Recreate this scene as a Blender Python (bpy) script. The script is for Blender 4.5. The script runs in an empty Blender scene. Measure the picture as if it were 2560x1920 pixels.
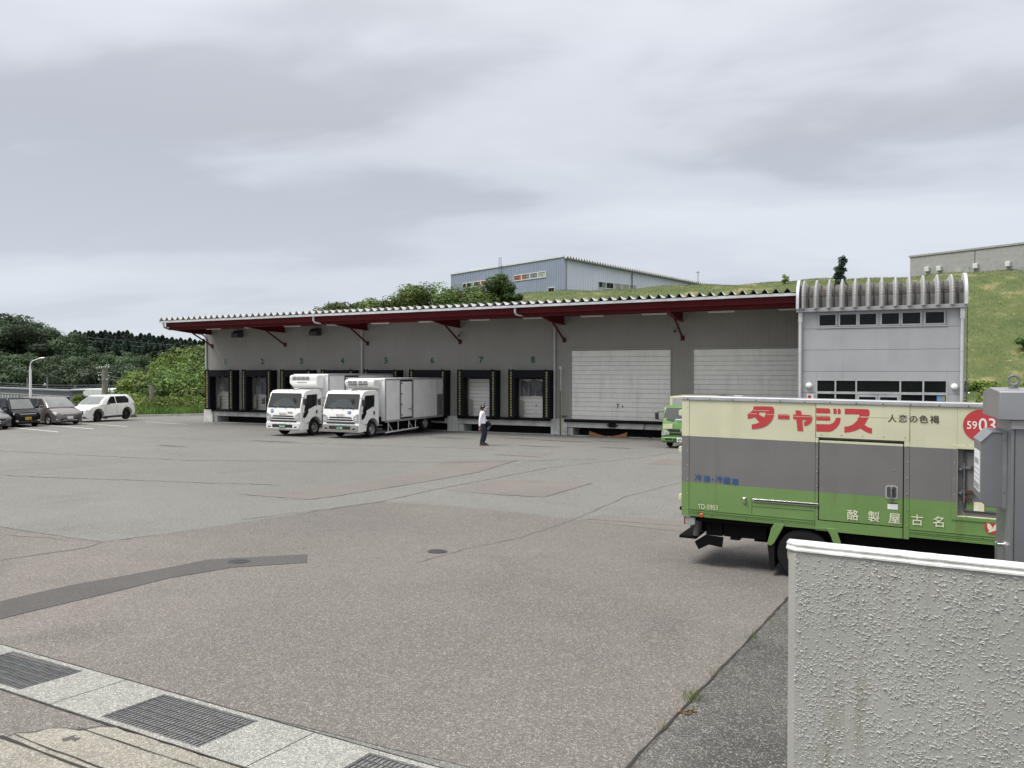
import bpy, bmesh, math, random
import numpy as np
from mathutils import Vector, Matrix, noise
random.seed(7)
R = math.radians
S = bpy.context.scene
COL = S.collection

# ------------------------------------------------------------------ camera, sky, sun, exposure
CAMZ = 3.45; YAW = R(24.7); PIT = math.atan(35/1950)
cd = bpy.data.cameras.new('camera'); cam = bpy.data.objects.new('camera', cd); COL.objects.link(cam)
cam.location = (0, 0, CAMZ); cam.rotation_euler = (R(90)-PIT, 0, YAW)
cd.sensor_width = 36; cd.lens = 1950/2560*36; cd.clip_start = .1; cd.clip_end = 4000
S.camera = cam
S.render.resolution_x = 1024; S.render.resolution_y = 768
SUN_EL, SUN_AZ = R(60), R(222)            # azimuth of the sun measured from +X towards +Y
W = bpy.data.worlds.new('World'); S.world = W; W.use_nodes = True
n = W.node_tree.nodes; l = W.node_tree.links
n.clear()
out = n.new('ShaderNodeOutputWorld'); bg = n.new('ShaderNodeBackground'); bg.inputs[1].default_value = .1
sky = n.new('ShaderNodeTexSky'); sky.sky_type = 'NISHITA'; sky.sun_disc = False
sky.sun_elevation = SUN_EL; sky.sun_rotation = R(90)-SUN_AZ
tc = n.new('ShaderNodeTexCoord'); sp = n.new('ShaderNodeSeparateXYZ'); l.new(tc.outputs['Generated'], sp.inputs[0])
def wm(op, a, b=None, c=None):
    m = n.new('ShaderNodeMath'); m.operation = op
    for i, v in enumerate((a, b, c)):
        if v is None: continue
        if isinstance(v, (int, float)): m.inputs[i].default_value = v
        else: l.new(v, m.inputs[i])
    return m.outputs[0]
zz = wm('MAXIMUM', sp.outputs[2], 0.0)
den = wm('ADD', zz, .16)
# turn so that the cloud streets run across the view
cx = wm('ADD', wm('MULTIPLY', sp.outputs[0], math.cos(R(14))), wm('MULTIPLY', sp.outputs[1], math.sin(R(14))))
cy = wm('ADD', wm('MULTIPLY', sp.outputs[0], -math.sin(R(14))), wm('MULTIPLY', sp.outputs[1], math.cos(R(14))))
cmb = n.new('ShaderNodeCombineXYZ')
l.new(wm('DIVIDE', cx, den), cmb.inputs[0]); l.new(wm('MULTIPLY', wm('DIVIDE', cy, den), 1.5), cmb.inputs[1])
def nz(scale, det, rough, dist, off):
    t = n.new('ShaderNodeTexNoise'); t.inputs['Scale'].default_value = scale; t.inputs['Detail'].default_value = det
    t.inputs['Roughness'].default_value = rough; t.inputs['Distortion'].default_value = dist
    mp = n.new('ShaderNodeMapping'); mp.inputs['Location'].default_value = off
    l.new(cmb.outputs[0], mp.inputs[0]); l.new(mp.outputs[0], t.inputs['Vector']); return t.outputs['Fac']
n1 = nz(.62, 4, .42, .25, (14.2, 6.6, 1)); n2 = nz(1.9, 5, .5, .4, (8.3, 2.2, 1))
nn = wm('ADD', wm('MULTIPLY', n1, .78), wm('MULTIPLY', n2, .22))
rp = n.new('ShaderNodeValToRGB'); l.new(nn, rp.inputs[0])
cr = rp.color_ramp; cr.interpolation = 'EASE'
cr.elements[0].position = .395; cr.elements[0].color = (.435, .45, .49, 1)
cr.elements[1].position = .62; cr.elements[1].color = (.68, .70, .745, 1)
e = cr.elements.new(.50); e.color = (.57, .59, .635, 1)
# hazy band low over the horizon
hz = n.new('ShaderNodeMix'); hz.data_type = 'RGBA'
hf = wm('SUBTRACT', 1.0, wm('MINIMUM', wm('MULTIPLY', zz, 3.6), 1.0))
l.new(wm('MULTIPLY', hf, .85), hz.inputs[0]); l.new(rp.outputs[0], hz.inputs[6]); hz.inputs[7].default_value = (.59, .64, .72, 1)
# an overcast sky is brighter towards the zenith
gain = wm('MULTIPLY', wm('ADD', 1.0, wm('MULTIPLY', wm('POWER', zz, 2.6), 2.6)), 5.0)
zn = n.new('ShaderNodeMix'); zn.data_type = 'RGBA'; l.new(wm('MINIMUM', wm('MULTIPLY', wm('MAXIMUM', wm('SUBTRACT', zz, .35), 0.0), 2.2), 1.0), zn.inputs[0]); l.new(hz.outputs[2], zn.inputs[6]); zn.inputs[7].default_value = (.665, .655, .635, 1)
sc = n.new('ShaderNodeVectorMath'); sc.operation = 'SCALE'
l.new(zn.outputs[2], sc.inputs[0]); l.new(gain, sc.inputs[3])
mx = n.new('ShaderNodeMix'); mx.data_type = 'RGBA'; mx.inputs[0].default_value = .93
l.new(sky.outputs[0], mx.inputs[6]); l.new(sc.outputs[0], mx.inputs[7])
l.new(mx.outputs[2], bg.inputs[0]); l.new(bg.outputs[0], out.inputs[0])
sd = bpy.data.lights.new('sun', 'SUN'); so = bpy.data.objects.new('sun', sd); COL.objects.link(so)
sd.energy = 1.5; sd.angle = R(24); sd.color = (1, .965, .92)
dv = Vector((math.cos(SUN_EL)*math.cos(SUN_AZ), math.cos(SUN_EL)*math.sin(SUN_AZ), math.sin(SUN_EL)))
so.rotation_euler = dv.to_track_quat('Z', 'Y').to_euler(); so.location = (0, 0, 60)
S.view_settings.view_transform = 'Standard'; S.view_settings.look = 'None'
S.view_settings.exposure = 1.16; S.view_settings.gamma = 1.0; S.view_settings.use_curve_mapping = False
S.render.engine = 'CYCLES'

# ------------------------------------------------------------------ helpers
cD0 = np.array([-math.sin(YAW), math.cos(YAW), 0]); cR = np.array([math.cos(YAW), math.sin(YAW), 0])
cD = cD0*math.cos(PIT)+np.array([0, 0, -math.sin(PIT)]); cU = np.cross(cR, cD)
def at(px, py, Z):                       # a point of the place seen at photo pixel (px, py), Z metres deep
    v = cD+cR*(px-1280)/1950+cU*(960-py)/1950
    return Vector(v*Z+np.array([0, 0, CAMZ]))
_PY = [-200, -10, 0, 4.2, 11.5, 16, 31, 38.6, 400]; _PZ = [3, 1.75, 1.14, .867, .4, .24, .2, 0, 0]
_sy = [-200, -60] + [float(v) for v in range(-10, 48)] + [120, 4000]
_sz = [float(np.mean(np.interp(np.linspace(v-1.2, v+1.2, 9), _PY, _PZ))) for v in _sy]
def gz(y): return float(np.interp(y, _sy, _sz))
def gdrop(x, y):                         # the yard ends in a bank on the far left
    if x > -44: return 0
    Z = -.418*x+.909*y
    t = min(max((Z-66)/9, 0), 1)
    return -3.6*t*t*(3-2*t)*min(1, (-44-x)/6)
def tag(o, label=None, cat=None, group=None, kind=None):
    if label: o['label'] = label
    if cat: o['category'] = cat
    if group: o['group'] = group
    if kind: o['kind'] = kind
    return o
def thing(name, label, cat, loc=(0, 0, 0), rz=0, group=None):
    o = bpy.data.objects.new(name, None); COL.objects.link(o)
    o.location = loc; o.rotation_euler = (0, 0, rz); o.empty_display_size = .2
    return tag(o, label, cat, group)
def wmat(o):
    M = Matrix.Translation(o.location) @ o.rotation_euler.to_matrix().to_4x4()
    return wmat(o.parent) @ M if o.parent else M
class MB:
    def __init__(s): s.v = []; s.f = []; s.m = []
    def add(s, vs, fs, m=0):
        b = len(s.v); s.v += [tuple(v) for v in vs]
        for f in fs: s.f.append(tuple(b+i for i in f)); s.m.append(m)
        return s
    def box(s, x0, x1, y0, y1, z0, z1, m=0):
        if x0 > x1: x0, x1 = x1, x0
        if y0 > y1: y0, y1 = y1, y0
        if z0 > z1: z0, z1 = z1, z0
        return s.add([(x0, y0, z0), (x1, y0, z0), (x1, y1, z0), (x0, y1, z0), (x0, y0, z1), (x1, y0, z1), (x1, y1, z1), (x0, y1, z1)],
                     [(0, 3, 2, 1), (4, 5, 6, 7), (0, 1, 5, 4), (1, 2, 6, 5), (2, 3, 7, 6), (3, 0, 4, 7)], m)
    def quad(s, a, b, c, d, m=0): return s.add([a, b, c, d], [(0, 1, 2, 3)], m)
    def tube(s, p, q, r, k=8, r2=None, m=0, cap=True):
        p = Vector(p); q = Vector(q); r2 = r if r2 is None else r2
        a = (q-p).normalized(); t = Vector((0, 0, 1)) if abs(a.z) < .9 else Vector((1, 0, 0))
        u = a.cross(t).normalized(); w = a.cross(u)
        vs = [p+(u*math.cos(2*math.pi*i/k)+w*math.sin(2*math.pi*i/k))*r for i in range(k)]
        vs += [q+(u*math.cos(2*math.pi*i/k)+w*math.sin(2*math.pi*i/k))*r2 for i in range(k)]
        fs = [(i, (i+1) % k, k+(i+1) % k, k+i) for i in range(k)]
        if cap: fs += [tuple(range(k))[::-1], tuple(range(k, 2*k))]
        return s.add(vs, fs, m)
    def path(s, pts, r, k=6, m=0):
        for a, b in zip(pts, pts[1:]): s.tube(a, b, r, k, m=m)
        return s
    def prism(s, poly, axis, a, b, m=0, mcap=None):          # poly in the two other axes, extruded along axis
        mk = {'x': lambda p, t: (t, p[0], p[1]), 'y': lambda p, t: (p[0], t, p[1]), 'z': lambda p, t: (p[0], p[1], t)}[axis]
        k = len(poly); vs = [mk(p, a) for p in poly]+[mk(p, b) for p in poly]
        s.add(vs, [(i, (i+1) % k, k+(i+1) % k, k+i) for i in range(k)], m)
        s.add(vs, [tuple(range(k))[::-1], tuple(range(k, 2*k))], m if mcap is None else mcap)
        return s
    def lathe(s, prof, c, axis='z', k=24, m=0, ang=2*math.pi):      # prof [(r, h)]
        c = Vector(c); full = abs(ang-2*math.pi) < 1e-6; kk = k if full else k+1
        def P(r, h, a):
            x, y = r*math.cos(a), r*math.sin(a)
            return c+Vector({'z': (x, y, h), 'x': (h, x, y), 'y': (x, h, y)}[axis])
        vs = [P(r, h, ang*i/k) for r, h in prof for i in range(kk)]
        fs = []
        for j in range(len(prof)-1):
            for i in range(k):
                i2 = (i+1) % kk
                fs.append((j*kk+i, j*kk+i2, (j+1)*kk+i2, (j+1)*kk+i))
        return s.add(vs, fs, m)
    def disc(s, c, r, axis='y', k=20, m=0):
        c = Vector(c)
        vs = [c+Vector({'z': (r*math.cos(t), r*math.sin(t), 0), 'x': (0, r*math.cos(t), r*math.sin(t)), 'y': (r*math.cos(t), 0, r*math.sin(t))}[axis]) for t in [2*math.pi*i/k for i in range(k)]]
        return s.add(vs, [tuple(range(k))], m)
    def build(s, name, mat, parent=None, world=False, smooth=False, bevel=0, bseg=2, kind=None, label=None, recalc=True, sharp=35):
        me = bpy.data.meshes.new(name)
        v = s.v
        if world and parent is not None:
            M = wmat(parent).inverted(); v = [tuple(M @ Vector(p)) for p in v]
        me.from_pydata(v, [], s.f)
        for mt in (mat if isinstance(mat, (list, tuple)) else [mat]): me.materials.append(mt)
        if any(s.m): me.polygons.foreach_set('material_index', s.m)
        if recalc and len(s.f) < 60000:
            b = bmesh.new(); b.from_mesh(me)
            if smooth or bevel: bmesh.ops.remove_doubles(b, verts=b.verts, dist=1e-5)
            bmesh.ops.recalc_face_normals(b, faces=b.faces); b.to_mesh(me); b.free()
        if smooth:
            me.polygons.foreach_set('use_smooth', [True]*len(me.polygons))
            me.set_sharp_from_angle(angle=R(sharp))
        o = bpy.data.objects.new(name, me); COL.objects.link(o); o.parent = parent
        if bevel:
            bm = o.modifiers.new('bevel', 'BEVEL'); bm.width = bevel; bm.segments = bseg; bm.limit_method = 'ANGLE'; bm.angle_limit = R(28)
            me.polygons.foreach_set('use_smooth', [True]*len(me.polygons))
            wn = o.modifiers.new('wn', 'WEIGHTED_NORMAL'); wn.keep_sharp = True
        if kind: o['kind'] = kind
        if label: o['label'] = label
        return o
def dup(o, parent=None, **kw):
    c = o.copy(); COL.objects.link(c); c.parent = parent
    for k, v in kw.items():
        if k == 'loc': c.location = v
        elif k == 'rz': c.rotation_euler = (0, 0, v)
        else: c[k] = v
    for ch in list(o.children): dup(ch, c)
    return c
def text_mesh(txt, name, mat, parent, M, size, bold=0.0, ext=.0, sx=1, font=None, align='CENTER'):
    cu = bpy.data.curves.new(name, 'FONT'); cu.body = txt; cu.size = size; cu.align_x = align; cu.align_y = 'CENTER'
    cu.offset = bold; cu.extrude = ext; cu.resolution_u = 3
    t = bpy.data.objects.new(name, cu); COL.objects.link(t)
    dg = bpy.context.evaluated_depsgraph_get(); me = bpy.data.meshes.new_from_object(t.evaluated_get(dg))
    bpy.data.objects.remove(t); me.name = name
    me.transform(M @ Matrix.Diagonal((sx, 1, 1, 1))); me.materials.clear(); me.materials.append(mat)
    o = bpy.data.objects.new(name, me); COL.objects.link(o); o.parent = parent; return o
def spline_mesh(loops, name, mat, parent, M):       # flat lettering with holes, from outlines
    cu = bpy.data.curves.new(name, 'CURVE'); cu.dimensions = '2D'; cu.fill_mode = 'BOTH'
    for lp in loops:
        s = cu.splines.new('POLY'); s.points.add(len(lp)-1); s.use_cyclic_u = True
        for p, q in zip(s.points, lp): p.co = (q[0], q[1], 0, 1)
    t = bpy.data.objects.new(name, cu); COL.objects.link(t)
    dg = bpy.context.evaluated_depsgraph_get(); me = bpy.data.meshes.new_from_object(t.evaluated_get(dg))
    bpy.data.objects.remove(t); me.name = name; me.transform(M); me.materials.clear(); me.materials.append(mat)
    o = bpy.data.objects.new(name, me); COL.objects.link(o); o.parent = parent; return o

# ------------------------------------------------------------------ materials
def mat(name, col, rough=.6, metal=0, col2=None, vs=3.0, vdet=4, vlo=.35, vhi=.65, bump=0, bs=40, spec=.5, coat=0, emis=None,
        streak=None, alpha=None, coords='Object', speck=None):
    m = bpy.data.materials.new(name); m.use_nodes = True; nt = m.node_tree; N = nt.nodes; L = nt.links
    b = N['Principled BSDF']; b.inputs['Base Color'].default_value = (*col, 1); b.inputs['Roughness'].default_value = rough
    b.inputs['Metallic'].default_value = metal; b.inputs['Specular IOR Level'].default_value = spec
    if coat: b.inputs['Coat Weight'].default_value = coat; b.inputs['Coat Roughness'].default_value = .05
    tcn = N.new('ShaderNodeTexCoord'); src = tcn.outputs[coords]; cur = None
    def ntex(scale, det=4, rgh=.55, mp=None):
        t = N.new('ShaderNodeTexNoise'); t.inputs['Scale'].default_value = scale; t.inputs['Detail'].default_value = det; t.inputs['Roughness'].default_value = rgh
        if mp:
            q = N.new('ShaderNodeMapping'); q.inputs['Scale'].default_value = mp; L.new(src, q.inputs[0]); L.new(q.outputs[0], t.inputs['Vector'])
        else: L.new(src, t.inputs['Vector'])
        return t.outputs['Fac']
    def ramp(f, lo, hi, c1=(0, 0, 0), c2=(1, 1, 1)):
        r = N.new('ShaderNodeValToRGB'); L.new(f, r.inputs[0]); r.color_ramp.elements[0].position = lo; r.color_ramp.elements[1].position = hi
        r.color_ramp.elements[0].color = (*c1, 1); r.color_ramp.elements[1].color = (*c2, 1); return r.outputs[0]
    def mix(f, a, c):
        x = N.new('ShaderNodeMix'); x.data_type = 'RGBA'
        if isinstance(f, float): x.inputs[0].default_value = f
        else: L.new(f, x.inputs[0])
        for i, q in ((6, a), (7, c)):
            if isinstance(q, tuple): x.inputs[i].default_value = (*q, 1)
            else: L.new(q, x.inputs[i])
        return x.outputs[2]
    if col2 is None: col2 = tuple(c*.86 for c in col)
    cur = ramp(ntex(vs, vdet), vlo, vhi, col2, col)
    if streak:                                  # (colour, amount, scale): vertical rain streaks
        f = ramp(ntex(streak[2], 4, .6, (1, 1, .06)), .52, .75)
        g = ramp(ntex(1.3, 3), .4, .65)
        mm = N.new('ShaderNodeMath'); mm.operation = 'MULTIPLY'; L.new(f, mm.inputs[0]); L.new(g, mm.inputs[1])
        m2 = N.new('ShaderNodeMath'); m2.operation = 'MULTIPLY'; L.new(mm.outputs[0], m2.inputs[0]); m2.inputs[1].default_value = streak[1]
        cur = mix(m2.outputs[0], cur, streak[0])
    if speck:                                   # [(colour, scale, lo, hi)]
        for c, s_, lo, hi in speck:
            cur = mix(ramp(ntex(s_, 2, .5), lo, hi), cur, c)
    L.new(cur, b.inputs['Base Color'])
    if bump:
        bn = N.new('ShaderNodeBump'); bn.inputs['Strength'].default_value = min(bump, 1); bn.inputs['Distance'].default_value = .01*max(1, bump)
        L.new(ntex(bs, 4), bn.inputs['Height']); L.new(bn.outputs[0], b.inputs['Normal'])
    if emis: b.inputs['Emission Color'].default_value = (*emis[:3], 1); b.inputs['Emission Strength'].default_value = emis[3]
    return m
def leafmat(name, c1, c2, c3, wn=None):
    m = bpy.data.materials.new(name); m.use_nodes = True; N = m.node_tree.nodes; L = m.node_tree.links
    b = N['Principled BSDF']; b.inputs['Roughness'].default_value = .6; b.inputs['Specular IOR Level'].default_value = .3
    g = N.new('ShaderNodeNewGeometry'); r = N.new('ShaderNodeValToRGB'); L.new(g.outputs['Random Per Island'], r.inputs[0])
    r.color_ramp.elements[0].color = (*c1, 1); r.color_ramp.elements[1].color = (*c3, 1); e = r.color_ramp.elements.new(.5); e.color = (*c2, 1)
    t = N.new('ShaderNodeTexNoise'); t.inputs['Scale'].default_value = wn or .55; t.inputs['Detail'].default_value = 3
    tcn = N.new('ShaderNodeTexCoord'); L.new(g.outputs['Position'] if wn else tcn.outputs['Object'], t.inputs['Vector'])
    oi = N.new('ShaderNodeObjectInfo')
    hs = N.new('ShaderNodeHueSaturation'); L.new(r.outputs[0], hs.inputs['Color'])
    mr = N.new('ShaderNodeMapRange'); L.new(t.outputs[0], mr.inputs[0]); mr.inputs[1].default_value = .3; mr.inputs[2].default_value = .7; mr.inputs[3].default_value = .5 if wn else .72; mr.inputs[4].default_value = 1.55 if wn else 1.3
    mr2 = N.new('ShaderNodeMapRange'); L.new(oi.outputs['Random'], mr2.inputs[0]); mr2.inputs[3].default_value = .62 if wn else .8; mr2.inputs[4].default_value = 1.4 if wn else 1.22
    mu = N.new('ShaderNodeMath'); mu.operation = 'MULTIPLY'; L.new(mr.outputs[0], mu.inputs[0]); L.new(mr2.outputs[0], mu.inputs[1]); L.new(mu.outputs[0], hs.inputs['Value'])
    mr3 = N.new('ShaderNodeMapRange'); L.new(oi.outputs['Random'], mr3.inputs[0]); mr3.inputs[3].default_value = .485; mr3.inputs[4].default_value = .515; L.new(mr3.outputs[0], hs.inputs['Hue'])
    L.new(hs.outputs[0], b.inputs['Base Color'])
    tr = N.new('ShaderNodeBsdfTranslucent'); L.new(hs.outputs[0], tr.inputs[0]); ms = N.new('ShaderNodeMixShader'); ms.inputs[0].default_value = .25
    L.new(b.outputs[0], ms.inputs[1]); L.new(tr.outputs[0], ms.inputs[2]); L.new(ms.outputs[0], N['Material Output'].inputs[0])
    return m
def asphalt(name, base, base2, stone, sd=(.03, .03, .03), big=.12, bump=.5, stonelo=.80):
    m = bpy.data.materials.new(name); m.use_nodes = True; N = m.node_tree.nodes; L = m.node_tree.links
    b = N['Principled BSDF']; b.inputs['Roughness'].default_value = .92; b.inputs['Specular IOR Level'].default_value = .25
    tcn = N.new('ShaderNodeTexCoord'); src = tcn.outputs['Object']
    def nt(s, d=4, r=.55, w=0):
        t = N.new('ShaderNodeTexNoise'); t.inputs['Scale'].default_value = s; t.inputs['Detail'].default_value = d; t.inputs['Roughness'].default_value = r; t.inputs['Distortion'].default_value = w
        L.new(src, t.inputs['Vector']); return t.outputs['Fac']
    def rp(f, lo, hi, a, c):
        r = N.new('ShaderNodeValToRGB'); L.new(f, r.inputs[0]); r.color_ramp.elements[0].position = lo; r.color_ramp.elements[1].position = hi
        r.color_ramp.elements[0].color = (*a, 1); r.color_ramp.elements[1].color = (*c, 1); return r.outputs[0]
    def mx(f, a, c):
        x = N.new('ShaderNodeMix'); x.data_type = 'RGBA'; L.new(f, x.inputs[0])
        for i, q in ((6, a), (7, c)):
            if isinstance(q, tuple): x.inputs[i].default_value = (*q, 1)
            else: L.new(q, x.inputs[i])
        return x.outputs[2]
    K = (0, 0, 0); H = (1, 1, 1)
    c = rp(nt(big, 5, .6, .3), .36, .66, base2, base)
    c = mx(rp(nt(.9, 5, .6, .4), .48, .72, K, (.5,)*3), c, tuple(v*.74 for v in base))
    c = mx(rp(nt(.35, 5, .6, .8), .56, .72, K, (.55,)*3), c, tuple(v*.80 for v in base2))
    c = mx(rp(nt(2.6, 5, .65), .60, .78, K, (.5,)*3), c, tuple(v*1.22 for v in base))
    c = mx(rp(nt(9, 3), .5, .8, K, (.45,)*3), c, tuple(v*.84 for v in base))
    vo = N.new('ShaderNodeTexVoronoi'); vo.inputs["Scale"].default_value = 135; L.new(src, vo.inputs['Vector'])
    sv = N.new('ShaderNodeSeparateColor'); L.new(vo.outputs['Color'], sv.inputs[0])
    c = mx(rp(sv.outputs[0], stonelo, 1.0, K, (.75,)*3), c, stone)
    c = mx(rp(sv.outputs[1], .62, .9, K, (.42,)*3), c, sd)
    vo2 = N.new('ShaderNodeTexVoronoi'); vo2.inputs["Scale"].default_value = 52; L.new(src, vo2.inputs['Vector'])
    sv2 = N.new('ShaderNodeSeparateColor'); L.new(vo2.outputs['Color'], sv2.inputs[0])
    c = mx(rp(sv2.outputs[0], .86, .99, K, (.25,)*3), c, stone)
    c = mx(rp(sv2.outputs[1], .7, .95, K, (.25,)*3), c, sd)
    L.new(c, b.inputs['Base Color'])
    bn = N.new('ShaderNodeBump'); bn.inputs['Strength'].default_value = bump; bn.inputs['Distance'].default_value = .006
    L.new(sv.outputs[2], bn.inputs['Height']); L.new(bn.outputs[0], b.inputs['Normal'])
    return m
M = {}
M['asphalt'] = asphalt('asphalt_old', (.176, .172, .158), (.134, .132, .122), (.42, .41, .39), (.055, .055, .05), .07)
M['asphalt_pink'] = asphalt('asphalt_warm', (.168, .151, .137), (.110, .102, .094), (.44, .42, .39), (.045, .042, .038), .11)
M['asphalt_patch'] = asphalt('asphalt_patch', (.162, .148, .136), (.140, .129, .119), (.30, .27, .25), (.09, .08, .075), .3, .3)
M['asphalt_trench'] = asphalt('asphalt_trench', (.085, .078, .075), (.070, .065, .062), (.15, .14, .135), (.045, .045, .042), .5, .25, .7)
M['asphalt_dark'] = asphalt('asphalt_dark', (.105, .102, .094), (.048, .048, .044), (.44, .43, .40), (.02, .02, .02), .55, .9)
M['concrete_agg'] = asphalt('exposed_aggregate', (.275, .273, .252), (.20, .198, .182), (.60, .60, .55), (.07, .07, .06), .8, .9, .50)
M['concrete_beige'] = asphalt('beige_aggregate', (.285, .268, .23), (.17, .158, .135), (.50, .48, .43), (.08, .065, .045), 1.2, .9, .50)
M['oil'] = asphalt('oil_stain', (.085, .080, .072), (.12, .114, .103), (.30, .29, .27), (.03, .03, .028), 3, .4, .85)
M['crack'] = mat('crack_fill', (.10, .096, .088), .95)
M['joint'] = mat('joint_dark', (.03, .028, .025), .95)
M['concrete'] = mat('concrete', (.46, .46, .44), .85, col2=(.33, .33, .31), vs=2.2, bump=.3, bs=60, streak=((.15, .14, .12), .6, 3))
M['concrete_white'] = mat('painted_concrete', (.60, .60, .58), .8, col2=(.42, .42, .40), vs=1.5, bump=.15, bs=30, streak=((.20, .19, .17), .6, 4))
M['void'] = mat('shaded_concrete', (.03, .03, .03), .95, spec=.1)  # concrete blackened so the colour carries the shade of the recesses
M['siding'] = mat('grey_siding', (.295, .288, .262), .6, col2=(.262, .256, .234), vs=.5, streak=((.2, .2, .18), .35, 2.0))
M['panel_grey'] = mat('grey_wall_panel', (.345, .352, .358), .55, col2=(.31, .316, .322), vs=.8, streak=((.22, .22, .22), .4, 2.5))
M['door_white'] = mat('door_panel_white', (.82, .81, .765), .5, col2=(.74, .73, .69), vs=2.0, streak=((.34, .33, .29), .4, 5))
M['door_dirty'] = mat('door_panel_worn', (.60, .59, .55), .55, col2=(.48, .47, .44), vs=1.5, streak=((.25, .24, .2), .5, 5))
M['jamb'] = mat('jamb', (.32, .315, .27), .6)
M['black_pad'] = mat('black_vinyl', (.009, .009, .013), .75, spec=.2, col2=(.005, .006, .008), vs=5, bump=.4, bs=9)
M['black_rubber'] = mat('black_rubber', (.009, .009, .009), .9, spec=.2)
M['yellow_strip'] = mat('faded_yellow', (.36, .32, .10), .7, col2=(.20, .18, .08), vs=8)
M['curtain'] = mat('grey_sheet', (.16, .165, .175), .4, col2=(.09, .095, .105), vs=6, bump=.6, bs=5)
M['red'] = mat('red_steel', (.125, .007, .010), .6, spec=.25, col2=(.095, .006, .008), vs=2)
M['gutter'] = mat('gutter_metal', (.56, .58, .60), .45, col2=(.42, .43, .44), vs=1.5, streak=((.25, .25, .25), .6, 5))
M['roof'] = mat('folded_roof', (.55, .55, .53), .45, col2=(.48, .48, .46), vs=1.5)
M['roofdark'] = mat('roof_closure', (.02, .02, .02), .9)
M['annex_roof'] = mat('weathered_roof', (.15, .147, .14), .7, spec=.2, col2=(.085, .08, .074), vs=2.5, streak=((.06, .055, .05), .9, 7))
M['roof_rib'] = mat('roof_rib', (.34, .345, .34), .55, col2=(.31, .31, .305), vs=3, streak=((.15, .14, .13), .6, 9))
M['roof_stain'] = mat('roof_stain', (.035, .032, .028), .9, spec=.1, col2=(.075, .07, .064), vs=6)
M['pipe'] = mat('downpipe', (.50, .51, .53), .5)
M['alu'] = mat('aluminium', (.55, .56, .57), .35, .6, col2=(.45, .46, .47))
M['alu_dull'] = mat('dull_aluminium', (.36, .36, .365), .55, .3)
M['steel'] = mat('stainless_steel', (.36, .36, .375), .42, .75, col2=(.31, .31, .325), vs=6)
M['steel_grey'] = mat('grey_steel_sheet', (.20, .205, .215), .40, .35, col2=(.18, .184, .194), vs=2)
M['chrome'] = mat('chrome', (.7, .7, .7), .15, 1)
M['galv'] = mat('galvanised', (.20, .205, .21), .55, .4, col2=(.13, .135, .14), vs=14)
M['iron'] = mat('cast_iron', (.075, .075, .08), .7, .3, bump=.5, bs=60)
M['glass_dark'] = mat('dark_glass', (.006, .008, .008), .08, spec=.16, col2=(.008, .01, .01))
M['glass_cab'] = mat('cab_glass', (.05, .066, .066), .06, spec=.6, col2=(.028, .038, .038), vs=1.1, vlo=.3, vhi=.7)
M['glass_car'] = mat('windscreen_glass', (.17, .185, .185), .12, spec=.5, col2=(.12, .13, .13), vs=1.2)  # pale sky reflection put into the base colour
M['globe'] = mat('lamp_globe', (.82, .82, .80), .3)
M['white_paint'] = mat('white_paint', (.80, .80, .79), .3, coat=.5, col2=(.76, .76, .75))
M['white_worn'] = mat('worn_white', (.70, .70, .69), .45, col2=(.60, .60, .58), vs=3, streak=((.35, .33, .3), .4, 6))
M['box_white'] = mat('box_panel_white', (.74, .74, .74), .4, col2=(.66, .66, .66), vs=1.2, streak=((.42, .41, .39), .35, 4))
M['box_bluewhite'] = mat('box_panel_cool', (.70, .75, .78), .35, col2=(.64, .69, .73))
M['plastic_black'] = mat('black_plastic', (.02, .02, .02), .5)
M['tyre'] = mat('tyre', (.014, .014, .014), .9, spec=.2, bump=.3, bs=30)
M['under'] = mat('chassis_black', (.006, .006, .006), .9, spec=.1)
M['rim'] = mat('rim_silver', (.42, .42, .42), .4, .7)
M['rim_cream'] = mat('rim_cream', (.48, .42, .30), .5)
M['rim_black'] = mat('rim_black', (.02, .02, .02), .3, .3)
M['green'] = mat('green_paint', (.143, .245, .080), .45, coat=.15, col2=(.125, .225, .064), vs=2, streak=((.10, .10, .035), .7, 6))
M['green_cab'] = mat('bright_green_paint', (.115, .25, .065), .35, coat=.3)
M['cream'] = mat('cream_paint', (.58, .57, .40), .45, coat=.1, col2=(.53, .52, .365), vs=2, streak=((.42, .40, .26), .4, 4))
M['greyband'] = mat('grey_paint', (.158, .155, .151), .5, coat=.1, col2=(.140, .138, .134), streak=((.10, .095, .085), .35, 6), vs=1.5)
M['logo_red'] = mat('logo_red', (.47, .040, .045), .5, col2=(.42, .04, .045), vs=10)
M['logo_brown'] = mat('letter_brown', (.055, .022, .018), .6)
M['logo_blue'] = mat('letter_blue', (.025, .085, .22), .6)
M['letter_cream'] = mat('letter_cream', (.66, .66, .50), .6)
M['white_letter'] = mat('letter_white', (.80, .78, .76), .6)
M['sign_green'] = mat('digit_green', (.01, .065, .045), .6)
M['sign_pale'] = mat('digit_plate', (.30, .36, .325), .6)
M['paper'] = mat('paper_label', (.72, .71, .66), .6, col2=(.62, .58, .40), vs=9)
M['paper_clean'] = mat('paper_white', (.74, .75, .77), .5)
M['orange'] = mat('orange_marker', (.42, .085, .02), .3)
M['red_lens'] = mat('red_lens', (.30, .03, .015), .25, spec=.8)
M['rust'] = mat('rust', (.09, .035, .018), .9, col2=(.05, .025, .015), vs=20)
M['stucco'] = mat('stucco_grey', (.35, .35, .325), .85, spec=.2, col2=(.30, .30, .28), vs=1.2, bump=.35, bs=70, streak=((.17, .155, .085), .95, 9))
M['stucco_blob'] = mat('stucco_blob', (.43, .43, .40), .8, spec=.2, col2=(.38, .38, .355), vs=3)
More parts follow.
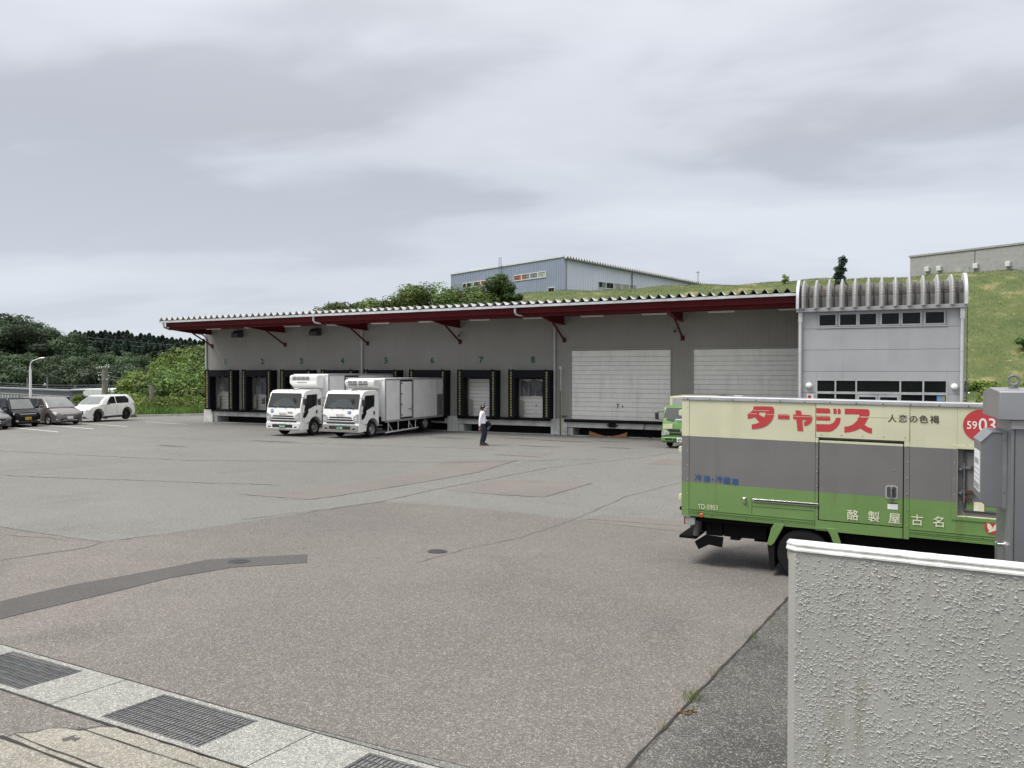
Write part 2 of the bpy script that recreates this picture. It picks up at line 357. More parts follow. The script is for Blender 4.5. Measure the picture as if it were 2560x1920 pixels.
M['cap_white'] = mat('white_cap', (.70, .70, .685), .75, spec=.2, col2=(.52, .52, .49), vs=7, bump=.3, bs=40, streak=((.30, .29, .25), .5, 12))
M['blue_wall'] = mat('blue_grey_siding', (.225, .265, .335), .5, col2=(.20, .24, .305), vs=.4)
M['blue_wall_lit'] = mat('lit_blue_siding', (.58, .615, .72), .5, col2=(.54, .575, .68), vs=.4)  # raised above the left face; its brighter light is put into the colour
M['far_grey'] = mat('far_grey_panel', (.30, .30, .29), .6)
M['far_white'] = mat('far_white', (.55, .58, .56), .6)
M['far_yellow'] = mat('far_yellow', (.50, .52, .30), .6)
M['far_blue'] = mat('far_blue', (.10, .27, .55), .6)
M['far_slate'] = mat('far_slate', (.16, .18, .20), .6)
M['window_pale'] = mat('pale_window', (.36, .38, .33), .3, col2=(.22, .24, .21), vs=1.5)
M['curtain_orange'] = mat('orange_curtain', (.28, .09, .045), .6, col2=(.15, .06, .04), vs=1.5)
M['car_black'] = mat('black_car_paint', (.004, .004, .006), .3, spec=.18, coat=.12)
M['car_brown'] = mat('taupe_car_paint', (.135, .115, .105), .3, .3, coat=.8)
M['car_silver'] = mat('grey_car_paint', (.09, .09, .092), .3, .3, coat=.8)
M['car_white'] = mat('pearl_white_paint', (.84, .84, .83), .25, coat=1)
M['lamp_clear'] = mat('headlamp', (.55, .57, .58), .12, .3, spec=.9, col2=(.30, .31, .32), vs=12)
M['plate_white'] = mat('plate_white', (.75, .75, .73), .5)
M['plate_yellow'] = mat('plate_yellow', (.62, .36, .02), .5)
M['plate_green'] = mat('plate_green', (.02, .12, .08), .5)
M['wood'] = mat('timber', (.27, .13, .05), .8)
M['pole_conc'] = mat('pole_concrete', (.20, .185, .16), .8)
M['skin'] = mat('skin', (.46, .25, .17), .55)
M['shirt'] = mat('white_shirt', (.72, .70, .80), .8, bump=.4, bs=25)
M['trousers'] = mat('navy_trousers', (.016, .018, .036), .85, bump=.4, bs=25)
M['shoe'] = mat('brown_shoe', (.055, .02, .015), .5)
M['cap_navy'] = mat('navy_cap', (.012, .013, .022), .8)
M['hair'] = mat('hair_black', (.01, .009, .008), .7)
M['cloth_black'] = mat('black_cloth', (.01, .01, .013), .9)
M['bark'] = mat('bark', (.09, .07, .05), .9, bump=.5, bs=12)
M['soil_grass'] = mat('grass_ground', (.100, .120, .035), .95, col2=(.052, .078, .020), vs=.5, vdet=8, bump=2.5, bs=5,
                      speck=[((.22, .185, .09), .5, .565, .71), ((.20, .175, .085), 2.3, .62, .84), ((.05, .09, .018), 1.1, .58, .75)])
M['forest_floor'] = mat('forest_floor', (.03, .05, .015), .95, col2=(.02, .03, .01))
M['leaf_bright'] = leafmat('leaf_bright', (.060, .105, .016), (.115, .175, .030), (.195, .26, .055), .5)
M['leaf_mid'] = leafmat('leaf_mid', (.036, .064, .012), (.068, .106, .02), (.120, .168, .036), .5)
M['leaf_hill'] = leafmat('leaf_hill', (.022, .055, .010), (.045, .095, .02), (.085, .15, .03))
M['leaf_dark'] = leafmat('leaf_dark', (.022, .044, .020), (.040, .070, .031), (.070, .105, .046), .16)  # distance haze put into the colour: brighter and bluer
M['leaf_conifer'] = leafmat('leaf_conifer', (.018, .038, .027), (.030, .055, .037), (.048, .078, .050), .3)  # conifer green lightened and blued to carry distance haze
M['grass_blade'] = leafmat('grass_blade', (.058, .084, .020), (.095, .122, .034), (.16, .165, .065))
M['grass_dry'] = leafmat('grass_dry', (.10, .115, .035), (.15, .145, .055), (.25, .21, .10))
M['weed'] = leafmat('weed', (.07, .13, .025), (.12, .19, .04), (.19, .25, .07))
M['dead_leaf'] = leafmat('dead_leaf', (.15, .10, .045), (.26, .19, .10), (.40, .33, .20))

# ------------------------------------------------------------------ ground
def grid_ground():
    xs = sorted(set([-2500, -900, -500, -350, -260, -200, -160, -130, -110] + list(range(-100, -43, 2)) + list(range(-43, 30, 12)) + [60, 120, 400, 2500]))
    ys = sorted(set([v for v in _sy if v < 48] + [50, 53, 56, 60, 65, 70, 80, 90, 110, 140, 200, 300, 500, 1000, 3500]))
    m = MB(); vs = []; 
    for y in ys:
        for x in xs: vs.append((x, y, gz(y)+gdrop(x, y)))
    k = len(xs); fs = [(j*k+i, j*k+i+1, (j+1)*k+i+1, (j+1)*k+i) for j in range(len(ys)-1) for i in range(k-1)]
    m.add(vs, fs); return m
g = grid_ground().build('ground', M['asphalt'], smooth=True); tag(g, kind='structure')
def sheet(name, poly, mt, off, jit=0, seed=0, dens=.5):
    """a thin surface following the ground: polygon cut at the ground's bends"""
    rnd = random.Random(seed); pts = []
    for a, b in zip(poly, poly[1:]+poly[:1]):
        a = Vector(a[:2]); b = Vector(b[:2]); k = max(1, int((b-a).length/dens))
        nv = (b-a).normalized(); nv = Vector((-nv.y, nv.x))
        for i in range(k): pts.append(a+(b-a)*i/k+(nv*rnd.uniform(-jit, jit) if i else Vector((0, 0))))
    bm = bmesh.new(); f = bm.faces.new([bm.verts.new((p.x, p.y, 0)) for p in pts])
    lo = min(p.y for p in pts); hi = max(p.y for p in pts)
    bmesh.ops.triangulate(bm, faces=bm.faces[:])
    for yy in _sy:
        if lo < yy < hi:
            bmesh.ops.bisect_plane(bm, geom=bm.verts[:]+bm.edges[:]+bm.faces[:], plane_co=(0, yy, 0), plane_no=(0, 1, 0))
    for v in bm.verts: v.co.z = gz(v.co.y)+gdrop(v.co.x, v.co.y)+off
    bmesh.ops.recalc_face_normals(bm, faces=bm.faces)
    for f in bm.faces:
        if f.normal.z < 0: f.normal_flip()
    me = bpy.data.meshes.new(name); bm.to_mesh(me); bm.free(); me.materials.append(mt)
    o = bpy.data.objects.new(name, me); COL.objects.link(o); o['kind'] = 'structure'; return o
def crack(name, pts, w, off=.009, seed=0, jit=.03):
    rnd = random.Random(seed); P = []
    for a, b in zip(pts, pts[1:]):
        a = Vector(a); b = Vector(b); k = max(1, int((b-a).length/.18))
        nv = (b-a).normalized(); nv = Vector((-nv.y, nv.x))
        for i in range(k): P.append(a+(b-a)*i/k+nv*rnd.uniform(-jit, jit))
    P.append(Vector(pts[-1])); L_, R_ = [], []
    for i, p in enumerate(P):
        d = (P[min(i+1, len(P)-1)]-P[max(i-1, 0)]).normalized(); nv = Vector((-d.y, d.x)); ww = w*rnd.uniform(.35, 1.2)/2
        L_.append(p+nv*ww); R_.append(p-nv*ww)
    vs = [(q.x, q.y, gz(q.y)+off) for q in L_]+[(q.x, q.y, gz(q.y)+off) for q in R_]; k = len(P)
    m = MB().add(vs, [(i, i+1, k+i+1, k+i) for i in range(k-1)])
    return tag(m.build(name, M['crack' if name == 'seam_crack' and seed != 1 else 'joint'], recalc=False), kind='structure')
# warmer, newer surface of the near yard
sheet('repaved_yard', [(-30, 4.78), (-30, 9.2), (-14.6, 9.09), (-11.68, 8.95), (-11.52, 10.17), (-11.37, 12.23), (-10.8, 15.81), (-8.93, 16.04), (-5.72, 15.73), (-3.3, 15.9), (20, 16.6), (20, 15), (-.9, 11.6), (-1.47, 4.46)], M['asphalt_pink'], .004, .02, 1)
sheet('asphalt_patch', [(-14.35, 15.15), (-12.49, 15.21), (-11.64, 19.26), (-11.21, 21.95), (-11.57, 25.5), (-13.65, 24.52), (-13.0, 20.33), (-13.6, 17.2)], M['asphalt_patch'], .004, .05, 2)
sheet('asphalt_patch', [(-10.29, 18.15), (-9.96, 20.81), (-7.19, 21.09), (-7.48, 18.21), (-8.75, 18.04)], M['asphalt_patch'], .004, .03, 3)
sheet('asphalt_patch', [(-5.56, 15.5), (-5.4, 16.45), (-4.21, 16.54), (-1.6, 16.5), (-1.6, 15.36), (-3.38, 15.26)], M['asphalt_patch'], .008, .03, 4)
sheet('asphalt_patch', [(-13.05, 26.74), (-11.14, 26.71), (-11.25, 28.4), (-12.95, 27.78)], M['asphalt_patch'], .004, .03, 5)
sheet('asphalt_patch', [(-7.0, 26.3), (-4.6, 26.4), (-4.5, 28.0), (-6.9, 28.1)], M['asphalt_patch'], .004, .03, 15)
sheet('trench_patch', [(-9.15, 4.95), (-9.11, 5.67), (-9.2, 6.62), (-9.11, 7.72), (-9.09, 8.76), (-8.14, 9.9), (-7.7, 9.35), (-8.36, 8.5), (-8.53, 7.52), (-8.44, 6.55), (-8.4, 5.66), (-8.37, 5.21), (-8.4, 4.9)], M['asphalt_trench'], .009, .015, 6, .35)
sheet('dark_roadside', [(-1.53, 2.2), (-1.47, 4.46), (-.96, 10.88), (-.9, 11.6), (20, 15), (20, 2.2)], M['asphalt_dark'], .004, .008, 7)
crack('seam_crack', [(-1.53, 3.3), (-1.44, 5.01), (-.96, 10.88), (-.9, 11.6)], 0.026, .013, 1, .006)
crack('seam_crack', [(-30, 9.2), (-14.59, 9.09), (-12.99, 8.99), (-11.68, 8.95)], 0.028, .009, 2)
crack('seam_crack', [(-11.48, 7.15), (-11.43, 8.51), (-11.68, 8.95), (-11.52, 10.17), (-11.37, 12.23), (-10.8, 15.81)], 0.025, .009, 3, .02)
crack('seam_crack', [(-11.46, 5.0), (-11.48, 7.15)], 0.022, .009, 13, .02)
crack('seam_crack', [(-11.72, 12.15), (-10.76, 15.76), (-10.68, 17.66), (-9.65, 23.81), (-7.64, 28.37), (-6.0, 34)], 0.033, .009, 4)
crack('seam_crack', [(-6.3, 10.17), (-6.25, 11.64), (-5.88, 13.13), (-5.72, 15.73), (-5.65, 19.07), (-4.92, 22.42), (-3.5, 28)], 0.019, .009, 5)
crack('seam_crack', [(-5.72, 15.73), (-3.3, 15.9), (1, 16.1)], 0.028, .013, 6)
crack('seam_crack', [(-14.6, 15.15), (-12.49, 15.2), (-11.64, 19.26), (-11.21, 21.95), (-11.5, 25.5)], 0.033, .009, 8, .03)
crack('seam_crack', [(-8.75, 18.04), (-7.48, 18.2), (-7.19, 21.09)], 0.033, .009, 9, .02)
crack('seam_crack', [(-36, 19.2), (-22, 20.4), (-13, 23.9), (-9, 27)], 0.050, .009, 10, .08)
crack('seam_crack', [(-34, 13), (-22, 15.2), (-15, 17.0)], 0.050, .009, 11, .08)
crack('seam_crack', [(-40, 26), (-26, 27.0), (-14, 28.6)], 0.055, .009, 12, .1)
crack('seam_crack', [(-13.05, 26.74), (-11.14, 26.71)], 0.044, .009, 14, .02)
crack('seam_crack', [(-18.5, 7.6), (-14.8, 8.3), (-12.0, 8.9)], 0.019, .009, 16, .05)
for i, (x0, y0, x1, y1) in enumerate([(-43.6, 28.0, -38.6, 27.1), (-43.8, 30.2, -38.8, 29.3), (-44, 32.5, -39.0, 31.6), (-43.0, 36.2, -38.4, 35.4)]):   # painted bays
    d = Vector((x1-x0, y1-y0)).normalized(); nv = Vector((-d.y, d.x))*.06
    sheet('bay_marking', [(x0-nv.x, y0-nv.y), (x1-nv.x, y1-nv.y), (x1+nv.x, y1+nv.y), (x0+nv.x, y0+nv.y)], M['white_worn'], .008, 0, i, 5)
for i, (x, y, a, b) in enumerate([(-15.6, 34.6, .9, .22), (-13.2, 34.2, 1.3, .25), (-11.2, 35.2, .8, .2), (-18.6, 33.2, 1.1, .2), (-9.6, 31.5, .7, .16), (-24.5, 27.6, 1.2, .2), (-12.8, 30.6, .9, .16), (-27.0, 24.0, .8, .2)]):
    pts = [(x+a*math.cos(t)*(1+.3*math.sin(3*t+i)), y+b*math.sin(t)*(1+.3*math.cos(2*t+i))) for t in [6.283*q/14 for q in range(14)]]
    sheet('oil_stain', pts, M['oil'], .006, .01, i, .3)
# manhole covers
for i, (x, y, lb) in enumerate([(-8.60, 8.88, 'round iron manhole cover set in the dark asphalt trench patch'), (-6.53, 11.22, 'round iron manhole cover alone in the pale yard, right of the trench patch')]):
    t = thing('manhole_cover', lb, 'manhole cover', (x, y, gz(y)+.010), 0, 'manhole covers in the yard')
    sl = (gz(y+.4)-gz(y-.4))/.8; t.rotation_euler = (math.atan(sl), 0, 0)
    MB().lathe([(.165, -.004), (.165, .006), (.15, .006), (.15, .002)], (0, 0, 0)).build('frame', M['iron'], t)
    m = MB().lathe([(.145, -.003), (.145, .007), (.0, .007)], (0, 0, 0))
    for a in range(-3, 4):
        w = math.sqrt(.13**2-(a*.037)**2); m.box(-w, w, a*.037-.006, a*.037+.006, .006, .011)
    m.build('cover', M['iron'], t)
# ------------------------------------------------------------------ drain channel
DA = R(-3.3); du = Vector((math.cos(DA), math.sin(DA))); dn = Vector((-du.y, du.x))
D0 = Vector((-5.68, 3.90))              # near side, at a joint
def dp(s, w, z): q = D0+du*s+dn*w; return (q.x, q.y, gz(q.y)+z)
dr = thing('drain_channel', 'pale exposed-aggregate drain channel crossing the yard entrance', 'drain', (-5.68, 3.9, 0))
blk = 2.06
for k in range(-3, 6):
    s0 = k*blk; g0 = s0+.54; g1 = g0+1.03
    # one cast block: pieces round the grate opening, 12 mm joints
    m = MB(); a, b = s0+.006, s0+blk-.006
    def slab(sa, sb, wa, wb, z0=-.25, z1=.012):
        m.add([dp(sa, wa, z0), dp(sb, wa, z0), dp(sb, wb, z0), dp(sa, wb, z0), dp(sa, wa, z1), dp(sb, wa, z1), dp(sb, wb, z1), dp(sa, wb, z1)],
              [(0, 3, 2, 1), (4, 5, 6, 7), (0, 1, 5, 4), (1, 2, 6, 5), (2, 3, 7, 6), (3, 0, 4, 7)])
    slab(a, g0, 0, .64); slab(g1, b, 0, .64); slab(g0, g1, 0, .05); slab(g0, g1, .59, .64); 
    m.build('concrete_block', M['concrete_agg'], dr, world=True)
    m = MB(); slab(g0-.01, g1+.01, .04, .60, -.30, -.251); m.build('pit_floor', M['void'], dr, world=True)  # pit floor coloured dark to imitate the shade below the grate
    if k in (-3, 5): continue
    t = thing('drain_grate', ['steel grating in the drain, cut off by the left edge of the photo', 'steel grating in the drain, the complete one in the middle beside the beige slabs', 'steel grating in the drain, cut off by the bottom of the photo', 'steel grating further along the drain'][min(max(k+1, 0), 3)] if k >= -1 else 'steel grating further along the drain, left of the photo', 'grating', dp(g0, .05, 0), DA, 'steel gratings of the drain channel')
    m = MB(); q = 27
    def bar(sa, sb, wa, wb, z0, z1): 
        m.add([dp(sa, wa, z0), dp(sb, wa, z0), dp(sb, wb, z0), dp(sa, wb, z0), dp(sa, wa, z1), dp(sb, wa, z1), dp(sb, wb, z1), dp(sa, wb, z1)],
              [(0, 3, 2, 1), (4, 5, 6, 7), (0, 1, 5, 4), (1, 2, 6, 5), (2, 3, 7, 6), (3, 0, 4, 7)])
    e0, e1 = g0+.008, g1-.008
    bar(e0, e1, .056, .064, -.04, .010); bar(e0, e1, .576, .584, -.04, .010); bar(e0, e0+.008, .065, .575, -.04, .010); bar(e1-.008, e1, .065, .575, -.04, .010)
    m.build('grate_frame', M['galv'], t, world=True); m = MB()
    for i in range(1, q):
        s_ = e0+(e1-e0)*i/q; bar(s_-.0035, s_+.0035, .066, .574, -.016, .008)
    m.build('bearing_bars', M['galv'], t, world=True)
    for j in range(1, 6):
        m = MB(); w = .056+.528*j/6; bar(e0+.01, e1-.01, w-.003, w+.003, -.004, .0105); m.build('cross_bar', M['galv'], t, world=True)
sheet('old_roadside', [(-30, 2.0), (-30, 5.31), (-5.68, 3.88), (20, 2.4), (20, 2.0)], M['asphalt_pink'], .003, .0, 8)
# beige concrete remains beyond the drain
m = sheet('beige_concrete', [(-5.60, 2.6), (-5.45, 3.30), (-5.36, 3.36), (-5.37, 3.44), (-5.28, 3.52), (-5.26, 3.60), (-5.16, 3.66), (-5.04, 3.68), (-4.98, 3.80), (-4.88, 3.835), (-3.0, 3.735), (-1.6, 3.66), (-1.5, 2.6)], M['concrete_beige'], .010, .012, 9, .12)
crack('slab_slot', [(-5.1, 3.70), (-4.0, 3.645), (-1.6, 3.52)], .012, .016, 20, .003)
crack('slab_slot', [(-5.42, 3.36), (-4.98, 3.33), (-4.4, 3.30), (-1.6, 3.15)], .030, .016, 21, .004)
crack('slab_slot', [(-5.36, 3.42), (-4.9, 3.385), (-1.6, 3.20)], .012, .016, 22, .004)
crack('slab_edge', [(-5.45, 3.30), (-5.36, 3.36), (-5.37, 3.44), (-5.28, 3.52), (-5.26, 3.60), (-5.16, 3.66), (-5.04, 3.68), (-4.98, 3.80), (-4.88, 3.835)], .014, .015, 23, .004)
crack('slab_edge', [(-4.88, 3.842), (-3.0, 3.742), (-1.6, 3.665)], .016, .015, 24, .004)
crack('drain_edge', [tuple(dp(-7, .655, 0)[:2]), tuple(dp(9, .655, 0)[:2])], .022, .009, 25, .004)
crack('drain_edge', [tuple(dp(-7, -.012, 0)[:2]), tuple(dp(9, -.012, 0)[:2])], .022, .009, 26, .004)
sheet('mud_patch', [(-5.02, 3.53), (-4.97, 3.50), (-4.95, 3.55), (-4.90, 3.54), (-4.92, 3.60), (-4.97, 3.58), (-5.0, 3.62)], M['asphalt_trench'], .012, .008, 5, .04)
# kerb at the far edge of the yard
kb = MB(); KP = [(-58.5, 28), (-56.5, 35.2), (-52.6, 38.0), (-49.2, 40.7), (-46.2, 44.2), (-42.5, 47.6)]
for a, b in zip(KP, KP[1:]):
    a = Vector(a); b = Vector(b); d = (b-a).normalized(); nv = Vector((-d.y, d.x))*.1
    vs = []
    for z in (0, 1):
        for p, s_ in ((a, -1), (b, -1), (b, 1), (a, 1)):
            q = p+nv*s_; vs.append((q.x, q.y, gz(q.y)+(.13 if z else -.1)))
    kb.add(vs, [(0, 3, 2, 1), (4, 5, 6, 7), (0, 1, 5, 4), (1, 2, 6, 5), (2, 3, 7, 6), (3, 0, 4, 7)])
tag(kb.build('kerb', M['concrete']), kind='structure')

# ------------------------------------------------------------------ vegetation builders
def leaf_arrays(blobs, nleaf, size, rng, shell=.55, flat=.5):
    bl = np.array(blobs, float); vol = bl[:, 3]*bl[:, 4]+bl[:, 4]*bl[:, 5]+bl[:, 3]*bl[:, 5]
    idx = rng.choice(len(bl), nleaf, p=vol/vol.sum()); d = rng.normal(size=(nleaf, 3)); d /= np.linalg.norm(d, axis=1)[:, None]
    # break the outline into clumps
    rad = shell+(1-shell)*rng.random(nleaf)**.5
    rad *= 1+.16*np.sin(d[:, 0]*7+idx)*np.sin(d[:, 1]*6+idx*2)+.10*np.sin(d[:, 2]*11+idx)
    c = bl[idx, :3]+d*bl[idx, 3:6]*rad[:, None]
    nrm = d*flat+rng.normal(size=(nleaf, 3))*(.6 if flat < .9 else .34); nrm[:, 2] += (.45 if flat < .9 else .2); nrm /= np.linalg.norm(nrm, axis=1)[:, None]
    t = np.cross(nrm, rng.normal(size=(nleaf, 3))); t /= np.linalg.norm(t, axis=1)[:, None]; b = np.cross(nrm, t)
    s = size*(.55+.9*rng.random(nleaf))[:, None]
    v = np.stack([c-t*s*.5, c+b*s*.32+nrm*s*.08, c+t*s*.55, c-b*s*.32+nrm*s*.08], 1)
    return v.reshape(-1, 3)
def quads_mesh(name, v, mt):
    k = len(v)//4; me = bpy.data.meshes.new(name); me.vertices.add(len(v)); me.vertices.foreach_set('co', v.astype(np.float32).ravel())
    me.loops.add(k*4); me.loops.foreach_set('vertex_index', np.arange(k*4, dtype=np.int32))
    me.polygons.add(k); me.polygons.foreach_set('loop_start', np.arange(0, k*4, 4, dtype=np.int32)); me.polygons.foreach_set('loop_total', np.full(k, 4, dtype=np.int32))
    me.update(calc_edges=True); me.validate(); me.materials.append(mt); return me
def mesh_obj(name, me, parent=None, loc=(0, 0, 0)):
    o = bpy.data.objects.new(name, me); COL.objects.link(o); o.parent = parent; o.location = loc; return o
def blobs_round(rng, h, w, n, base=.25):
    B = []
    for i in range(n):
        a = rng.random()*6.283; r = w*.5*math.sqrt(rng.random())*.78; z = h*(base+(1-base)*rng.random()**.8)*.88
        k = 1-.55*max(0, (z/h-.55)/.45); s = w*(.15+.14*rng.random()); z = min(z, h-s*.72)
        B.append((r*k*math.cos(a), r*k*math.sin(a), z, s, s, s*.75))
    return B
def trunk(mb, h, r, rng, branches=5, top=.75):
    p = Vector((0, 0, -.3)); k = 5
    for i in range(k):
        q = Vector((rng.normal()*.02*h, rng.normal()*.02*h, h*top*(i+1)/k)); mb.tube(p, q, r*(1-i/k*.75), 6, r*(1-(i+1)/k*.75)); p = q
    for i in range(branches):
        z = h*(.25+.5*rng.random()); a = rng.random()*6.283; L_ = h*.3
        mb.tube((0, 0, z), (math.cos(a)*L_, math.sin(a)*L_, z+h*.16), r*.4, 5, r*.08)
def make_tree(name, label, cat, loc, h, w, mt, nleaf, size, seed, group=None, base=.22, nb=16, tr=True):
    rng = np.random.default_rng(seed); t = thing(name, label, cat, loc, rng.random()*6, group)
    me = quads_mesh('crown', leaf_arrays(blobs_round(rng, h, w, nb, base), nleaf, size, rng, .6, .95), mt); mesh_obj('crown', me, t)
    if tr:
        m = MB(); trunk(m, h, h*.022+.03, rng); m.build('trunk', M['bark'], t)
    return t
def conifer_mesh(h, w, nleaf, size, rng):
    z = h*(.12+.88*rng.random(nleaf)**.8); r = (1-z/h)**.55*w*.42*(.45+.6*rng.random(nleaf))*(1+.22*np.sin(z*3.1)); a = rng.random(nleaf)*6.283
    r *= 1+.2*np.sin(a*5+z)
    c = np.stack([r*np.cos(a), r*np.sin(a), z-r*.25], 1); t = np.stack([np.cos(a), np.sin(a), -.4+.2*rng.normal(size=nleaf)], 1); t /= np.linalg.norm(t, axis=1)[:, None]
    b = np.cross(t, rng.normal(size=(nleaf, 3))); b /= np.linalg.norm(b, axis=1)[:, None]; s = size*(.6+.8*rng.random(nleaf))[:, None]
    return np.stack([c-t*s*.5, c+b*s*.3, c+t*s*.6, c-b*s*.3], 1).reshape(-1, 3)
def blades(name, pts, h, w, rng, mt):      # pts Nx3
    k = len(pts); a = rng.random(k)*6.283; hh = h*(.5+rng.random(k)); d = np.stack([np.cos(a), np.sin(a), np.zeros(k)], 1)
    ln = rng.normal(size=(k, 3))*.35; ln[:, 2] = 1; up = ln*hh[:, None]
    v = np.stack([pts-d*w, pts+d*w, pts+d*w*.35+up*.75, pts+up-d*w*.1], 1).reshape(-1, 3)
    return quads_mesh(name, v, mt)

# ------------------------------------------------------------------ grass hill behind the depot
def sst(t): t = min(max(t, 0), 1); return t*t*(3-2*t)
def hillz(x, y):
    t = (y-50.5)/24.5
    if t <= 0: f = 0
    elif t < 1: f = t-.035*math.sin(2*math.pi*t)
    else: f = 1+min((y-75)/300, .05)
    f = max(0, f) if t < .93 else (f if t > 1.07 else f-.012*(1-abs(t-1)/.07))
    H = 11.65-1.5*sst((-36-x)/14)
    fl = sst((x+78)/20)
    return H*f*fl+.10*math.sin(x*.5+y*.3)*f+.06*math.sin(x*1.3-y*.9)*f-.05
hx = [-80+i*1.3 for i in range(108)]; hy = [50.4+i*.75 for i in range(40)]+[82, 88, 95, 105, 120, 150, 200]
hm = MB(); k = len(hx)
hm.add([(x, y, hillz(x, y)) for y in hy for x in hx], [(j*k+i, j*k+i+1, (j+1)*k+i+1, (j+1)*k+i) for j in range(len(hy)-1) for i in range(k-1)])
tag(hm.build('grass_hill', M['soil_grass'], smooth=True), kind='structure')
rng = np.random.default_rng(3)
N_ = 110000
xs = rng.uniform(-40, 24, N_); ys = 51+rng.beta(1.2, 1.0, N_)*25.5
P_ = np.array([(a, b, hillz(a, b)) for a, b in zip(xs, ys)])
sel = np.array([noise.noise(Vector((a*.22, b*.35, 3))) for a, b in zip(xs, ys)])
o = mesh_obj('hill_grass', blades('hill_grass', P_[sel <= .12], .085, .012, rng, M['grass_blade'])); tag(o, 'green grass growing over the bank behind the depot', 'grass', kind='stuff')
o = mesh_obj('dry_grass', blades('dry_grass', P_[sel > .12][::1], .075, .013, rng, M['grass_dry'])); tag(o, 'dry straw-coloured grass patches on the bank behind the depot', 'grass', kind='stuff')
# leafy ground cover at the foot of the bank on the right
B_ = [(rng.uniform(2.5, 16), rng.uniform(51, 56.5), 0, 0, 0, 0) for _ in range(60)]
B_ = [(x, y, hillz(x, y)+.15, rng.uniform(.4, .9), rng.uniform(.4, .9), rng.uniform(.25, .5)) for x, y, *_ in B_]
o = mesh_obj('ground_cover', quads_mesh('ground_cover', leaf_arrays(B_, 16000, .17, rng), M['leaf_bright'])); tag(o, 'leafy green ground cover at the foot of the bank right of the depot', 'ground cover', kind='stuff')
make_tree('shrub', 'small dark shrub low on the bank right of the depot', 'shrub', (9.6, 61, hillz(9.6, 61)), 1.0, 2.0, M['leaf_hill'], 1800, .16, 77, base=.1, nb=8, tr=False)
def on_hill(px, Y):     # x at photo column px and world distance Y
    v = cD+cR*(px-1280)/1950; return v[0]*Y/v[1]
HB = [  # px, Y, height, width, label
 (840, 66, 2.2, 4.5, 'low green bush top just showing over the roof, furthest left'),
 (940, 66, 3.0, 4.4, 'green bush behind the roof between the low bush and the big clump'),
 (902, 66, 2.0, 2.4, 'tiny bush top peeping over the roof between two bushes'),
 (1045, 67, 4.4, 6.0, 'tall pale-green bush at the left end of the clump on the bank'),
 (1010, 66, 3.0, 4.5, 'lower bush leaning at the left foot of the clump on the bank'),
 (1110, 69, 4.6, 6.0, 'rounded bush in the middle of the clump on the bank'),
 (1165, 69, 4.2, 6.0, 'bright spreading bush in the clump left of the round tree'),
 (1210, 70, 3.3, 5.0, 'low dark bush at the right end of the clump, below the round tree')]
for i, (px, Y, h, w, lb) in enumerate(HB):
    x = on_hill(px, Y)
    ztop = {0: 10.5, 1: 10.8, 2: 10.2, 3: 12.1, 4: 11.0, 5: 12.1, 6: 12.1, 7: 11.4}[i]
    make_tree('bush', lb, 'bush', (x, Y, ztop-h), h, w, M['leaf_mid'], 5200, .22, 100+i, 'bushes on the bank behind the roof', base=.1, nb=14)
x = on_hill(1248, 71); make_tree('round_tree', 'round dark-green tree in front of the blue-grey building', 'tree', (x, 71, 13.35-4.3), 4.3, 3.3, M['leaf_hill'], 7000, .19, 120, base=.2, nb=14)
x = on_hill(1283, 71); make_tree('bush', 'small dark bush at the right foot of the round tree', 'bush', (x, 71, 11.4-1.8), 1.8, 1.8, M['leaf_hill'], 2500, .19, 121, 'bushes on the bank behind the roof', base=.1, nb=7)
x = on_hill(1960, 74); make_tree('sapling', 'tiny bright sapling on the crest of the grass bank', 'tree', (x, 74, hillz(x, 74)-.1), 1.1, .8, M['leaf_bright'], 420, .12, 122, base=.35, nb=6)
rg = np.random.default_rng(5); x = on_hill(2101, 70)
t = thing('slim_tree', 'slim dark upright tree behind the curved roof of the office', 'tree', (x, 70, hillz(x, 70)-.1))
B_ = [(rg.normal()*(.30-.006*i), rg.normal()*.25, .5+i*.082, .38-.006*i, .38-.006*i, .20) for i in range(33)]
mesh_obj('crown', quads_mesh('crown', leaf_arrays(B_, 4200, .14, rg, .4, .8), M['leaf_conifer']), t); MB().tube((0, 0, -.2), (0, 0, 3.0), .06, 6, .02).build('trunk', M['bark'], t)

# ------------------------------------------------------------------ far left: wooded hill
def fz(Z, px):          # wooded slope height
    return -3.6+7.2*sst((Z-120)/190)
fm = MB(); pxs = list(range(-900, 1000, 60)); Zs = [112, 135, 160, 190, 220, 260, 300, 340, 400, 500]; vs = []
for Z in Zs:
    for px in pxs:
        p = at(px, 925, Z); vs.append((p.x, p.y, fz(Z, px)-.3))
k = len(pxs); fm.add(vs, [(j*k+i, j*k+i+1, (j+1)*k+i+1, (j+1)*k+i) for j in range(len(Zs)-1) for i in range(k-1)])
tag(fm.build('wooded_slope', M['forest_floor'], smooth=True), kind='structure')
CR = []
for s_ in range(5):
    rg = np.random.default_rng(200+s_)
    CR.append(quads_mesh('crown', leaf_arrays(blobs_round(rg, 1.0, .92, 15, .10), 5200, .045, rg, .70, 1.2), M['leaf_dark']))
CF = []
for s_ in range(4):
    rg = np.random.default_rng(230+s_); CF.append(quads_mesh('crown', conifer_mesh(1.0, .46, 2200, .055, rg), M['leaf_conifer']))
TK = MB().tube((0, 0, -.05), (0, 0, .85), .016, 6, .005).build('trunk', M['bark']); TKM = TK.data; bpy.data.objects.remove(TK)
def far_tree(px, ytop, Z, h, kind, label, group, i):
    p = at(px, ytop, Z); t = thing('conifer' if kind == 'c' else 'broadleaf_tree', label, 'tree', (p.x, p.y, p.z-h), random.random()*6, group)
    c = mesh_obj('crown', (CF if kind == 'c' else CR)[i % (4 if kind == 'c' else 5)], t); c.scale = (h, h, h)
    q = mesh_obj('trunk', TKM, t); q.scale = (h, h, h); return t
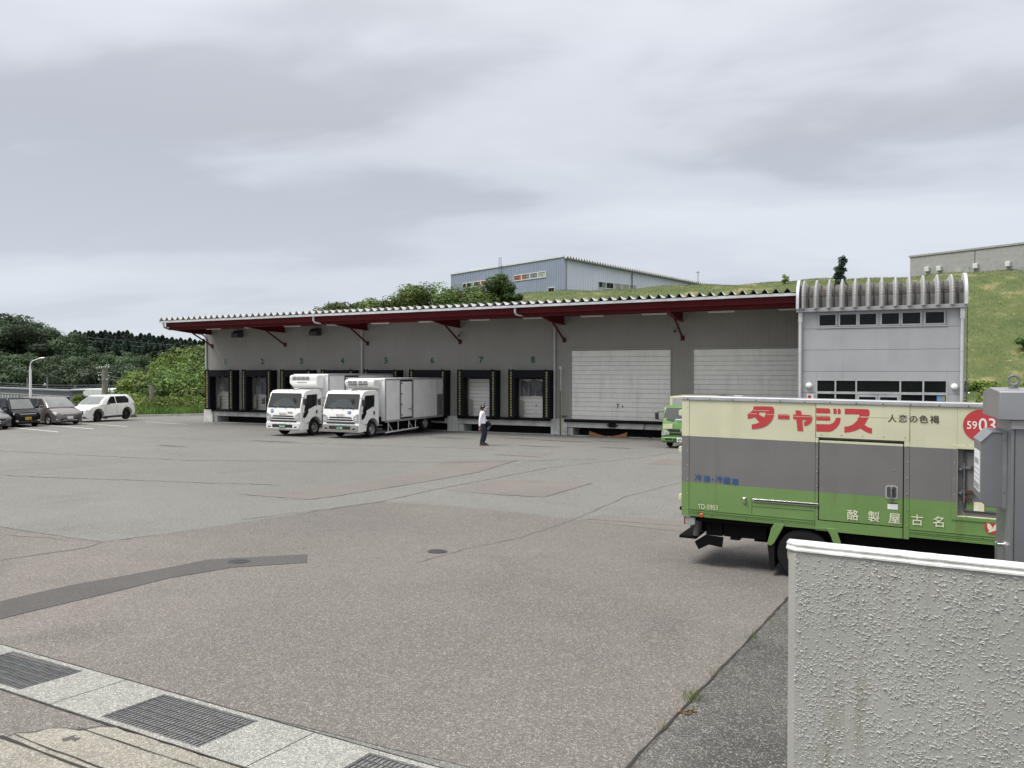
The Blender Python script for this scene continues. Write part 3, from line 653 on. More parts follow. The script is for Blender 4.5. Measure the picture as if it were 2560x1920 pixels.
# ridge of conifers
tops = [(178, 836), (188, 831), (199, 834), (212, 836), (222, 833), (232, 832), (243, 838), (252, 833), (263, 831), (275, 834), (287, 837), (297, 832), (308, 834), (318, 831), (329, 838),
        (341, 845), (352, 838), (362, 842), (373, 838), (384, 844), (396, 846), (406, 843), (418, 850), (430, 848), (441, 853), (452, 850), (463, 854), (475, 850), (487, 854), (499, 856), (511, 857), (523, 858)]
for i, (px, yt) in enumerate(tops):
    far_tree(px, yt-5, 300+random.uniform(-14, 14), random.uniform(13.5, 16), 'c', 'tall dark conifer in the row standing on the far wooded ridge', 'conifers on the far ridge', i)
for i in range(44):
    px = 172+i*8.3+random.uniform(-4, 4); far_tree(px, 852+.05*(px-190)+random.uniform(-5, 6), 275+random.uniform(-10, 10), random.uniform(12, 14.5), 'c', 'tall dark conifer in the second row below the far wooded ridge', 'conifers below the far ridge', i)
# tall broadleaf trees at the left
BL = [(-40, 798, 14, 'b'), (8, 800, 13, 'b'), (20, 793, 14, 'b'), (42, 809, 12, 'b'), (58, 808, 12, 'b'), (86, 815, 12, 'b'), (100, 830, 10, 'b'), (130, 826, 10, 'b'), (156, 836, 10.5, 'b'), (174, 838, 10, 'b')]
LBL = ['tall broadleaf tree on the wooded slope left of the photo edge', 'tall dark broadleaf tree whose crown meets the left edge of the photo', 'highest broadleaf crown of the wood, at the far left', 'broadleaf crown just right of the highest one in the wood',
       'broadleaf tree in the wood above the street lamp head', 'broadleaf crown at the right end of the tall group above the street lamp', 'lower broadleaf crown right of the tall group', 'loose broadleaf crown standing alone in the dip of the ridge', 'small broadleaf crown left of the conifer row', 'small dark broadleaf touching the first conifers']
for i, (px, yt, h, kd) in enumerate(BL): far_tree(px, yt-7, 172+6*(i % 3), h, 'b', LBL[i], 'tall trees at the left of the wood', i)
# slope trees in rows: things with shared crowns
cnt = 0
for row, (Z, ya, yb, step) in enumerate([(255, 846, 864, 11), (225, 842, 878, 15), (200, 852, 892, 24), (180, 864, 905, 27), (160, 885, 918, 30), (142, 905, 935, 34)]):
    px = -60+row*7
    while px < 540:
        f = min(max(px/500, 0), 1); cf = row < 2 and px > 175 or (row == 2 and px > 230 and cnt % 2); far_tree(px+random.uniform(-6, 6), ya+(yb-ya)*f+random.uniform(-9, 9)-(8 if cf else 0), Z+random.uniform(-6, 6), random.uniform(7.5, 11)*(1.4 if cf else 1), 'c' if cf else 'b', ['dark broadleaf tree in the highest row of the dense wood, just under the conifers', 'dark broadleaf tree in the upper part of the dense wood behind the car park', 'dark broadleaf tree half way up the dense wood behind the car park', 'dark broadleaf tree in the lower middle of the dense wood behind the car park', 'dark broadleaf tree low in the dense wood, second row above the far buildings', 'dark broadleaf tree in the lowest row of the wood, just above the far buildings'][row], 'trees of the wood behind the car park', row*3+cnt)
        px += step; cnt += 1
rg = np.random.default_rng(31); B_ = []
for i in range(230):
    Z = rg.uniform(112, 235); px = rg.uniform(-120, 560); p = at(px, 925, Z); s_ = rg.uniform(1.0, 2.2); B_.append((p.x, p.y, fz(Z, px)+s_*.5, s_*2, s_*2, s_))
o = mesh_obj('undergrowth', quads_mesh('undergrowth', leaf_arrays(B_, 90000, .62, rg, .7), M['leaf_dark'])); tag(o, 'dense dark undergrowth filling the wood behind the car park', 'undergrowth', kind='stuff')

# bright shrubs at the left end of the depot
SH = [(492, 864, 84, 7.5, 8.5, 'leaf_bright', 'tallest bright-green tree, against the left end of the depot'),
      (455, 884, 86, 6.5, 8.0, 'leaf_bright', 'bright-green tree left of the tallest one by the depot'),
      (412, 902, 86, 5.8, 7.0, 'leaf_bright', 'bright-green spreading tree in the middle of the bushes left of the depot'),
      (375, 925, 84, 5.0, 7.5, 'leaf_bright', 'bright-green bush above the weathered concrete stump'),
      (345, 945, 82, 4.2, 6.0, 'leaf_bright', 'bright-green bush at the left end of the tall bushes, right of the utility pole'),
      (440, 925, 80, 5.0, 8.0, 'leaf_mid', 'darker bush low in the middle of the bushes left of the depot'),
      (500, 915, 78, 5.0, 6.0, 'leaf_mid', 'dark bush beside the depot wall below the tallest tree'),
      (395, 950, 77, 4.0, 6.5, 'leaf_mid', 'mid-green bush right behind the concrete stump'),
      (310, 978, 76, 3.4, 5.5, 'leaf_mid', 'low mid-green bush behind the white SUV roof'),
      (482, 968, 70, 2.9, 5.0, 'leaf_mid', 'round fresh-green bush in front of the others by the depot wall'),
      (355, 985, 74, 2.6, 5.0, 'leaf_bright', 'small bush left of the concrete stump, above the SUV tail')]
for i, (px, yt, Z, h, w, mt, lb) in enumerate(SH):
    w *= .8; p = at(px, yt, Z); make_tree('bush' if h < 5.5 else 'leafy_tree', lb, 'bush' if h < 5.5 else 'tree', (p.x, p.y, p.z-h), h, w, M[mt], 8500, .30, 300+i, 'bushes and trees left of the depot', base=.05, nb=24)
rg = np.random.default_rng(8); B_ = []
for i in range(170):
    Z = rg.uniform(61.5, 74); px = rg.uniform(322, 530); p = at(px, 925, Z); s_ = rg.uniform(.35, .9); B_.append((p.x, p.y, gz(p.y)+gdrop(p.x, p.y)+s_*.6, s_*1.5, s_*1.5, s_))
for i in range(60):
    Z = rg.uniform(66, 74); px = rg.uniform(-60, 330); p = at(px, 925, Z); s_ = rg.uniform(.3, .7); B_.append((p.x, p.y, gz(p.y)+gdrop(p.x, p.y)+s_*.5, s_*1.3, s_*1.3, s_))
o = mesh_obj('tall_weeds', quads_mesh('tall_weeds', leaf_arrays(B_, 42000, .17, rg, .3), M['leaf_bright'])); tag(o, 'tangle of tall green weeds along the far kerb left of the depot', 'weeds', kind='stuff')
gx = []
while len(gx) < 9000:
    Z = rg.uniform(60.0, 70); px = rg.uniform(300, 530); p = at(px, 925, Z)
    gx.append((p.x, p.y, gz(p.y)+gdrop(p.x, p.y)))
o = mesh_obj('verge_grass', blades('verge_grass', np.array(gx), .55, .03, rg, M['weed'])); tag(o, 'long verge grass behind the far kerb', 'grass', kind='stuff')
for (px, py, lb) in ((205, 985, 'small green weed bush behind the taupe minivan, in front of the white building'), (178, 1000, 'small weed bush left of the white building corner')):
    p = at(px, py, 68); make_tree('weed_bush', lb, 'bush', (p.x, p.y, p.z-2.0), 2.0, 1.8, M['leaf_mid'], 1500, .2, int(px), base=.05, nb=8, tr=False)
rg = np.random.default_rng(18); B_ = []
for i in range(90):
    Z = rg.uniform(72, 92); px = rg.uniform(380, 540); p = at(px, 925, Z); s_ = rg.uniform(.8, 1.5); zg = hillz(p.x, p.y) if p.y > 50.5 else 0
    B_.append((p.x, p.y, zg+s_*.5, s_*1.5, s_*1.5, s_))
o = mesh_obj('bramble', quads_mesh('bramble', leaf_arrays(B_, 26000, .26, rg, .6, .95), M['leaf_mid'])); tag(o, 'dense green bramble filling the ground behind the bushes left of the depot', 'bramble', kind='stuff')
# verge soil
m = MB(); vs = []
for Z in (60.5, 64, 68, 73, 80, 95):
    for px in range(-100, 531, 35): p = at(px, 925, Z); vs.append((p.x, p.y, gz(p.y)+gdrop(p.x, p.y)+.05))
k = 19; m.add(vs, [(j*k+i, j*k+i+1, (j+1)*k+i+1, (j+1)*k+i) for j in range(5) for i in range(k-1)]); tag(m.build('verge', M['soil_grass'], smooth=True), kind='structure')
# ------------------------------------------------------------------ depot
FY = 38.6
dep = thing('depot', 'long grey loading depot with red canopy frame and numbered dock doors', 'building', (-21.5, FY, 0))
def ribs(mb, x0, x1, z0, z1, y, pitch=.115, d=.012, w=.55):
    x = x0; 
    while x < x1-1e-6:
        e = min(x+pitch, x1); a = x+(e-x)*.12; b = x+(e-x)*(.12+w*.5); c = x+(e-x)*(.24+w*.5); 
        for p, q, yp, yq in ((x, a, y, y), (a, a+.012, y, y-d), (a+.012, b, y-d, y-d), (b, b+.012, y-d, y), (b+.012, e, y, y)):
            if q > p: mb.quad((p, yp, z0), (q, yq, z0), (q, yq, z1), (p, yp, z1))
        x = e
DC = [-38.43+3.13*i for i in range(8)]
m = MB(); EXW = -40.2
ribs(m, EXW, -14.46, 3.05, 6.6, FY); ribs(m, -14.46, -2.75, 4.6, 6.6, FY)
edges = [EXW]
for c in DC: edges += [c-.95, c+.95]
edges.append(-14.46)
for a, b in zip(edges[::2], edges[1::2]): ribs(m, a, b, .86, 3.05, FY)
ribs(m, -9.0, -8.08, .80, 4.6, FY)
m.build('ribbed_siding', M['siding'], dep, world=True)
m = MB()   # body behind: end wall, back, inner faces
m.box(EXW, EXW+.1, FY+.02, 50, 0, 6.5); m.box(EXW, -2.8, 49.9, 50, 0, 6.3)
m.build('end_wall', M['siding'], dep, world=True)
# concrete dock base
m = MB()
for a, b in ((EXW, -39.42), (-21.70, -21.02), (-15.42, -14.50), (-9.0, -8.1)): m.box(a, b, FY-.16, FY+1.6, 0, .86 if a > -22 else .84)
for a, b in ((-39.42, -21.70), (-21.02, -15.42), (-14.50, -9.0), (-8.1, -2.75)):
    m.box(a, b, FY-.10, FY+1.0, .44, .74); 
    m.box(a, a+.28, FY-.03, FY+1.0, -.02, .44); m.box(b-.03, b, FY-.03, FY+1.0, -.02, .44)
m.box(-39.42, -2.75, FY-.03, FY+.06, -.06, .03)
m.build('dock_base', M['concrete_white'], dep, world=True, bevel=.012, bseg=1)
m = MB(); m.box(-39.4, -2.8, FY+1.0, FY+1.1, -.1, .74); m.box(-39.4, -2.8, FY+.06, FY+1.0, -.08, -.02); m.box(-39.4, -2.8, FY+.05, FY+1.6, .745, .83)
m.build('dock_void', M['void'], dep, world=True)  # recess faces take the shade-darkened colour
for a, b in ((-39.4, -21.72), (-21.0, -15.44)):
    m = MB(); m.box(a, b, FY-.30, FY-.01, .745, .875); m.build('bumper_strip', M['black_rubber'], dep, world=True, bevel=.02)
for a, b in ((-14.62, -8.9), (-8.2, -2.8)):
    m = MB(); m.tube((a, FY-.22, .80), (b, FY-.22, .80), .075, 10); m.box(a+.1, b-.1, FY-.14, FY-.02, .77, .83); m.build('bumper_roll', M['black_rubber'], dep, world=True)
m = MB(); m.box(-12.2, -11.85, FY-.24, FY-.12, .52, .72); m.tube((-12.3, FY-.2, .62), (-11.7, FY-.25, .60), .03); m.build('dock_hook', M['black_rubber'], dep, world=True)
m = MB(); m.path([(-10.3, FY-.15, .74), (-10.38, FY-.18, .5), (-10.28, FY-.2, .28), (-10.1, FY-.2, .10), (-10.0, FY-.1, .02)], .022); m.build('hose', M['black_rubber'], dep, world=True)
# dock shelters and doors
def dock(i, cx):
    T = FY-.58
    m = MB()
    for s in (-1, 1):
        m.box(cx+s*1.20, cx+s*.80, T, T+.07, .86, 3.44)            # front curtain
        m.box(cx+s*1.20, cx+s*1.155, T+.071, FY-.025, .86, 3.44)     # outer side
    m.box(cx-1.20, cx+1.20, T+.071, FY-.025, 3.395, 3.44)
    sh = m.build('dock_shelter', M['black_pad'], dep, world=True, bevel=.012, bseg=1)
    k = 12                                                 # pleated flaps on the inner side
    for s in (-1, 1):
        m = MB()
        for j in range(k):
            z0 = .88+j*.205; m.prism([(T+.072, z0), (FY-.05, z0+.0), (FY-.05, z0+.204), (T+.072, z0+.204)], 'x', cx+s*(.80-.004*(j % 2)), cx+s*(.86-.004*(j % 2)))
        m.build('side_pleats', M['black_pad'], sh, world=True)
    m = MB(); m.box(cx-.795, cx+.795, T+.005, T+.06, 3.03, 3.43); m.build('head_curtain', M['black_pad'], sh, world=True, bevel=.01, bseg=1)
    for s in (-1, 1):
        m = MB()
        for j in range(17):
            z0 = .98+j*.142; w = .042; m.box(cx+s*1.03-w, cx+s*1.03+w, T-.006, T-.002, z0, z0+.10)
        m.build('yellow_marks', M['yellow_strip'], sh, world=True)
    m = MB()
    for xx in (-1.15, -.95, .95): m.box(cx+xx-.03, cx+xx+.03, T+.01, T+.08, 3.44, 3.50)
    m.build('clamps', M['black_rubber'], sh, world=True)
    # opening: jambs, door of panels
    m = MB()
    for s in (-1, 1): m.box(cx+s*.93, cx+s*.95, FY+.002, FY+.40, .86, 3.04)
    m.box(cx-.95, cx+.95, FY+.002, FY+.4, 3.04, 3.06); m.build('door_jamb', M['jamb'], dep, world=True)
    dr_ = thing('loading_door', None, None); dr_.parent = dep; dr_.location = (cx+21.5, .33, .86)
    hs = [.21]*10
    z = .0
    for j, h in enumerate(hs):
        if j == 0: pn = MB().box(-.925, .925, 0, .035, .006, h-.006).build('door_panel', M['door_white'] if i in (6, 7) else M['door_dirty'], dr_, bevel=.008, bseg=1); pn0 = pn
        else:
            pn = pn0.copy(); COL.objects.link(pn); pn.location = (0, 0, z)
        z += h
    m = MB(); m.box(.02, .10, -.02, -.001, .72, .75); m.box(.05, .07, -.02, -.001, .58, .70); m.box(-.62, -.56, -.015, -.001, .30, .33); m.box(.02, .08, -.015, -.001, .28, .31); m.build('latch', M['iron'], dr_)
    m = MB(); m.box(-.92, -.62, -.24, -.20, .12, .95); m.build('side_board', M['jamb'], dr_)
    if i in (0, 1, 2, 7):
        m = MB(); W_ = .84; nx = 22; zt = 2.12; 
        vs = []; 
        for a in range(nx+1):
            for b in range(7):
                x = -W_+2*W_*a/nx; g_ = 0
                z = zt-(.93 if i == 7 else (1.05 if i else .9))*b/6
                sag = (.16*math.sin(math.pi*((a % 11)/11)))*(1-b/6) if i == 7 else .04*math.sin(a*.9)
                vs.append((x, -.12+.05*math.sin(a*1.3+b*.4)+.03*math.sin(a*2.9), z-sag))
        fs = [(a*7+b, a*7+b+1, (a+1)*7+b+1, (a+1)*7+b) for a in range(nx) for b in range(6) if not (i == 7 and a == 11)]
        m.add(vs, fs); m.build('hanging_sheet', M['curtain'], dr_, smooth=True)
for i, c in enumerate(DC):
    dock(i, c)
    x = c+ .02
    m = MB(); 
    pts = [(.17*math.cos(a)*.92, .21*math.sin(a)) for a in [2*math.pi*j/16 for j in range(16)]]
    m.prism([(x+p[0], 3.99+p[1]) for p in pts], 'y', FY-.034, FY-.030); pl = m.build('number_plate', M['sign_pale'], dep, world=True)
    d_ = text_mesh(str(i+1), 'digit', M['sign_green'], pl, Matrix.Translation((x+21.5, -.040, 3.985)) @ Matrix.Rotation(R(90), 4, 'X'), .46, bold=.022, sx=1.0)
# two wide shutters
for x0, x1 in ((-14.46, -9.0), (-8.08, -2.75)):
    m = MB()
    m.box(x0, x0+.14, FY-.03, FY+.10, .80, 4.6); m.box(x1-.06, x1, FY-.03, FY+.10, .80, 4.6); m.box(x0+.141, x1-.061, FY-.03, FY+.10, 4.47, 4.6)
    m.build('door_frame', M['siding'], dep, world=True, bevel=.01, bseg=1)
    e_ = thing('overhead_door', None, None); e_.parent = dep; e_.location = (x0+21.5, 0, 0)
    zs = [.86]; hgt = [.19, .26, .23, .25, .22, .26, .22, .25, .24, .22, .24, .24, .20, .25, .34]
    first = None
    for j in range(15):
        z0 = .86+sum(hgt[:j]); z1 = z0+hgt[j]
        z1 = min(z1, 4.465)
        MB().box(.142, x1-x0-.062, .045+.012*(j % 2), .09, z0+.007, z1-.007).build('door_panel', M['door_white'], e_, bevel=.006, bseg=1)
    MB().box(.142, x1-x0-.062, .085, .10, .86, 4.465).build('panel_joint', M['jamb'], e_)
    if x0 < -10:
        m = MB(); m.box(2.62, 2.74, .02, .05, 1.68, 1.72); m.box(2.66, 2.69, .02, .05, 1.48, 1.66); m.box(2.90, 2.94, .02, .05, 1.54, 1.64); m.build('latch', M['iron'], e_)
# canopy ---------------------------------------------------------------
EY = 34.9; XL, XR = -40.0, -2.86
tz = lambda x: (x+40)*.0058
def xbeam(x0, x1, ya, yb, za, zb, m):
    vs = []
    for x in (x0, x1):
        t = tz(x); vs += [(x, ya, za+t), (x, yb, za+t), (x, yb, zb+t), (x, ya, zb+t)]
    m.add(vs, [(0, 1, 2, 3), (7, 6, 5, 4), (0, 4, 5, 1), (1, 5, 6, 2), (2, 6, 7, 3), (3, 7, 4, 0)])
m = MB(); xbeam(XL+.02, XR, EY-.12, EY+.02, 6.36, 6.375, m); xbeam(XL+.02, XR, EY-.14, EY-.125, 6.36, 6.47, m); xbeam(XL+.02, XR, EY+.005, EY+.02, 6.376, 6.50, m)
xbeam(XL-.02, XL+.015, EY-.14, EY+.02, 6.36, 6.62, m)
m.build('eave_gutter', M['gutter'], dep, world=True)
m = MB()
xbeam(XL+.25, XR, EY+.10, EY+.22, 6.34, 6.36, m); xbeam(XL+.25, XR, EY+.15, EY+.165, 6.12, 6.34, m); xbeam(XL+.25, XR, EY+.06, EY+.26, 6.09, 6.115, m)
m.build('eave_beam', M['red'], dep, world=True)
m = MB(); xbeam(XL+.25, XR, EY+.30, EY+.45, 5.93, 5.95, m); xbeam(XL+.25, XR, EY+.36, EY+.375, 5.955, 6.33, m); xbeam(XL+.25, XR, EY+.30, EY+.45, 6.332, 6.35, m)
m.build('edge_beam', M['red'], dep, world=True)
m = MB(); xbeam(XL+.25, XR, 36.6, 36.75, 6.12, 6.32, m); xbeam(XL+.25, XR, 38.3, 38.5, 6.12, 6.32, m); m.build('purlins', M['red'], dep, world=True)
m = MB(); xbeam(XL+.1, XR, EY+.05, 38.6, 6.375, 6.39, m); m.build('soffit', M['red'], dep, world=True)
# folded plate roof
P = .457; NT = int((XR-XL)/P); prof = []
x = XL
for i in range(NT+1):
    for dx, h in ((0, 0), (.06, 0), (.185, .175), (.235, .175), (.36, 0)):
        if x+dx <= XR: prof.append((x+dx, h))
    x += P
prof.append((XR, 0))
ys = [(EY-.16, 6.505), (50.2, 6.05)]; m = MB()
vs = [(px, y, z+tz(px)+h) for y, z in ys for px, h in prof]; k = len(prof)
m.add(vs, [(i, i+1, k+i+1, k+i) for i in range(k-1)]); m.build('folded_plate_roof', M['roof'], dep, world=True, recalc=False)
x = XL; rc0 = MB().add([(.066, EY+.16-FY, 0), (.354, EY+.16-FY, 0), (.233, EY+.16-FY, .165), (.187, EY+.16-FY, .165)], [(0, 1, 2, 3)]).build('ridge_closure', M['roofdark'], dep, recalc=False)
for i in range(NT):
    c_ = rc0 if i == 0 else rc0.copy()
    if i: COL.objects.link(c_)
    c_.location = (x+21.5, 0, tz(x)+6.507); x += P
# brackets and struts
for i in range(6):
    x = -39.66+6.24*i
    if x < -39.5: x += .12
    t = tz(x)
    for a, b, nm in ((.012, -.012, 'w'),):
        m = MB(); m.prism([(EY+.46, 5.95+t), (EY+.46, 6.10+t), (EY+.50, 6.33+t), (38.55, 6.33+t), (38.55, 5.80+t*.3), (EY+2.0, 5.84+t*.4)], 'x', x-.012, x+.012)
        m.prism([(EY+.46, 5.93+t), (EY+.46, 5.95+t), (EY+2.0, 5.84+t*.4), (38.55, 5.80+t*.3), (38.55, 5.775+t*.3), (EY+2.0, 5.815+t*.4)], 'x', x-.09, x+.09)
        m.build('bracket', M['red'], dep, world=True)
    m = MB(); m.tube((x, FY-.05, 5.03), (x, FY-1.65, 5.80+t*.3), .052, 8); m.box(x-.09, x+.09, FY-.06, FY-.024, 4.90, 5.15); m.build('strut', M['red'], dep, world=True)
# strip lights
first = None
for i in range(12):
    x = -37.6+3.13*i
    if first is None:
        first = MB().box(-.62, .62, -.035, .035, 0, .035).build('strip_light', M['white_worn'], dep); q = first
        MB().tube((-.58, 0, -.02), (.58, 0, -.02), .015, 8).build('tube', M['globe'], q)
        for s in (-.4, .4): MB().tube((s, 0, .035), (s, 0, .30), .008, 5).build('hanger', M['iron'], q)
    else: q = dup(first, dep)
    q.location = (x+21.5, 36.8-FY, 6.02+tz(x)*.6)
# exhaust hoods
for x in (-37.15, -30.9):
    m = MB(); m.prism([(FY-.02, 5.98), (FY-.25, 5.98), (FY-.52, 5.80), (FY-.52, 5.55), (FY-.02, 5.55)], 'x', x-.27, x+.30)
    h = m.build('exhaust_hood', M['iron'], dep, world=True, bevel=.02)
    m = MB(); m.tube((x+.31, FY-.25, 5.68), (x+.52, FY-.25, 5.68), .03); m.build('bracket', M['iron'], h, world=True)
# downpipes
def downpipe(x, parent, yy=FY-.12, zt=6.3, el=True, zb=.02):
    m = MB(); m.tube((x, yy, zb+.12), (x, yy, zt), .055, 10); m.path([(x, yy, zb+.14), (x+.05, yy-.05, zb+.06), (x+.22, yy-.05, zb+.05), (x+.30, yy-.05, zb-.02)], .055, 10)
    for z in (.9, 2.5, 4.1): m.tube((x, yy, z), (x, yy, z+.06), .065, 10)
    return m.build('downpipe', M['pipe'], parent, world=True, smooth=True)
downpipe(-40.05, dep, FY-.05, 5.6); downpipe(-27.55, dep); downpipe(-15.22, dep, FY-.13)
for x in (-27.55, -15.22):
    m = MB(); t = tz(x); m.path([(x-.65, EY-.05, 6.38+t), (x-.65, EY-.03, 6.12+t), (x-.62, EY+.05, 6.03+t), (x-.4, EY+.5, 5.97+t)], .055, 10); m.build('gutter_outlet', M['pipe'], dep, world=True, smooth=True)
m = MB(); m.path([(-39.75, EY-.05, 6.36), (-39.75, EY, 6.10), (-39.8, EY+.25, 6.03), (-40.08, FY-.35, 5.80), (-40.05, FY-.05, 5.6)], .055, 10); m.build('gutter_outlet', M['pipe'], dep, world=True, smooth=True)
# small cameras, conduit
for x in (-20.9, -8.8): 
    m = MB(); m.lathe([(.0, -.07), (.07, -.02), (.07, .05), (0, .06)], (x, FY-.25, 5.35), k=12); m.tube((x, FY-.25, 5.4), (x+.1, FY, 5.6), .015); m.build('dome_camera', M['iron'], dep, world=True)
m = MB(); m.box(-14.85, -14.55, FY-.1, FY-.03, 1.0, 1.03); m.build('rail', M['rust'], dep, world=True)
# vent pipe with black and yellow guard
vp = thing('vent_pipe', 'pale vent pipe with a black and yellow wrapped guard beside the first wide shutter', 'pipe', (-14.78, FY-.32, 0))
m = MB(); m.tube((0, 0, 0), (0, 0, 3.45), .028, 8); m.build('pipe', M['pipe'], vp); m = MB(); m.lathe([(0, 3.66), (.07, 3.64), (.085, 3.56), (.06, 3.44), (.028, 3.42)], (0, 0, 0), k=12); m.tube((0, .0, 3.55), (-.12, 0, 3.6), .045); m.build('cowl', M['pipe'], vp, smooth=True)
m = MB(); m2 = MB()
for j in range(42):
    z = .02+j*.056; (m if j % 2 else m2).tube((-.02-.0015*j*0, -.04, z), (-.02, -.04, z+.056), .034, 8, cap=False)
m.build('yellow_bands', M['yellow_strip'], vp); m2.build('black_bands', M['black_rubber'], vp)
# wooden chocks left in the void
for i, (x, a, lb) in enumerate([(-12.75, 1, 'left timber wheel chock lying in the dark gap below the first wide shutter'), (-11.75, -1, 'right timber wheel chock lying in the dark gap below the first wide shutter')]):
    t = thing('wheel_chock', lb, 'chock', (x, FY-.12, .0), 0, 'timber wheel chocks below the shutter')
    m = MB(); pr = [(-.48*a, 0), (.42*a, 0), (.42*a, .03), (-.1*a, .14), (-.48*a, .26)]
    m.prism(pr, 'y', -.1, .1); m.build('wedge', M['wood'], t, bevel=.01, bseg=1)
    MB().box(min(-.5*a, -.42*a), max(-.5*a, -.42*a), -.104, .104, .02, .27).build('end_board', M['wood'], t)

# ------------------------------------------------------------------ office annex
AY = 35.0; AX0, AX1 = -2.80, 3.32
an = thing('office_annex', 'tall grey panelled office with curved ribbed roof and window band', 'building', (0, AY, 0))
zj = [0, .75, 1.65, 2.50, 3.39, 4.28, 5.17, 6.0]
def hole_strip(z0, z1, holes):          # wall panels between z0, z1 with openings cut out in x
    out = []; x = AX0
    for a, b in holes: out.append((x, a, z0, z1)); x = b
    out.append((x, AX1, z0, z1)); return out
WB = (-2.06, 2.72)                       # both window bands
for z0, z1 in zip(zj, zj[1:]):
    m = MB(); g_ = .006
    def piece(a, b, c, d): m.box(a+.0, b, AY, AY+.08, c+g_, d-g_)
    if z0 >= 5.1: piece(AX0, WB[0], z0, z1); piece(WB[1], AX1, z0, z1); m.box(WB[0]+.002, WB[1]-.002, AY, AY+.08, 5.82, z1-g_)
    elif z0 < 3.0 <= z1: piece(AX0, WB[0], z0, z1); piece(WB[1], AX1, z0, z1); m.box(WB[0]+.002, WB[1]-.002, AY, AY+.08, 3.05, z1-g_)
    elif z1 <= 3.0: piece(AX0, WB[0], z0, z1); piece(WB[1], AX1, z0, z1)
    else: piece(AX0, AX1, z0, z1)
    m.build('wall_panel', M['panel_grey'], an, world=True, bevel=.004, bseg=1)
m = MB(); m.box(AX0+.01, AX1-.01, AY+.082, AY+.12, 3.06, 5.16); m.box(AX0+.01, AX1-.01, AY+.2, 49.5, 0, 5.9); 
m.build('core', M['siding'], an, world=True)
m = MB(); m.box(AX1-.06, AX1, AY+.09, 49.6, 0, 6.0); m.box(AX0, AX0+.06, AY+.09, FY, 0, 6.0); m.build('side_wall', M['panel_grey'], an, world=True)
# upper windows
XS = [(-1.96, -1.34), (-1.17, -.56), (-.43, .18), (.39, 1.01), (1.14, 1.77), (1.96, 2.60)]
m = MB(); m.box(WB[0], WB[1], AY-.03, AY+.02, 5.175, 5.23); m.box(WB[0], WB[1], AY-.03, AY+.02, 5.78, 5.82)
m.box(WB[0], WB[0]+.03, AY-.03, AY+.02, 5.231, 5.779); m.box(WB[1]-.03, WB[1], AY-.03, AY+.02, 5.231, 5.779)
m.box(WB[0]+.031, WB[1]-.031, AY+.03, AY+.06, 5.231, 5.779); m.build('window_band_frame', M['panel_grey'], an, world=True)
for a, b in XS:
    m = MB(); z0, z1 = 5.30, 5.74; w = .055
    m.box(a-w, b+w, AY-.02, AY+.028, z0-w, z0); m.box(a-w, b+w, AY-.02, AY+.028, z1, z1+w*.6); m.box(a-w, a, AY-.02, AY+.028, z0+.001, z1-.001); m.box(b, b+w, AY-.02, AY+.028, z0+.001, z1-.001)
    f = m.build('window', M['panel_grey'], an, world=True); MB().box(a, b, AY+.005, AY+.012, z0, z1).build('pane', M['glass_dark'], f, world=True)
# entrance glazing
mu = [WB[0], -1.33, -.54, 1.08, 1.90, WB[1]]; rows = [(0.05, 2.46), (2.56, 3.01)]
m = MB()
for x in mu: m.box(x-.03, x+.03, AY-.02, AY+.07, 0.02, 3.05)
for z in (.02, 2.46, 3.01): m.box(WB[0]+.031, WB[1]-.031, AY-.022, AY+.068, z, z+(.10 if z == 2.46 else .04))
m.build('glazing_frame', M['alu'], an, world=True)
for z0, z1 in rows:
    for a, b in zip(mu, mu[1:]):
        if z0 < 1 and a == -.54: continue
        MB().box(a+.031, b-.031, AY+.02, AY+.03, z0+.02, z1-.001).build('pane', M['glass_dark'], an, world=True)
for a, b in ((-.50, .26), (.28, 1.04)):
    m = MB(); m.box(a, a+.07, AY-.01, AY+.05, .06, 2.45); m.box(b-.07, b, AY-.01, AY+.05, .06, 2.45); m.box(a+.071, b-.071, AY-.01, AY+.05, 2.35, 2.45); m.box(a+.071, b-.071, AY-.01, AY+.05, .06, .2)
    f = m.build('entrance_door', M['alu'], an, world=True); MB().box(a+.072, b-.072, AY+.02, AY+.03, .2, 2.35).build('pane', M['glass_dark'], f, world=True)
st = MB().box(2.38, 2.66, AY+.012, AY+.016, 2.22, 2.44).build('sticker', M['far_blue'], an, world=True)
m = MB(); m.add([(2.42, AY+.009, 2.25), (2.66, AY+.009, 2.42), (2.66, AY+.009, 2.25)], [(0, 1, 2)]); m.build('sticker_triangle', M['yellow_strip'], st, world=True)
for x in (-2.36, 2.98):
    m = MB(); m.lathe([(0, -.13), (.07, -.115), (.115, -.07), (.13, 0), (.115, .06), (.10, .075)], (x, AY-.02, 2.79), axis='y', k=20); f = m.build('globe_lamp', M['globe'], an, world=True, smooth=True)
    MB().lathe([(.105, -.0), (.105, .03), (0, .03)], (x, AY-.029, 2.79), axis='y', k=20).build('lamp_base', M['alu'], f, world=True)
sg = MB().box(-2.43, -2.15, AY-.02, AY-.003, 1.95, 2.43).build('notice_sign', M['paper_clean'], an, world=True)
MB().lathe([(.075, -.026), (0, -.026)], (-2.33, AY, 2.33), axis='y', k=18).build('red_mark', M['logo_red'], sg, world=True)
m = MB()
for a, b in ((-2.20, 2.37), (-2.185, 2.34), (-2.21, 2.31)): m.box(a, a+.05, AY-.024, AY-.021, b, b+.012)
m.box(-2.38, -2.28, AY-.028, AY-.0265, 2.325, 2.337); m.build('print', M['black_rubber'], sg, world=True)
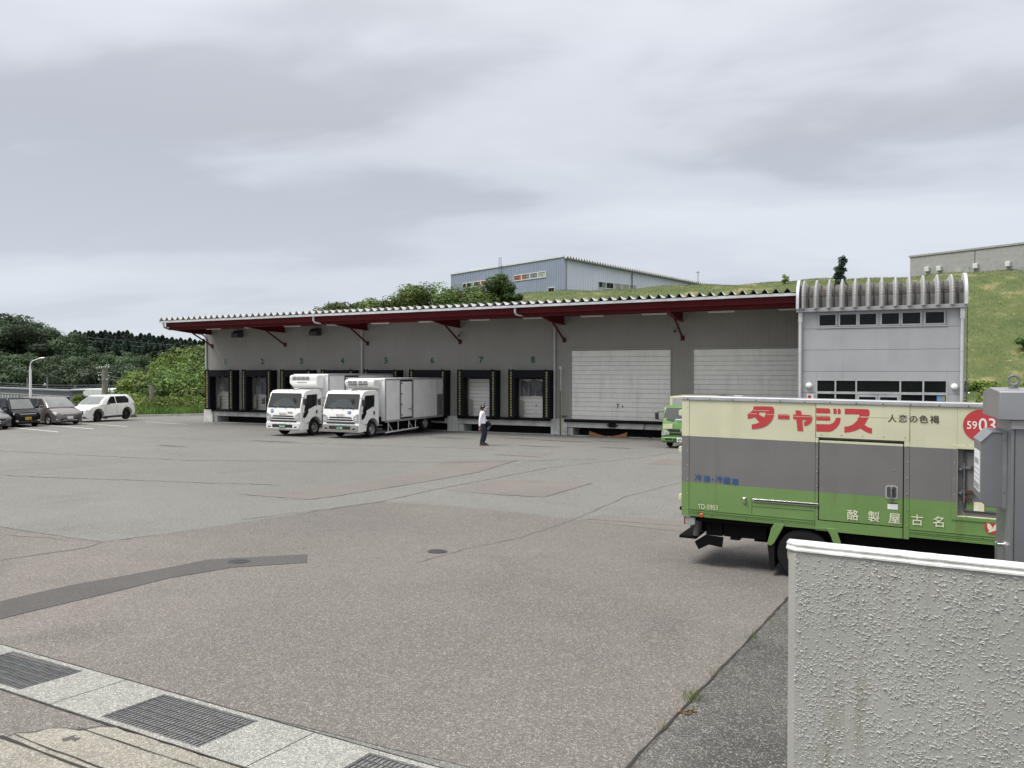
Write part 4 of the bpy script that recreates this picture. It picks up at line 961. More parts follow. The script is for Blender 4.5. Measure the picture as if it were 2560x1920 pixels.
for x in (AX0+.10, AX1-.10):
    m = MB(); m.tube((x, AY-.09, 0.1), (x, AY-.09, 5.45), .058, 12); m.prism([(AY-.16, 5.86), (AY-.02, 5.86), (AY-.03, 5.52), (AY-.15, 5.45)], 'x', x-.075, x+.075)
    for z in (1.8, 3.0, 4.2): m.tube((x, AY-.09, z), (x, AY-.09, z+.05), .066, 12)
    m.build('downpipe', M['pipe'], an, world=True)
m = MB(); m.tube((AX1+.09, AY+.1, .1), (AX1+.09, AY+.1, 5.9), .02, 6)
for j in range(18): m.box(AX1+.05, AX1+.12, AY+.06, AY+.14, .4+j*.3, .43+j*.3)
m.build('conduit', M['galv'], an, world=True)
m = MB(); m.lathe([(0, -.05), (.05, 0), (0, .05)], (AX1+.16, AY+.1, 2.55), k=10); m.build('pipe_cap', M['globe'], an, world=True)
# curved ribbed roof
m = MB(); m.box(AX0-.06, AX1+.06, AY-.20, AY-.05, 5.87, 6.03); m.build('gutter', M['alu_dull'], an, world=True, bevel=.01)
path = [(AY-.13, 6.0), (AY-.13, 6.15), (AY-.13, 6.30), (AY-.13, 6.42)]
c0 = (AY+.62, 6.42); rr = .75
for j in range(1, 25):
    a = math.pi-math.pi*.5*j/24; path.append((c0[0]+rr*math.cos(a), c0[1]+(.60)*math.sin(a)))
path += [(AY+2.5, 6.98), (49.6, 6.5)]
def nrm(i):
    a = Vector(path[max(i-1, 0)]); b = Vector(path[min(i+1, len(path)-1)]); d = (b-a).normalized(); return Vector((-d.y, d.x))
pr = []; x = AX0+.02; pit_ = (AX1-AX0-.04)/12.25
first = True
while x < AX1-.03:
    for dx, h in ((0, 0), (.085, 0), (.16, .225), (.19, .24), (.22, .225), (.295, 0), (.365, 0), (.385, -.02), (.425, -.02), (.445, 0)):
        if x+dx*pit_/.5 <= AX1-.02: pr.append((x+dx*pit_/.5, h))
    x += pit_
pr.append((AX1-.02, 0)); vs = []
for i, (y, z) in enumerate(path):
    nv = nrm(i); cr_ = (.012 if i % 2 else -.008) if 4 <= i <= 27 else 0
    for px, h in pr:
        o_ = h+(cr_ if h >= 0 else 0); vs.append((px, y+nv.x*o_, z+nv.y*o_))
k = len(pr); m = MB()
for i in range(len(path)-1):
    for j in range(k-1):
        q = j % 10; mi = 0 if q in (1, 2, 3, 4) else (2 if q in (6, 7) and i < 26 or (q in (0, 5, 8, 9) and 3 < i < 26 and i % 2) else 1)
        m.f.append((i*k+j, i*k+j+1, (i+1)*k+j+1, (i+1)*k+j)); m.m.append(mi)
m.v = vs
m.build('ribbed_roof', [M['roof_rib'], M['annex_roof'], M['roof_stain']], an, world=True, recalc=False)
for a, b in ((AX0-.06, AX0+.05), (AX1-.05, AX1+.06)):
    po = [(path[i][0]+nrm(i).x*.27, path[i][1]+nrm(i).y*.27) for i in range(28)]; pi_ = [(path[i][0], path[i][1]) for i in range(28)]
    pi_ = [(max(y, AY-.05), z) for y, z in pi_]
    m = MB(); m.prism(po+[(po[-1][0]+.4, po[-1][1])]+[(po[-1][0]+.4, 6.0)]+[(AY-.13, 6.032)], 'x', a, b); m.build('end_cap', M['gutter'], an, world=True)

# ------------------------------------------------------------------ buildings on the bank
def far_building(name, label, P0, dirL, LL, dirR, LR, zt0, ztL, ztR, zb, mL, mR, pitch):
    t = thing(name, label, 'building', (P0.x, P0.y, zb))
    dl = Vector((*dirL, 0)); drr = Vector((*dirR, 0))
    def face(d, L_, z0, z1, mt, nm, nrm_):
        m = MB(); k = int(L_/pitch); s = 0
        for i in range(k):
            for (a, b, o1, o2) in ((0, .35, 0, 0), (.35, .42, 0, 1), (.42, .93, 1, 1), (.93, 1, 1, 0)):
                sa = (i+a)*L_/k; sb = (i+b)*L_/k
                A = P0+d*sa+nrm_*.04*o1; B = P0+d*sb+nrm_*.04*o2; za = z0+(z1-z0)*sa/L_; zb_ = z0+(z1-z0)*sb/L_
                m.quad((A.x, A.y, zb), (B.x, B.y, zb), (B.x, B.y, zb_), (A.x, A.y, za))
        return m.build(nm, mt, t, world=True, recalc=False)
    nl = Vector((-dl.y, dl.x, 0)); nr = Vector((-drr.y, drr.x, 0))
    if nl.dot(-P0) < 0: nl = -nl
    if nr.dot(-P0) < 0: nr = -nr
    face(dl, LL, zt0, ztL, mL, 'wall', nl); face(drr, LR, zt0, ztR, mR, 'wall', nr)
    return t, dl, drr, nl, nr
ang = lambda a: (math.cos(R(114.7+a)), math.sin(R(114.7+a)))     # a degrees left of the view axis
P0 = at(1410, 925, 100); P0.z = 0
tb, dl, drr, nl, nr = far_building('hill_warehouse', 'blue-grey ribbed metal warehouse standing on top of the bank', P0, ang(40.4), 24.6, ang(-49.6), 42, 17.95, 17.95, 16.0, 9, M['blue_wall'], M['blue_wall_lit'], .42)
def on_face(px, py, P, d):      # photo ray meets the vertical face through P along d
    v = cD+cR*(px-1280)/1950+cU*(960-py)/1950; nn_ = np.array([-d.y, d.x, 0]); kk = (P.x*nn_[0]+P.y*nn_[1])/(v@nn_); q = v*kk
    return (q[0]-P.x)*d.x+(q[1]-P.y)*d.y, q[2]+CAMZ
def fbox(m, P, d, nv, s0, s1, z0, z1, o0, o1):
    vs = []
    for z in (z0, z1):
        for s, o in ((s0, o0), (s1, o0), (s1, o1), (s0, o1)): q = P+d*s+nv*o; vs.append((q.x, q.y, z))
    m.add(vs, [(0, 3, 2, 1), (4, 5, 6, 7), (0, 1, 5, 4), (1, 2, 6, 5), (2, 3, 7, 6), (3, 0, 4, 7)])
def win_row(pxs, z0, z1, P, d, nv, fill, t, frame='far_white'):
    S_ = [on_face(px, 700, P, d)[0] for px in pxs]
    for a, b, fl in zip(S_, S_[1:], fill):
        a, b = min(a, b), max(a, b); m = MB()
        fbox(m, P, d, nv, a, b, z0, z0+.1, .05, .12); fbox(m, P, d, nv, a, b, z1-.1, z1, .05, .12); fbox(m, P, d, nv, a, a+.08, z0+.101, z1-.101, .05, .12); fbox(m, P, d, nv, b-.08, b, z0+.101, z1-.101, .05, .12)
        f = m.build('window', M[frame], t, world=True); mid = (a+b)/2
        for c, e_, ff in ((a+.081, mid-.03, fl[0]), (mid+.03, b-.081, fl[1])):
            m = MB(); fbox(m, P, d, nv, c, e_, z0+.101, z1-.101, .06, .075); m.build('pane', M[ff], f, world=True)
G_, C_, W_ = 'glass_dark', 'curtain_orange', 'window_pale'
s1, z1 = on_face(1367, 677, P0, dl); s2, z2 = on_face(1367, 693, P0, dl)
win_row([1367, 1346, 1326, 1305, 1286], z2, z1, P0, dl, nl, [(W_, W_), ('far_slate', 'far_slate'), ('far_slate', C_), (C_, C_)], tb)
s1, z1 = on_face(1222, 699, P0, dl); s2, z2 = on_face(1222, 713, P0, dl)
win_row([1240, 1222, 1203, 1185, 1167, 1158], z2, z1, P0, dl, nl, [(W_, W_), (W_, C_), (C_, G_), ('far_slate', G_), (G_, G_)], tb)
s1, z1 = on_face(1388, 717, P0, dl); win_row([1388, 1371], z1-1.3, z1, P0, dl, nl, [(G_, G_)], tb)
s1, z1 = on_face(1495, 703, P0, drr); s2, z2 = on_face(1495, 720, P0, drr)
win_row([1495, 1514, 1533, 1553, 1572, 1590], z2, z1, P0, drr, nr, [(G_, 'far_slate'), (G_, G_), (W_, W_), (W_, W_), (W_, W_)], tb)
m = MB(); fbox(m, P0, dl, nl, -.1, 24.7, 17.9, 18.1, -.1, .15); m.build('parapet_trim', M['far_white'], tb, world=True)
# overhanging ribbed roof edge of the right face
m = MB()
for i in range(84):
    s = i*.5; z = 17.75-(17.95-16.0)*s/42
    q = [P0+drr*(s+a)+nr*.5 for a in (0, .12, .25, .38)]; hh = (0, .28, .28, 0)
    b_ = [P0+drr*(s+a)-nr*20 for a in (0, .12, .25, .38)]
    vs = [(p.x, p.y, z+h) for p, h in zip(q, hh)]+[(p.x, p.y, z+h+.2) for p, h in zip(b_, hh)]
    m.add(vs, [(0, 1, 5, 4), (1, 2, 6, 5), (2, 3, 7, 6)])
m.build('ribbed_roof', M['roof'], tb, world=True, recalc=False)
m = MB()
vs = []
for s in (-.1, 42):
    z = 17.60-1.95*s/42
    for o, dz in ((.04, 0), (.55, 0), (.55, .15), (.04, .15)): q = P0+drr*s+nr*o; vs.append((q.x, q.y, z+dz))
m.add(vs, [(0, 1, 2, 3), (7, 6, 5, 4), (0, 4, 5, 1), (1, 5, 6, 2), (2, 6, 7, 3), (3, 7, 4, 0)]); m.build('eave', M['far_slate'], tb, world=True)
for s in (.2, 13, 26, 39):
    m = MB(); q = P0+drr*s+nr*.15; m.tube((q.x, q.y, 9), (q.x, q.y, 17.5-1.95*s/42), .09, 6); m.build('downpipe', M['far_slate'], tb, world=True)
s1, _ = on_face(1257, 690, P0, dl); m = MB()
for o in (0, .45):
    q = P0+dl*(s1+o)+nl*.3; m.tube((q.x, q.y, 12), (q.x, q.y, 19.2), .035, 5)
for j in range(20):
    a = P0+dl*s1+nl*.3; b = P0+dl*(s1+.45)+nl*.3; z = 12.2+j*.36; m.tube((a.x, a.y, z), (b.x, b.y, z), .02, 4)
m.build('ladder', M['galv'], tb, world=True)
q = P0+dl*24.6; m = MB(); m.tube((q.x-.2, q.y, 15.5), (q.x-1.9, q.y-.5, 13.6), .05, 5); m.build('brace', M['galv'], tb, world=True)
m = MB(); q0, q1, q2 = P0, P0+dl*24.6, P0+drr*42; q3 = q1+drr*42
m.add([(q0.x, q0.y, 17.9), (q1.x, q1.y, 17.9), (q3.x, q3.y, 15.95), (q2.x, q2.y, 15.95)], [(0, 1, 2, 3)]); m.build('roof', M['far_slate'], tb, world=True)
# right grey building
P1 = at(2272, 925, 92); P1.z = 0; d1 = Vector((*ang(35.5+180), 0)); n1_ = Vector((-d1.y, d1.x, 0)); n1_ = n1_ if n1_.dot(-P1) > 0 else -n1_
t2 = thing('ridge_building', 'flat-roofed beige-grey panelled building above the bank at the right edge', 'building', (P1.x, P1.y, 9))
_, zt = on_face(2272, 644, P1, d1)
for j in range(5):
    for r_ in range(3):
        m = MB(); a = j*7.2; z0 = 9+r_*(zt-9)/3; z1 = 9+(r_+1)*(zt-9)/3; fbox(m, P1, d1, n1_, a+.04, a+7.16, z0+.03, z1-.03, -.2, 0); m.build('wall_panel', M['far_grey'], t2, world=True)
m = MB(); fbox(m, P1, d1, n1_, -.1, 36.1, zt, zt+.2, -20, .1); m.build('roof', M['far_grey'], t2, world=True)
m = MB(); fbox(m, P1, d1, n1_, 0, 36, 9, zt, -20, -.21); m.build('core', M['far_slate'], t2, world=True)
for px, py in ((2320, 674), (2350, 672), (2441, 666), (2522, 661)):
    s, z = on_face(px, py, P1, d1); m = MB(); fbox(m, P1, d1, n1_, s-.25, s+.25, z-.25, z+.3, .0, .4); m.build('vent_hood', M['far_white'], t2, world=True, bevel=.05)
for px in (2380, 2402, 2545): 
    s, z = on_face(px, 672, P1, d1); m = MB(); fbox(m, P1, d1, n1_, s, s+.95, z-.5, z+.1, .0, .05); m.build('window', M['window_pale'], t2, world=True)
q = at(1745, 690, 110)
po = thing('thin_pole', 'very thin pole on the skyline right of the blue-grey warehouse', 'pole', (q.x, q.y, 11)); MB().tube((0, 0, 0), (0, 0, 6.4), .05, 5).build('shaft', M['galv'], po); MB().tube((-.25, 0, 6.2), (.25, 0, 6.2), .05, 5).build('crossbar', M['galv'], po)

# ------------------------------------------------------------------ buildings beyond the car park
A = at(-40, 925, 88); B = at(179, 925, 73); A.z = B.z = 0; d = (B-A).normalized(); nv = Vector((-d.y, d.x, 0)); nv = nv if nv.dot(-A) > 0 else -nv; L_ = (B-A).length
t3 = thing('long_office', 'long low slate-grey building with a strip of pale windows behind the parked cars', 'building', (A.x, A.y, -3.6))
m = MB(); fbox(m, A, d, nv, 0, L_, -3.6, .05, -1, 0); fbox(m, A, d, nv, 0, L_, 1.0, 1.45, -1, 0); fbox(m, A, d, nv, 0, .5, .051, .999, -1, 0); fbox(m, A, d, nv, L_-.4, L_, .051, .999, -1, 0); m.build('wall', M['far_slate'], t3, world=True)
m = MB(); fbox(m, A, d, nv, -.2, L_+.2, 1.452, 1.56, -1.1, .3); m.build('roof_edge', M['far_slate'], t3, world=True)
m = MB(); fbox(m, A, d, nv, .5, L_-.4, .051, .999, -.5, -.3); m.build('blinds', M['window_pale'], t3, world=True)
nw = 26; rw = random.Random(4)
for i in range(nw):
    a = .5+(L_-.9)*i/nw; b = .5+(L_-.9)*(i+1)/nw; m = MB(); fbox(m, A, d, nv, a, a+.09, .06, .99, -.12, .03); fbox(m, A, d, nv, a+.091, b, .06, .12, -.12, .03); fbox(m, A, d, nv, a+.091, b, .93, .99, -.12, .03)
    f = m.build('window', M['far_white'], t3, world=True); m = MB(); fbox(m, A, d, nv, a+.091, b-.001, .121, .929, -.1, -.08); m.build('pane', M[rw.choice(['window_pale', 'window_pale', 'far_slate']) if i < 21 else 'glass_dark'], f, world=True)
A = at(182, 925, 96); B = at(420, 925, 88); A.z = B.z = 0; d = (B-A).normalized(); nv = Vector((-d.y, d.x, 0)); nv = nv if nv.dot(-A) > 0 else -nv; L_ = (B-A).length
t4 = thing('white_hall', 'low white hall with yellow and blue bands and dark windows behind the white SUV', 'building', (A.x, A.y, -4))
m = MB(); fbox(m, A, d, nv, 0, L_, -4, -1.75, -8, 0); fbox(m, A, d, nv, 0, L_, -.15, 1.12, -8, 0.3); m.build('wall', M['far_white'], t4, world=True)
m = MB(); fbox(m, A, d, nv, 0, L_, -.55, -.151, -8, .25); m.build('yellow_band', M['far_yellow'], t4, world=True)
m = MB(); fbox(m, A, d, nv, 0, 1.9, -1.749, -.551, -8, .0); m.build('blue_panel', M['far_blue'], t4, world=True)
m = MB(); fbox(m, A, d, nv, 1.9, L_, -1.749, -.551, -8, -.1); m.build('wall', M['far_grey'], t4, world=True)
for i in range(6):
    a = 2.0+i*2.0; m = MB(); fbox(m, A, d, nv, a, a+1.85, -1.70, -.6, -.09, -.02); f = m.build('window', M['glass_dark'], t4, world=True)
# ------------------------------------------------------------------ poles, wires, lamp
def gl(p): return gz(p.y)+gdrop(p.x, p.y)
p = at(77, 1040, 58); sl = thing('street_lamp', 'white street lamp with curved arm standing behind the parked minivan', 'street lamp', (p.x, p.y, gl(p)), R(24.7))
H = at(77, 893, 58).z-gl(p)
m = MB(); m.tube((0, 0, 0), (0, 0, H*.80), .105, 10, .085); m.tube((0, 0, H*.80), (0, 0, H*.86), .06, 10, .04); m.path([(0, 0, H*.85), (.03, 0, H*.90), (.15, 0, H*.935), (.5, 0, H*.965), (.72, 0, H*.985)], .035, 8); m.build('pole', M['white_worn'], sl, smooth=True)
m = MB(); m.lathe([(0, .06), (.12, .045), (.20, 0), (.17, -.03), (0, -.05)], (0, 0, 0), k=14); o = m.build('lamp_head', M['globe'], sl, smooth=True); o.location = (.87, 0, H*.985); o.rotation_euler = (0, R(-8), 0); o.scale = (1.25, .7, 1)
# big utility pole
p = at(262, 925, 88); zb = gl(p); up = thing('utility_pole', 'thick brown concrete utility pole with crossarms and white insulators behind the SUV', 'utility pole', (p.x, p.y, zb), R(24.7))
zt = at(262, 916, 88).z-zb; m = MB(); m.tube((0, 0, 0), (0, 0, zt), .40, 14, .30); m.build('pole', M['pole_conc'], up, smooth=True)
m = MB(); m.box(-.80, .80, -.08, .08, zt-.72, zt-.64); m.build('crossarm', M['alu_dull'], up); m = MB(); m.box(-.78, .6, -.34, -.28, zt-.22, zt-.14); m.build('crossarm', M['pole_conc'], up)
ins = [(-.7, -.30, zt-.18), (-.45, -.30, zt-.05), (-.2, -.3, zt-.1), (.22, -.3, zt-.02), (.35, -.3, zt+.12), (.62, -.3, zt+.18), (.6, -.3, zt-.06), (-.7, 0, zt-1.0), (.42, 0, zt-1.0), (-.5, -.35, zt-1.45), (.42, -.35, zt-1.45), (-.45, 0, zt-.95)]
i0 = None
for q in ins:
    if i0 is None: i0 = MB().lathe([(0, -.07), (.055, -.06), (.055, -.01), (.035, 0), (.06, .02), (.05, .06), (0, .07)], (0, 0, 0), k=10).build('insulator', M['globe'], up, smooth=True); c = i0
    else: c = i0.copy(); COL.objects.link(c)
    c.location = q
m = MB(); m.tube((-.7, 0, zt-1.05), (-.7, 0, zt-.7), .02, 5); m.tube((.42, 0, zt-1.05), (.42, 0, zt-.7), .02, 5); m.tube((-.5, -.35, zt-1.5), (.42, -.35, zt-1.5), .025, 5); m.tube((.5, 0, zt-2.2), (.95, .1, 0), .05, 6); m.build('fittings', M['pole_conc'], up)
for px, yt, lb, sd_ in ((68, 944, 'slim galvanised pole behind the long grey building, left of the lamp post', 1), (118, 942, 'slim galvanised pole behind the long grey building, right of the lamp post', -1), (275, 972, 'slim pole partly hidden right of the thick utility pole', 1)):
    p = at(px, 925, 100); t = thing('slim_pole', lb, 'utility pole', (p.x, p.y, -4), R(24.7)); zt2 = at(px, yt, 100).z+4
    MB().tube((0, 0, 0), (0, 0, zt2), .12 if px != 275 else .05, 8, .09 if px != 275 else .05).build('pole', M['galv'], t)
    m = MB(); m.box(-.05, .55*sd_, -.03, .03, zt2-1.1, zt2-1.04); m.box(-.05, .5*sd_, -.03, .03, zt2-2.6, zt2-2.54); m.tube((.3*sd_, 0, zt2-1.0), (.3*sd_, 0, zt2-.8), .09, 8); m.tube((.3*sd_, 0, zt2-2.5), (.3*sd_, 0, zt2-2.3), .09, 8); m.build('insulator_arm', M['globe'], t)
WR = [((-60, 952), (262, 962), 95, 4), ((-60, 958), (262, 967), 95, 4), ((-60, 965), (262, 972), 95, 3), ((-60, 972), (262, 980), 95, 3), ((262, 938), (560, 975), 92, 5), ((262, 945), (560, 982), 92, 5), ((262, 962), (560, 978), 92, 4),
      ((180, 838), (530, 868), 230, 7), ((180, 846), (530, 880), 230, 7), ((180, 855), (530, 888), 230, 7)]
for i, (a, b, Z, sag) in enumerate(WR):
    A = at(a[0], a[1], Z); B = at(b[0], b[1], Z+(3 if Z < 200 else 0)); pts = []
    for j in range(17):
        u = j/16; q = A.lerp(B, u); q.z -= sag*4*u*(1-u)*.06; pts.append(q)
    m = MB(); m.path(pts, .018 if Z < 200 else .022, 4)
    nm = 'overhead wire running left from the thick utility pole' if b[0] == 262 else ('overhead wire running right from the thick utility pole' if Z < 200 else 'high overhead line crossing in front of the conifers')
    tag(m.build('overhead_wire', M['far_slate'], None, recalc=False), nm, 'wire', 'overhead wires')
p = at(378, 1036, 63.5); t = thing('concrete_stump', 'weathered stained concrete post standing among weeds in front of the bushes', 'post', (p.x, p.y, gl(p)-.05))
hgt = at(378, 975, 63.5).z-p.z+.3; m = MB(); m.tube((0, 0, 0), (.05, 0, hgt*.55), .20, 9, .16); m.tube((.05, 0, hgt*.55), (.03, 0, hgt), .165, 9, .13); m.build('shaft', M['pole_conc'], t, smooth=True); MB().lathe([(.0, .16), (.30, .13), (.36, 0)], (0, 0, 0), k=11).build('footing', M['pole_conc'], t)
#PART3
# ------------------------------------------------------------------ vehicles
def wheel(parent, x, y, r, w, side, rimm='rim', dual=False, rr=.6, holes=8):
    """tyre with its own rim; side = +1 when the outer face looks to +x"""
    m = MB(); h = w/2
    m.lathe([(r*rr, -h*.85), (r*.80, -h), (r*.95, -h*.9), (r, -h*.6), (r, h*.6), (r*.95, h*.9), (r*.80, h), (r*rr, h*.85)], (0, 0, 0), axis='x', k=28)
    t = m.build('wheel', M['tyre'], parent, smooth=True); t.location = (x, y, r)
    m = MB(); s = side
    m.lathe([(r*rr, s*h*.80), (r*rr*.94, s*h*.80), (r*rr*.88, s*h*.2), (r*rr*.55, s*h*.05), (r*rr*.42, s*h*.55), (r*rr*.20, s*h*.62), (0, s*h*.62)], (0, 0, 0), axis='x', k=28)
    m.lathe([(r*rr*.99, -s*h*.3), (0, -s*h*.3)], (0, 0, 0), axis='x', k=20)
    rm = m.build('rim', M[rimm], t, smooth=True)
    m = MB()
    for i in range(holes):
        a = 6.283*i/holes; m.disc((s*(h*.16), r*rr*.70*math.cos(a), r*rr*.70*math.sin(a)), r*rr*.11, 'x', 8)
    m.build('rim_holes', M['under'], t, recalc=False)
    return t
def truck_cab(T, W, prof, arch, paint, ws, sidewin, glass, opt):
    """cab from its side profile; ws = (z0, y0, z1, y1) windscreen, local front is -y"""
    h = W/2; pts = []
    ac, ar, az = arch
    pts += prof['front']+prof['top']+prof['back']
    for i in range(9):
        a = R(8+164*i/8); pts.append((ac+ar*math.cos(a), az+ar*math.sin(a)))
    m = MB().prism(pts, 'x', -h, h); body = m.build('cab', paint, T, bevel=opt.get('bev', .09), bseg=4)
    z0, y0, z1, y1 = ws; k = .012; m = MB(); nn_ = 10; vs = []
    for i in range(nn_+1):
        u = -1+2*i/nn_; wbot = h*.93; wtop = h*.86; bow = .05*u*u
        for j, (z, y, w) in enumerate(((z0, y0, wbot), (z1, y1, wtop))): vs.append((u*w, y-k+bow*.4, z))
    m.add(vs, [(2*i, 2*i+2, 2*i+3, 2*i+1) for i in range(nn_)])
    m.add([(a[0], a[1]+.004, a[2]) for a in [(-h*.955, y0-k, z0-.03), (h*.955, y0-k, z0-.03), (h*.885, y1-k, z1+.03), (-h*.885, y1-k, z1+.03)]], [(0, 1, 2, 3)], 1)
    m.build('windscreen', [M['glass_cab'], M['plastic_black']], T, recalc=False)
    for s in (-1, 1):
        for nm, poly in sidewin:
            m = MB(); m.prism(poly, 'x', s*(h+.004), s*(h+.010)); m.build(nm, M['glass_dark'] if 'window' in nm else M['plastic_black'], T)
        # door seam and handle
        m = MB(); dpoly = opt['door']
        for a, b in zip(dpoly, dpoly[1:]):
            m.tube((s*(h+.002), a[0], a[1]), (s*(h+.002), b[0], b[1]), .006, 4)
        m.build('door_seam', M['plastic_black'], T)
        hz_ = opt['handle']; MB().box(s*(h+.002), s*(h+.035), hz_[0], hz_[0]+.08, hz_[1], hz_[1]+.17).build('door_handle', M['plastic_black'], T)
    return body
def plate(T, x, y, z, w, h, mt, txt, tm, top=None):
    p = MB().box(x-w/2, x+w/2, y-.012, y, z-h/2, z+h/2).build('number_plate', M[mt], T)
    if txt: text_mesh(txt, 'plate_text', M[tm], p, Matrix.Translation((x, y-.016, z-h*.12)) @ Matrix.Rotation(R(90), 4, 'X'), h*.72, bold=.004)
    if top: text_mesh(top, 'plate_text', M[tm], p, Matrix.Translation((x, y-.016, z+h*.32)) @ Matrix.Rotation(R(90), 4, 'X'), h*.26, bold=.002)
    return p
def mirror(T, x, y, z, s, w=.17, h=.30):
    m = MB(); m.box(x-w/2, x+w/2, y-.05, y+.05, z-h/2, z+h/2); o = m.build('mirror', M['plastic_black'], T, bevel=.03)
    m = MB(); m.path([(x, y+.03, z+h*.5), (x-s*.06, y+.02, z+h*.62), (x-s*(.30), y+.18, z+h*.66)], .013, 6); m.path([(x, y+.03, z-h*.5), (x-s*.24, y+.2, z-h*.6)], .013, 6); m.build('mirror_arm', M['plastic_black'], o)
# --- the two white refrigerated lorries
def white_truck(name, label, loc, boxtop, kind):
    T = thing(name, label, 'truck', loc, 0, 'white refrigerated lorries backed against the dock')
    W = 2.1; h = W/2
    prof = {'front': [(.62, .33), (.05, .30), (.0, .40), (0, .66), (.03, .70), (.015, 1.06)], 'top': [(.06, 1.42), (.30, 2.10), (.46, 2.23), (.8, 2.28), (1.45, 2.27)], 'back': [(1.62, 2.16), (1.66, 1.9), (1.66, .58)]}
    win = [(.30, 1.22), (.34, 1.40), (.52, 2.03), (1.24, 2.05), (1.24, 1.52)]; win2 = [(.22, .98), (.24, 1.14), (.60, 1.36), (.62, 1.18), (.44, .96), (.28, .88)]
    truck_cab(T, W, prof, (1.14, .50, .44), M['white_paint'], (1.44, .052, 2.09, .285), [('side_window', win), ('lower_window', win2)], None,
              {'door': [(.18, 1.42), (.16, .80), (.45, .62)], 'handle': (1.20, 1.10), 'bev': .085})
    m = MB(); m.prism([(1.25, 1.44), (1.30, 2.06), (1.27, 2.06), (1.22, 1.44)], 'x', h+.003, h+.012); m.build('door_seam', M['plastic_black'], T)
    # face: slots, lamps, bumper
    m = MB()
    for z, w in ((1.00, .68), (.88, .74)): m.prism([(-w, z-.038), (w, z-.038), (w-.10, z+.028), (-w+.10, z+.028)], 'y', -.016, .02)
    m.box(-.80, .80, -.006, .02, .715, .775); m.build('grille_slots', M['plastic_black'], T)
    m = MB()
    for z, w in ((.94, .78), (.82, .80)): m.prism([(-w, z-.012), (w, z-.012), (w-.06, z+.012), (-w+.06, z+.012)], 'y', -.032, .0)
    m.build('grille_bars', M['white_paint'], T, bevel=.01)
    for s in (-1, 1):
        m = MB(); m.prism([(s*.74, .80), (s*1.02, .80), (s*1.02, 1.20), (s*.80, 1.10), (s*.74, 1.0)], 'y', -.022, .05); hl = m.build('headlight', M['lamp_clear'], T, bevel=.015)
        m = MB(); m.box(s*.78, s*1.0, -.030, -.023, .955, .975); m.box(s*.78, s*1.0, -.030, -.023, .875, .89); m.build('lamp_bezel', M['white_paint'], hl)
        MB().box(s*.72, s*.90, -.06, -.03, .43, .52).build('fog_light', M['plastic_black'], T, bevel=.02)
        MB().box(s*(h+.003), s*(h+.016), .50, .64, .62, .70).build('side_lamp', M['lamp_clear'], T)
        mirror(T, s*(h+.24), .06, 1.72, s)
        wheel(T, s*(h-.16), 1.16, .40, .24, s)
        for yy in (6.05,): wheel(T, s*(h-.12), yy, .40, .24, s, dual=True); wheel(T, s*(h-.40), yy, .40, .24, s)
        m = MB()
        for z in (.34, .52): m.box(s*(h-.02), s*(h-.30), 1.70, 2.0, z, z+.05)
        m.build('step', M['galv'], T)
    b = MB(); b.prism([(-.98, .36), (.98, .36), (1.03, .44), (1.03, .64), (.98, .69), (-.98, .69), (-1.03, .64), (-1.03, .44)], 'y', -.06, .35)
    b.build('bumper', M['chrome'] if kind == 2 else M['white_worn'], T, bevel=.03)
    MB().box(-.62, .62, -.066, -.058, .44, .60).build('bumper_slot', M['plastic_black'], T)
    plate(T, 0, -.068, .52, .42, .19, 'plate_green', '55-34' if kind == 1 else '11-78', 'letter_cream')
    text_mesh('ISUZU', 'badge', M['rim'], T, Matrix.Translation((0, -.016 if kind else 0, 1.105)) @ Matrix.Rotation(R(88), 4, 'X'), .13, bold=.006, sx=1.3)
    if kind == 1:
        m = MB().disc((-.70, .022, 1.24), .10, 'y', 18); st = m.build('sticker', M['far_blue'], T, recalc=False); 
        m = MB().box(-.77, -.63, .006, .012, 1.225, 1.255); m.build('sticker_band', M['white_paint'], st)
        m = MB().box(.28, .56, .005, .02, 1.15, 1.22); m.build('badge_plate', M['alu_dull'], T)
    else:
        m = MB().box(.42, .58, .010, .024, 1.20, 1.31); st = m.build('sticker', M['logo_blue'], T); MB().box(.46, .54, .004, .009, 1.24, 1.27).build('sticker_mark', M['white_paint'], st)
    m = MB()
    for x0, x1 in ((-.55, -.85), (.10, -.25), (.68, .35)):
        m.tube((x0, .03, 1.46), (x1, .05, 1.49), .012, 5); m.tube((x0, .03, 1.46), (x0+.05, .02, 1.38), .014, 5)
    m.path([(.55, .28, 2.24), (.56, .12, 2.30), (.80, .10, 2.30), (.98, .16, 2.16)], .013, 5)
    m.build('wipers', M['plastic_black'], T)
    m = MB(); m.disc((.62, .10, 1.80), .09, 'y', 14); m.build('round_mirror', M['plastic_black'], T, recalc=False); m = MB().tube((.62, .08, 1.72), (.62, .15, 1.50), .01, 5).build('mirror_stem', M['plastic_black'], T)
    # box
    BW = 1.10; y0, y1 = 2.10, 8.42; zb = .72; zt = boxtop
    m = MB(); m.box(-BW, BW, y0, y1, zb, zt); body = m.build('cargo_box', M['box_white'], T, bevel=.02)
    for s in (-1, 1):
        e_ = s*(BW+.004); o_ = s*(BW+.022)
        m = MB(); m.box(e_, s*(BW+.03), y0, y1, zb-.06, zb+.04); m.box(e_, o_, y0+.0, y1, zt-.07, zt+.01)
        for yy, w in ((y0, .10), (y0+1.32, .05), (y0+2.55, .08), (y0+5.05, .04), (y1-.08, .08)): m.box(e_, o_, yy, yy+w, zb+.041, zt-.071)
        m.build('side_frame', M['alu_dull'], body)
        m = MB(); m.box(e_, s*(BW+.012), y0+1.375, y0+2.545, zb+.041, zt-.071); m.build('door_gasket', M['plastic_black'], body)
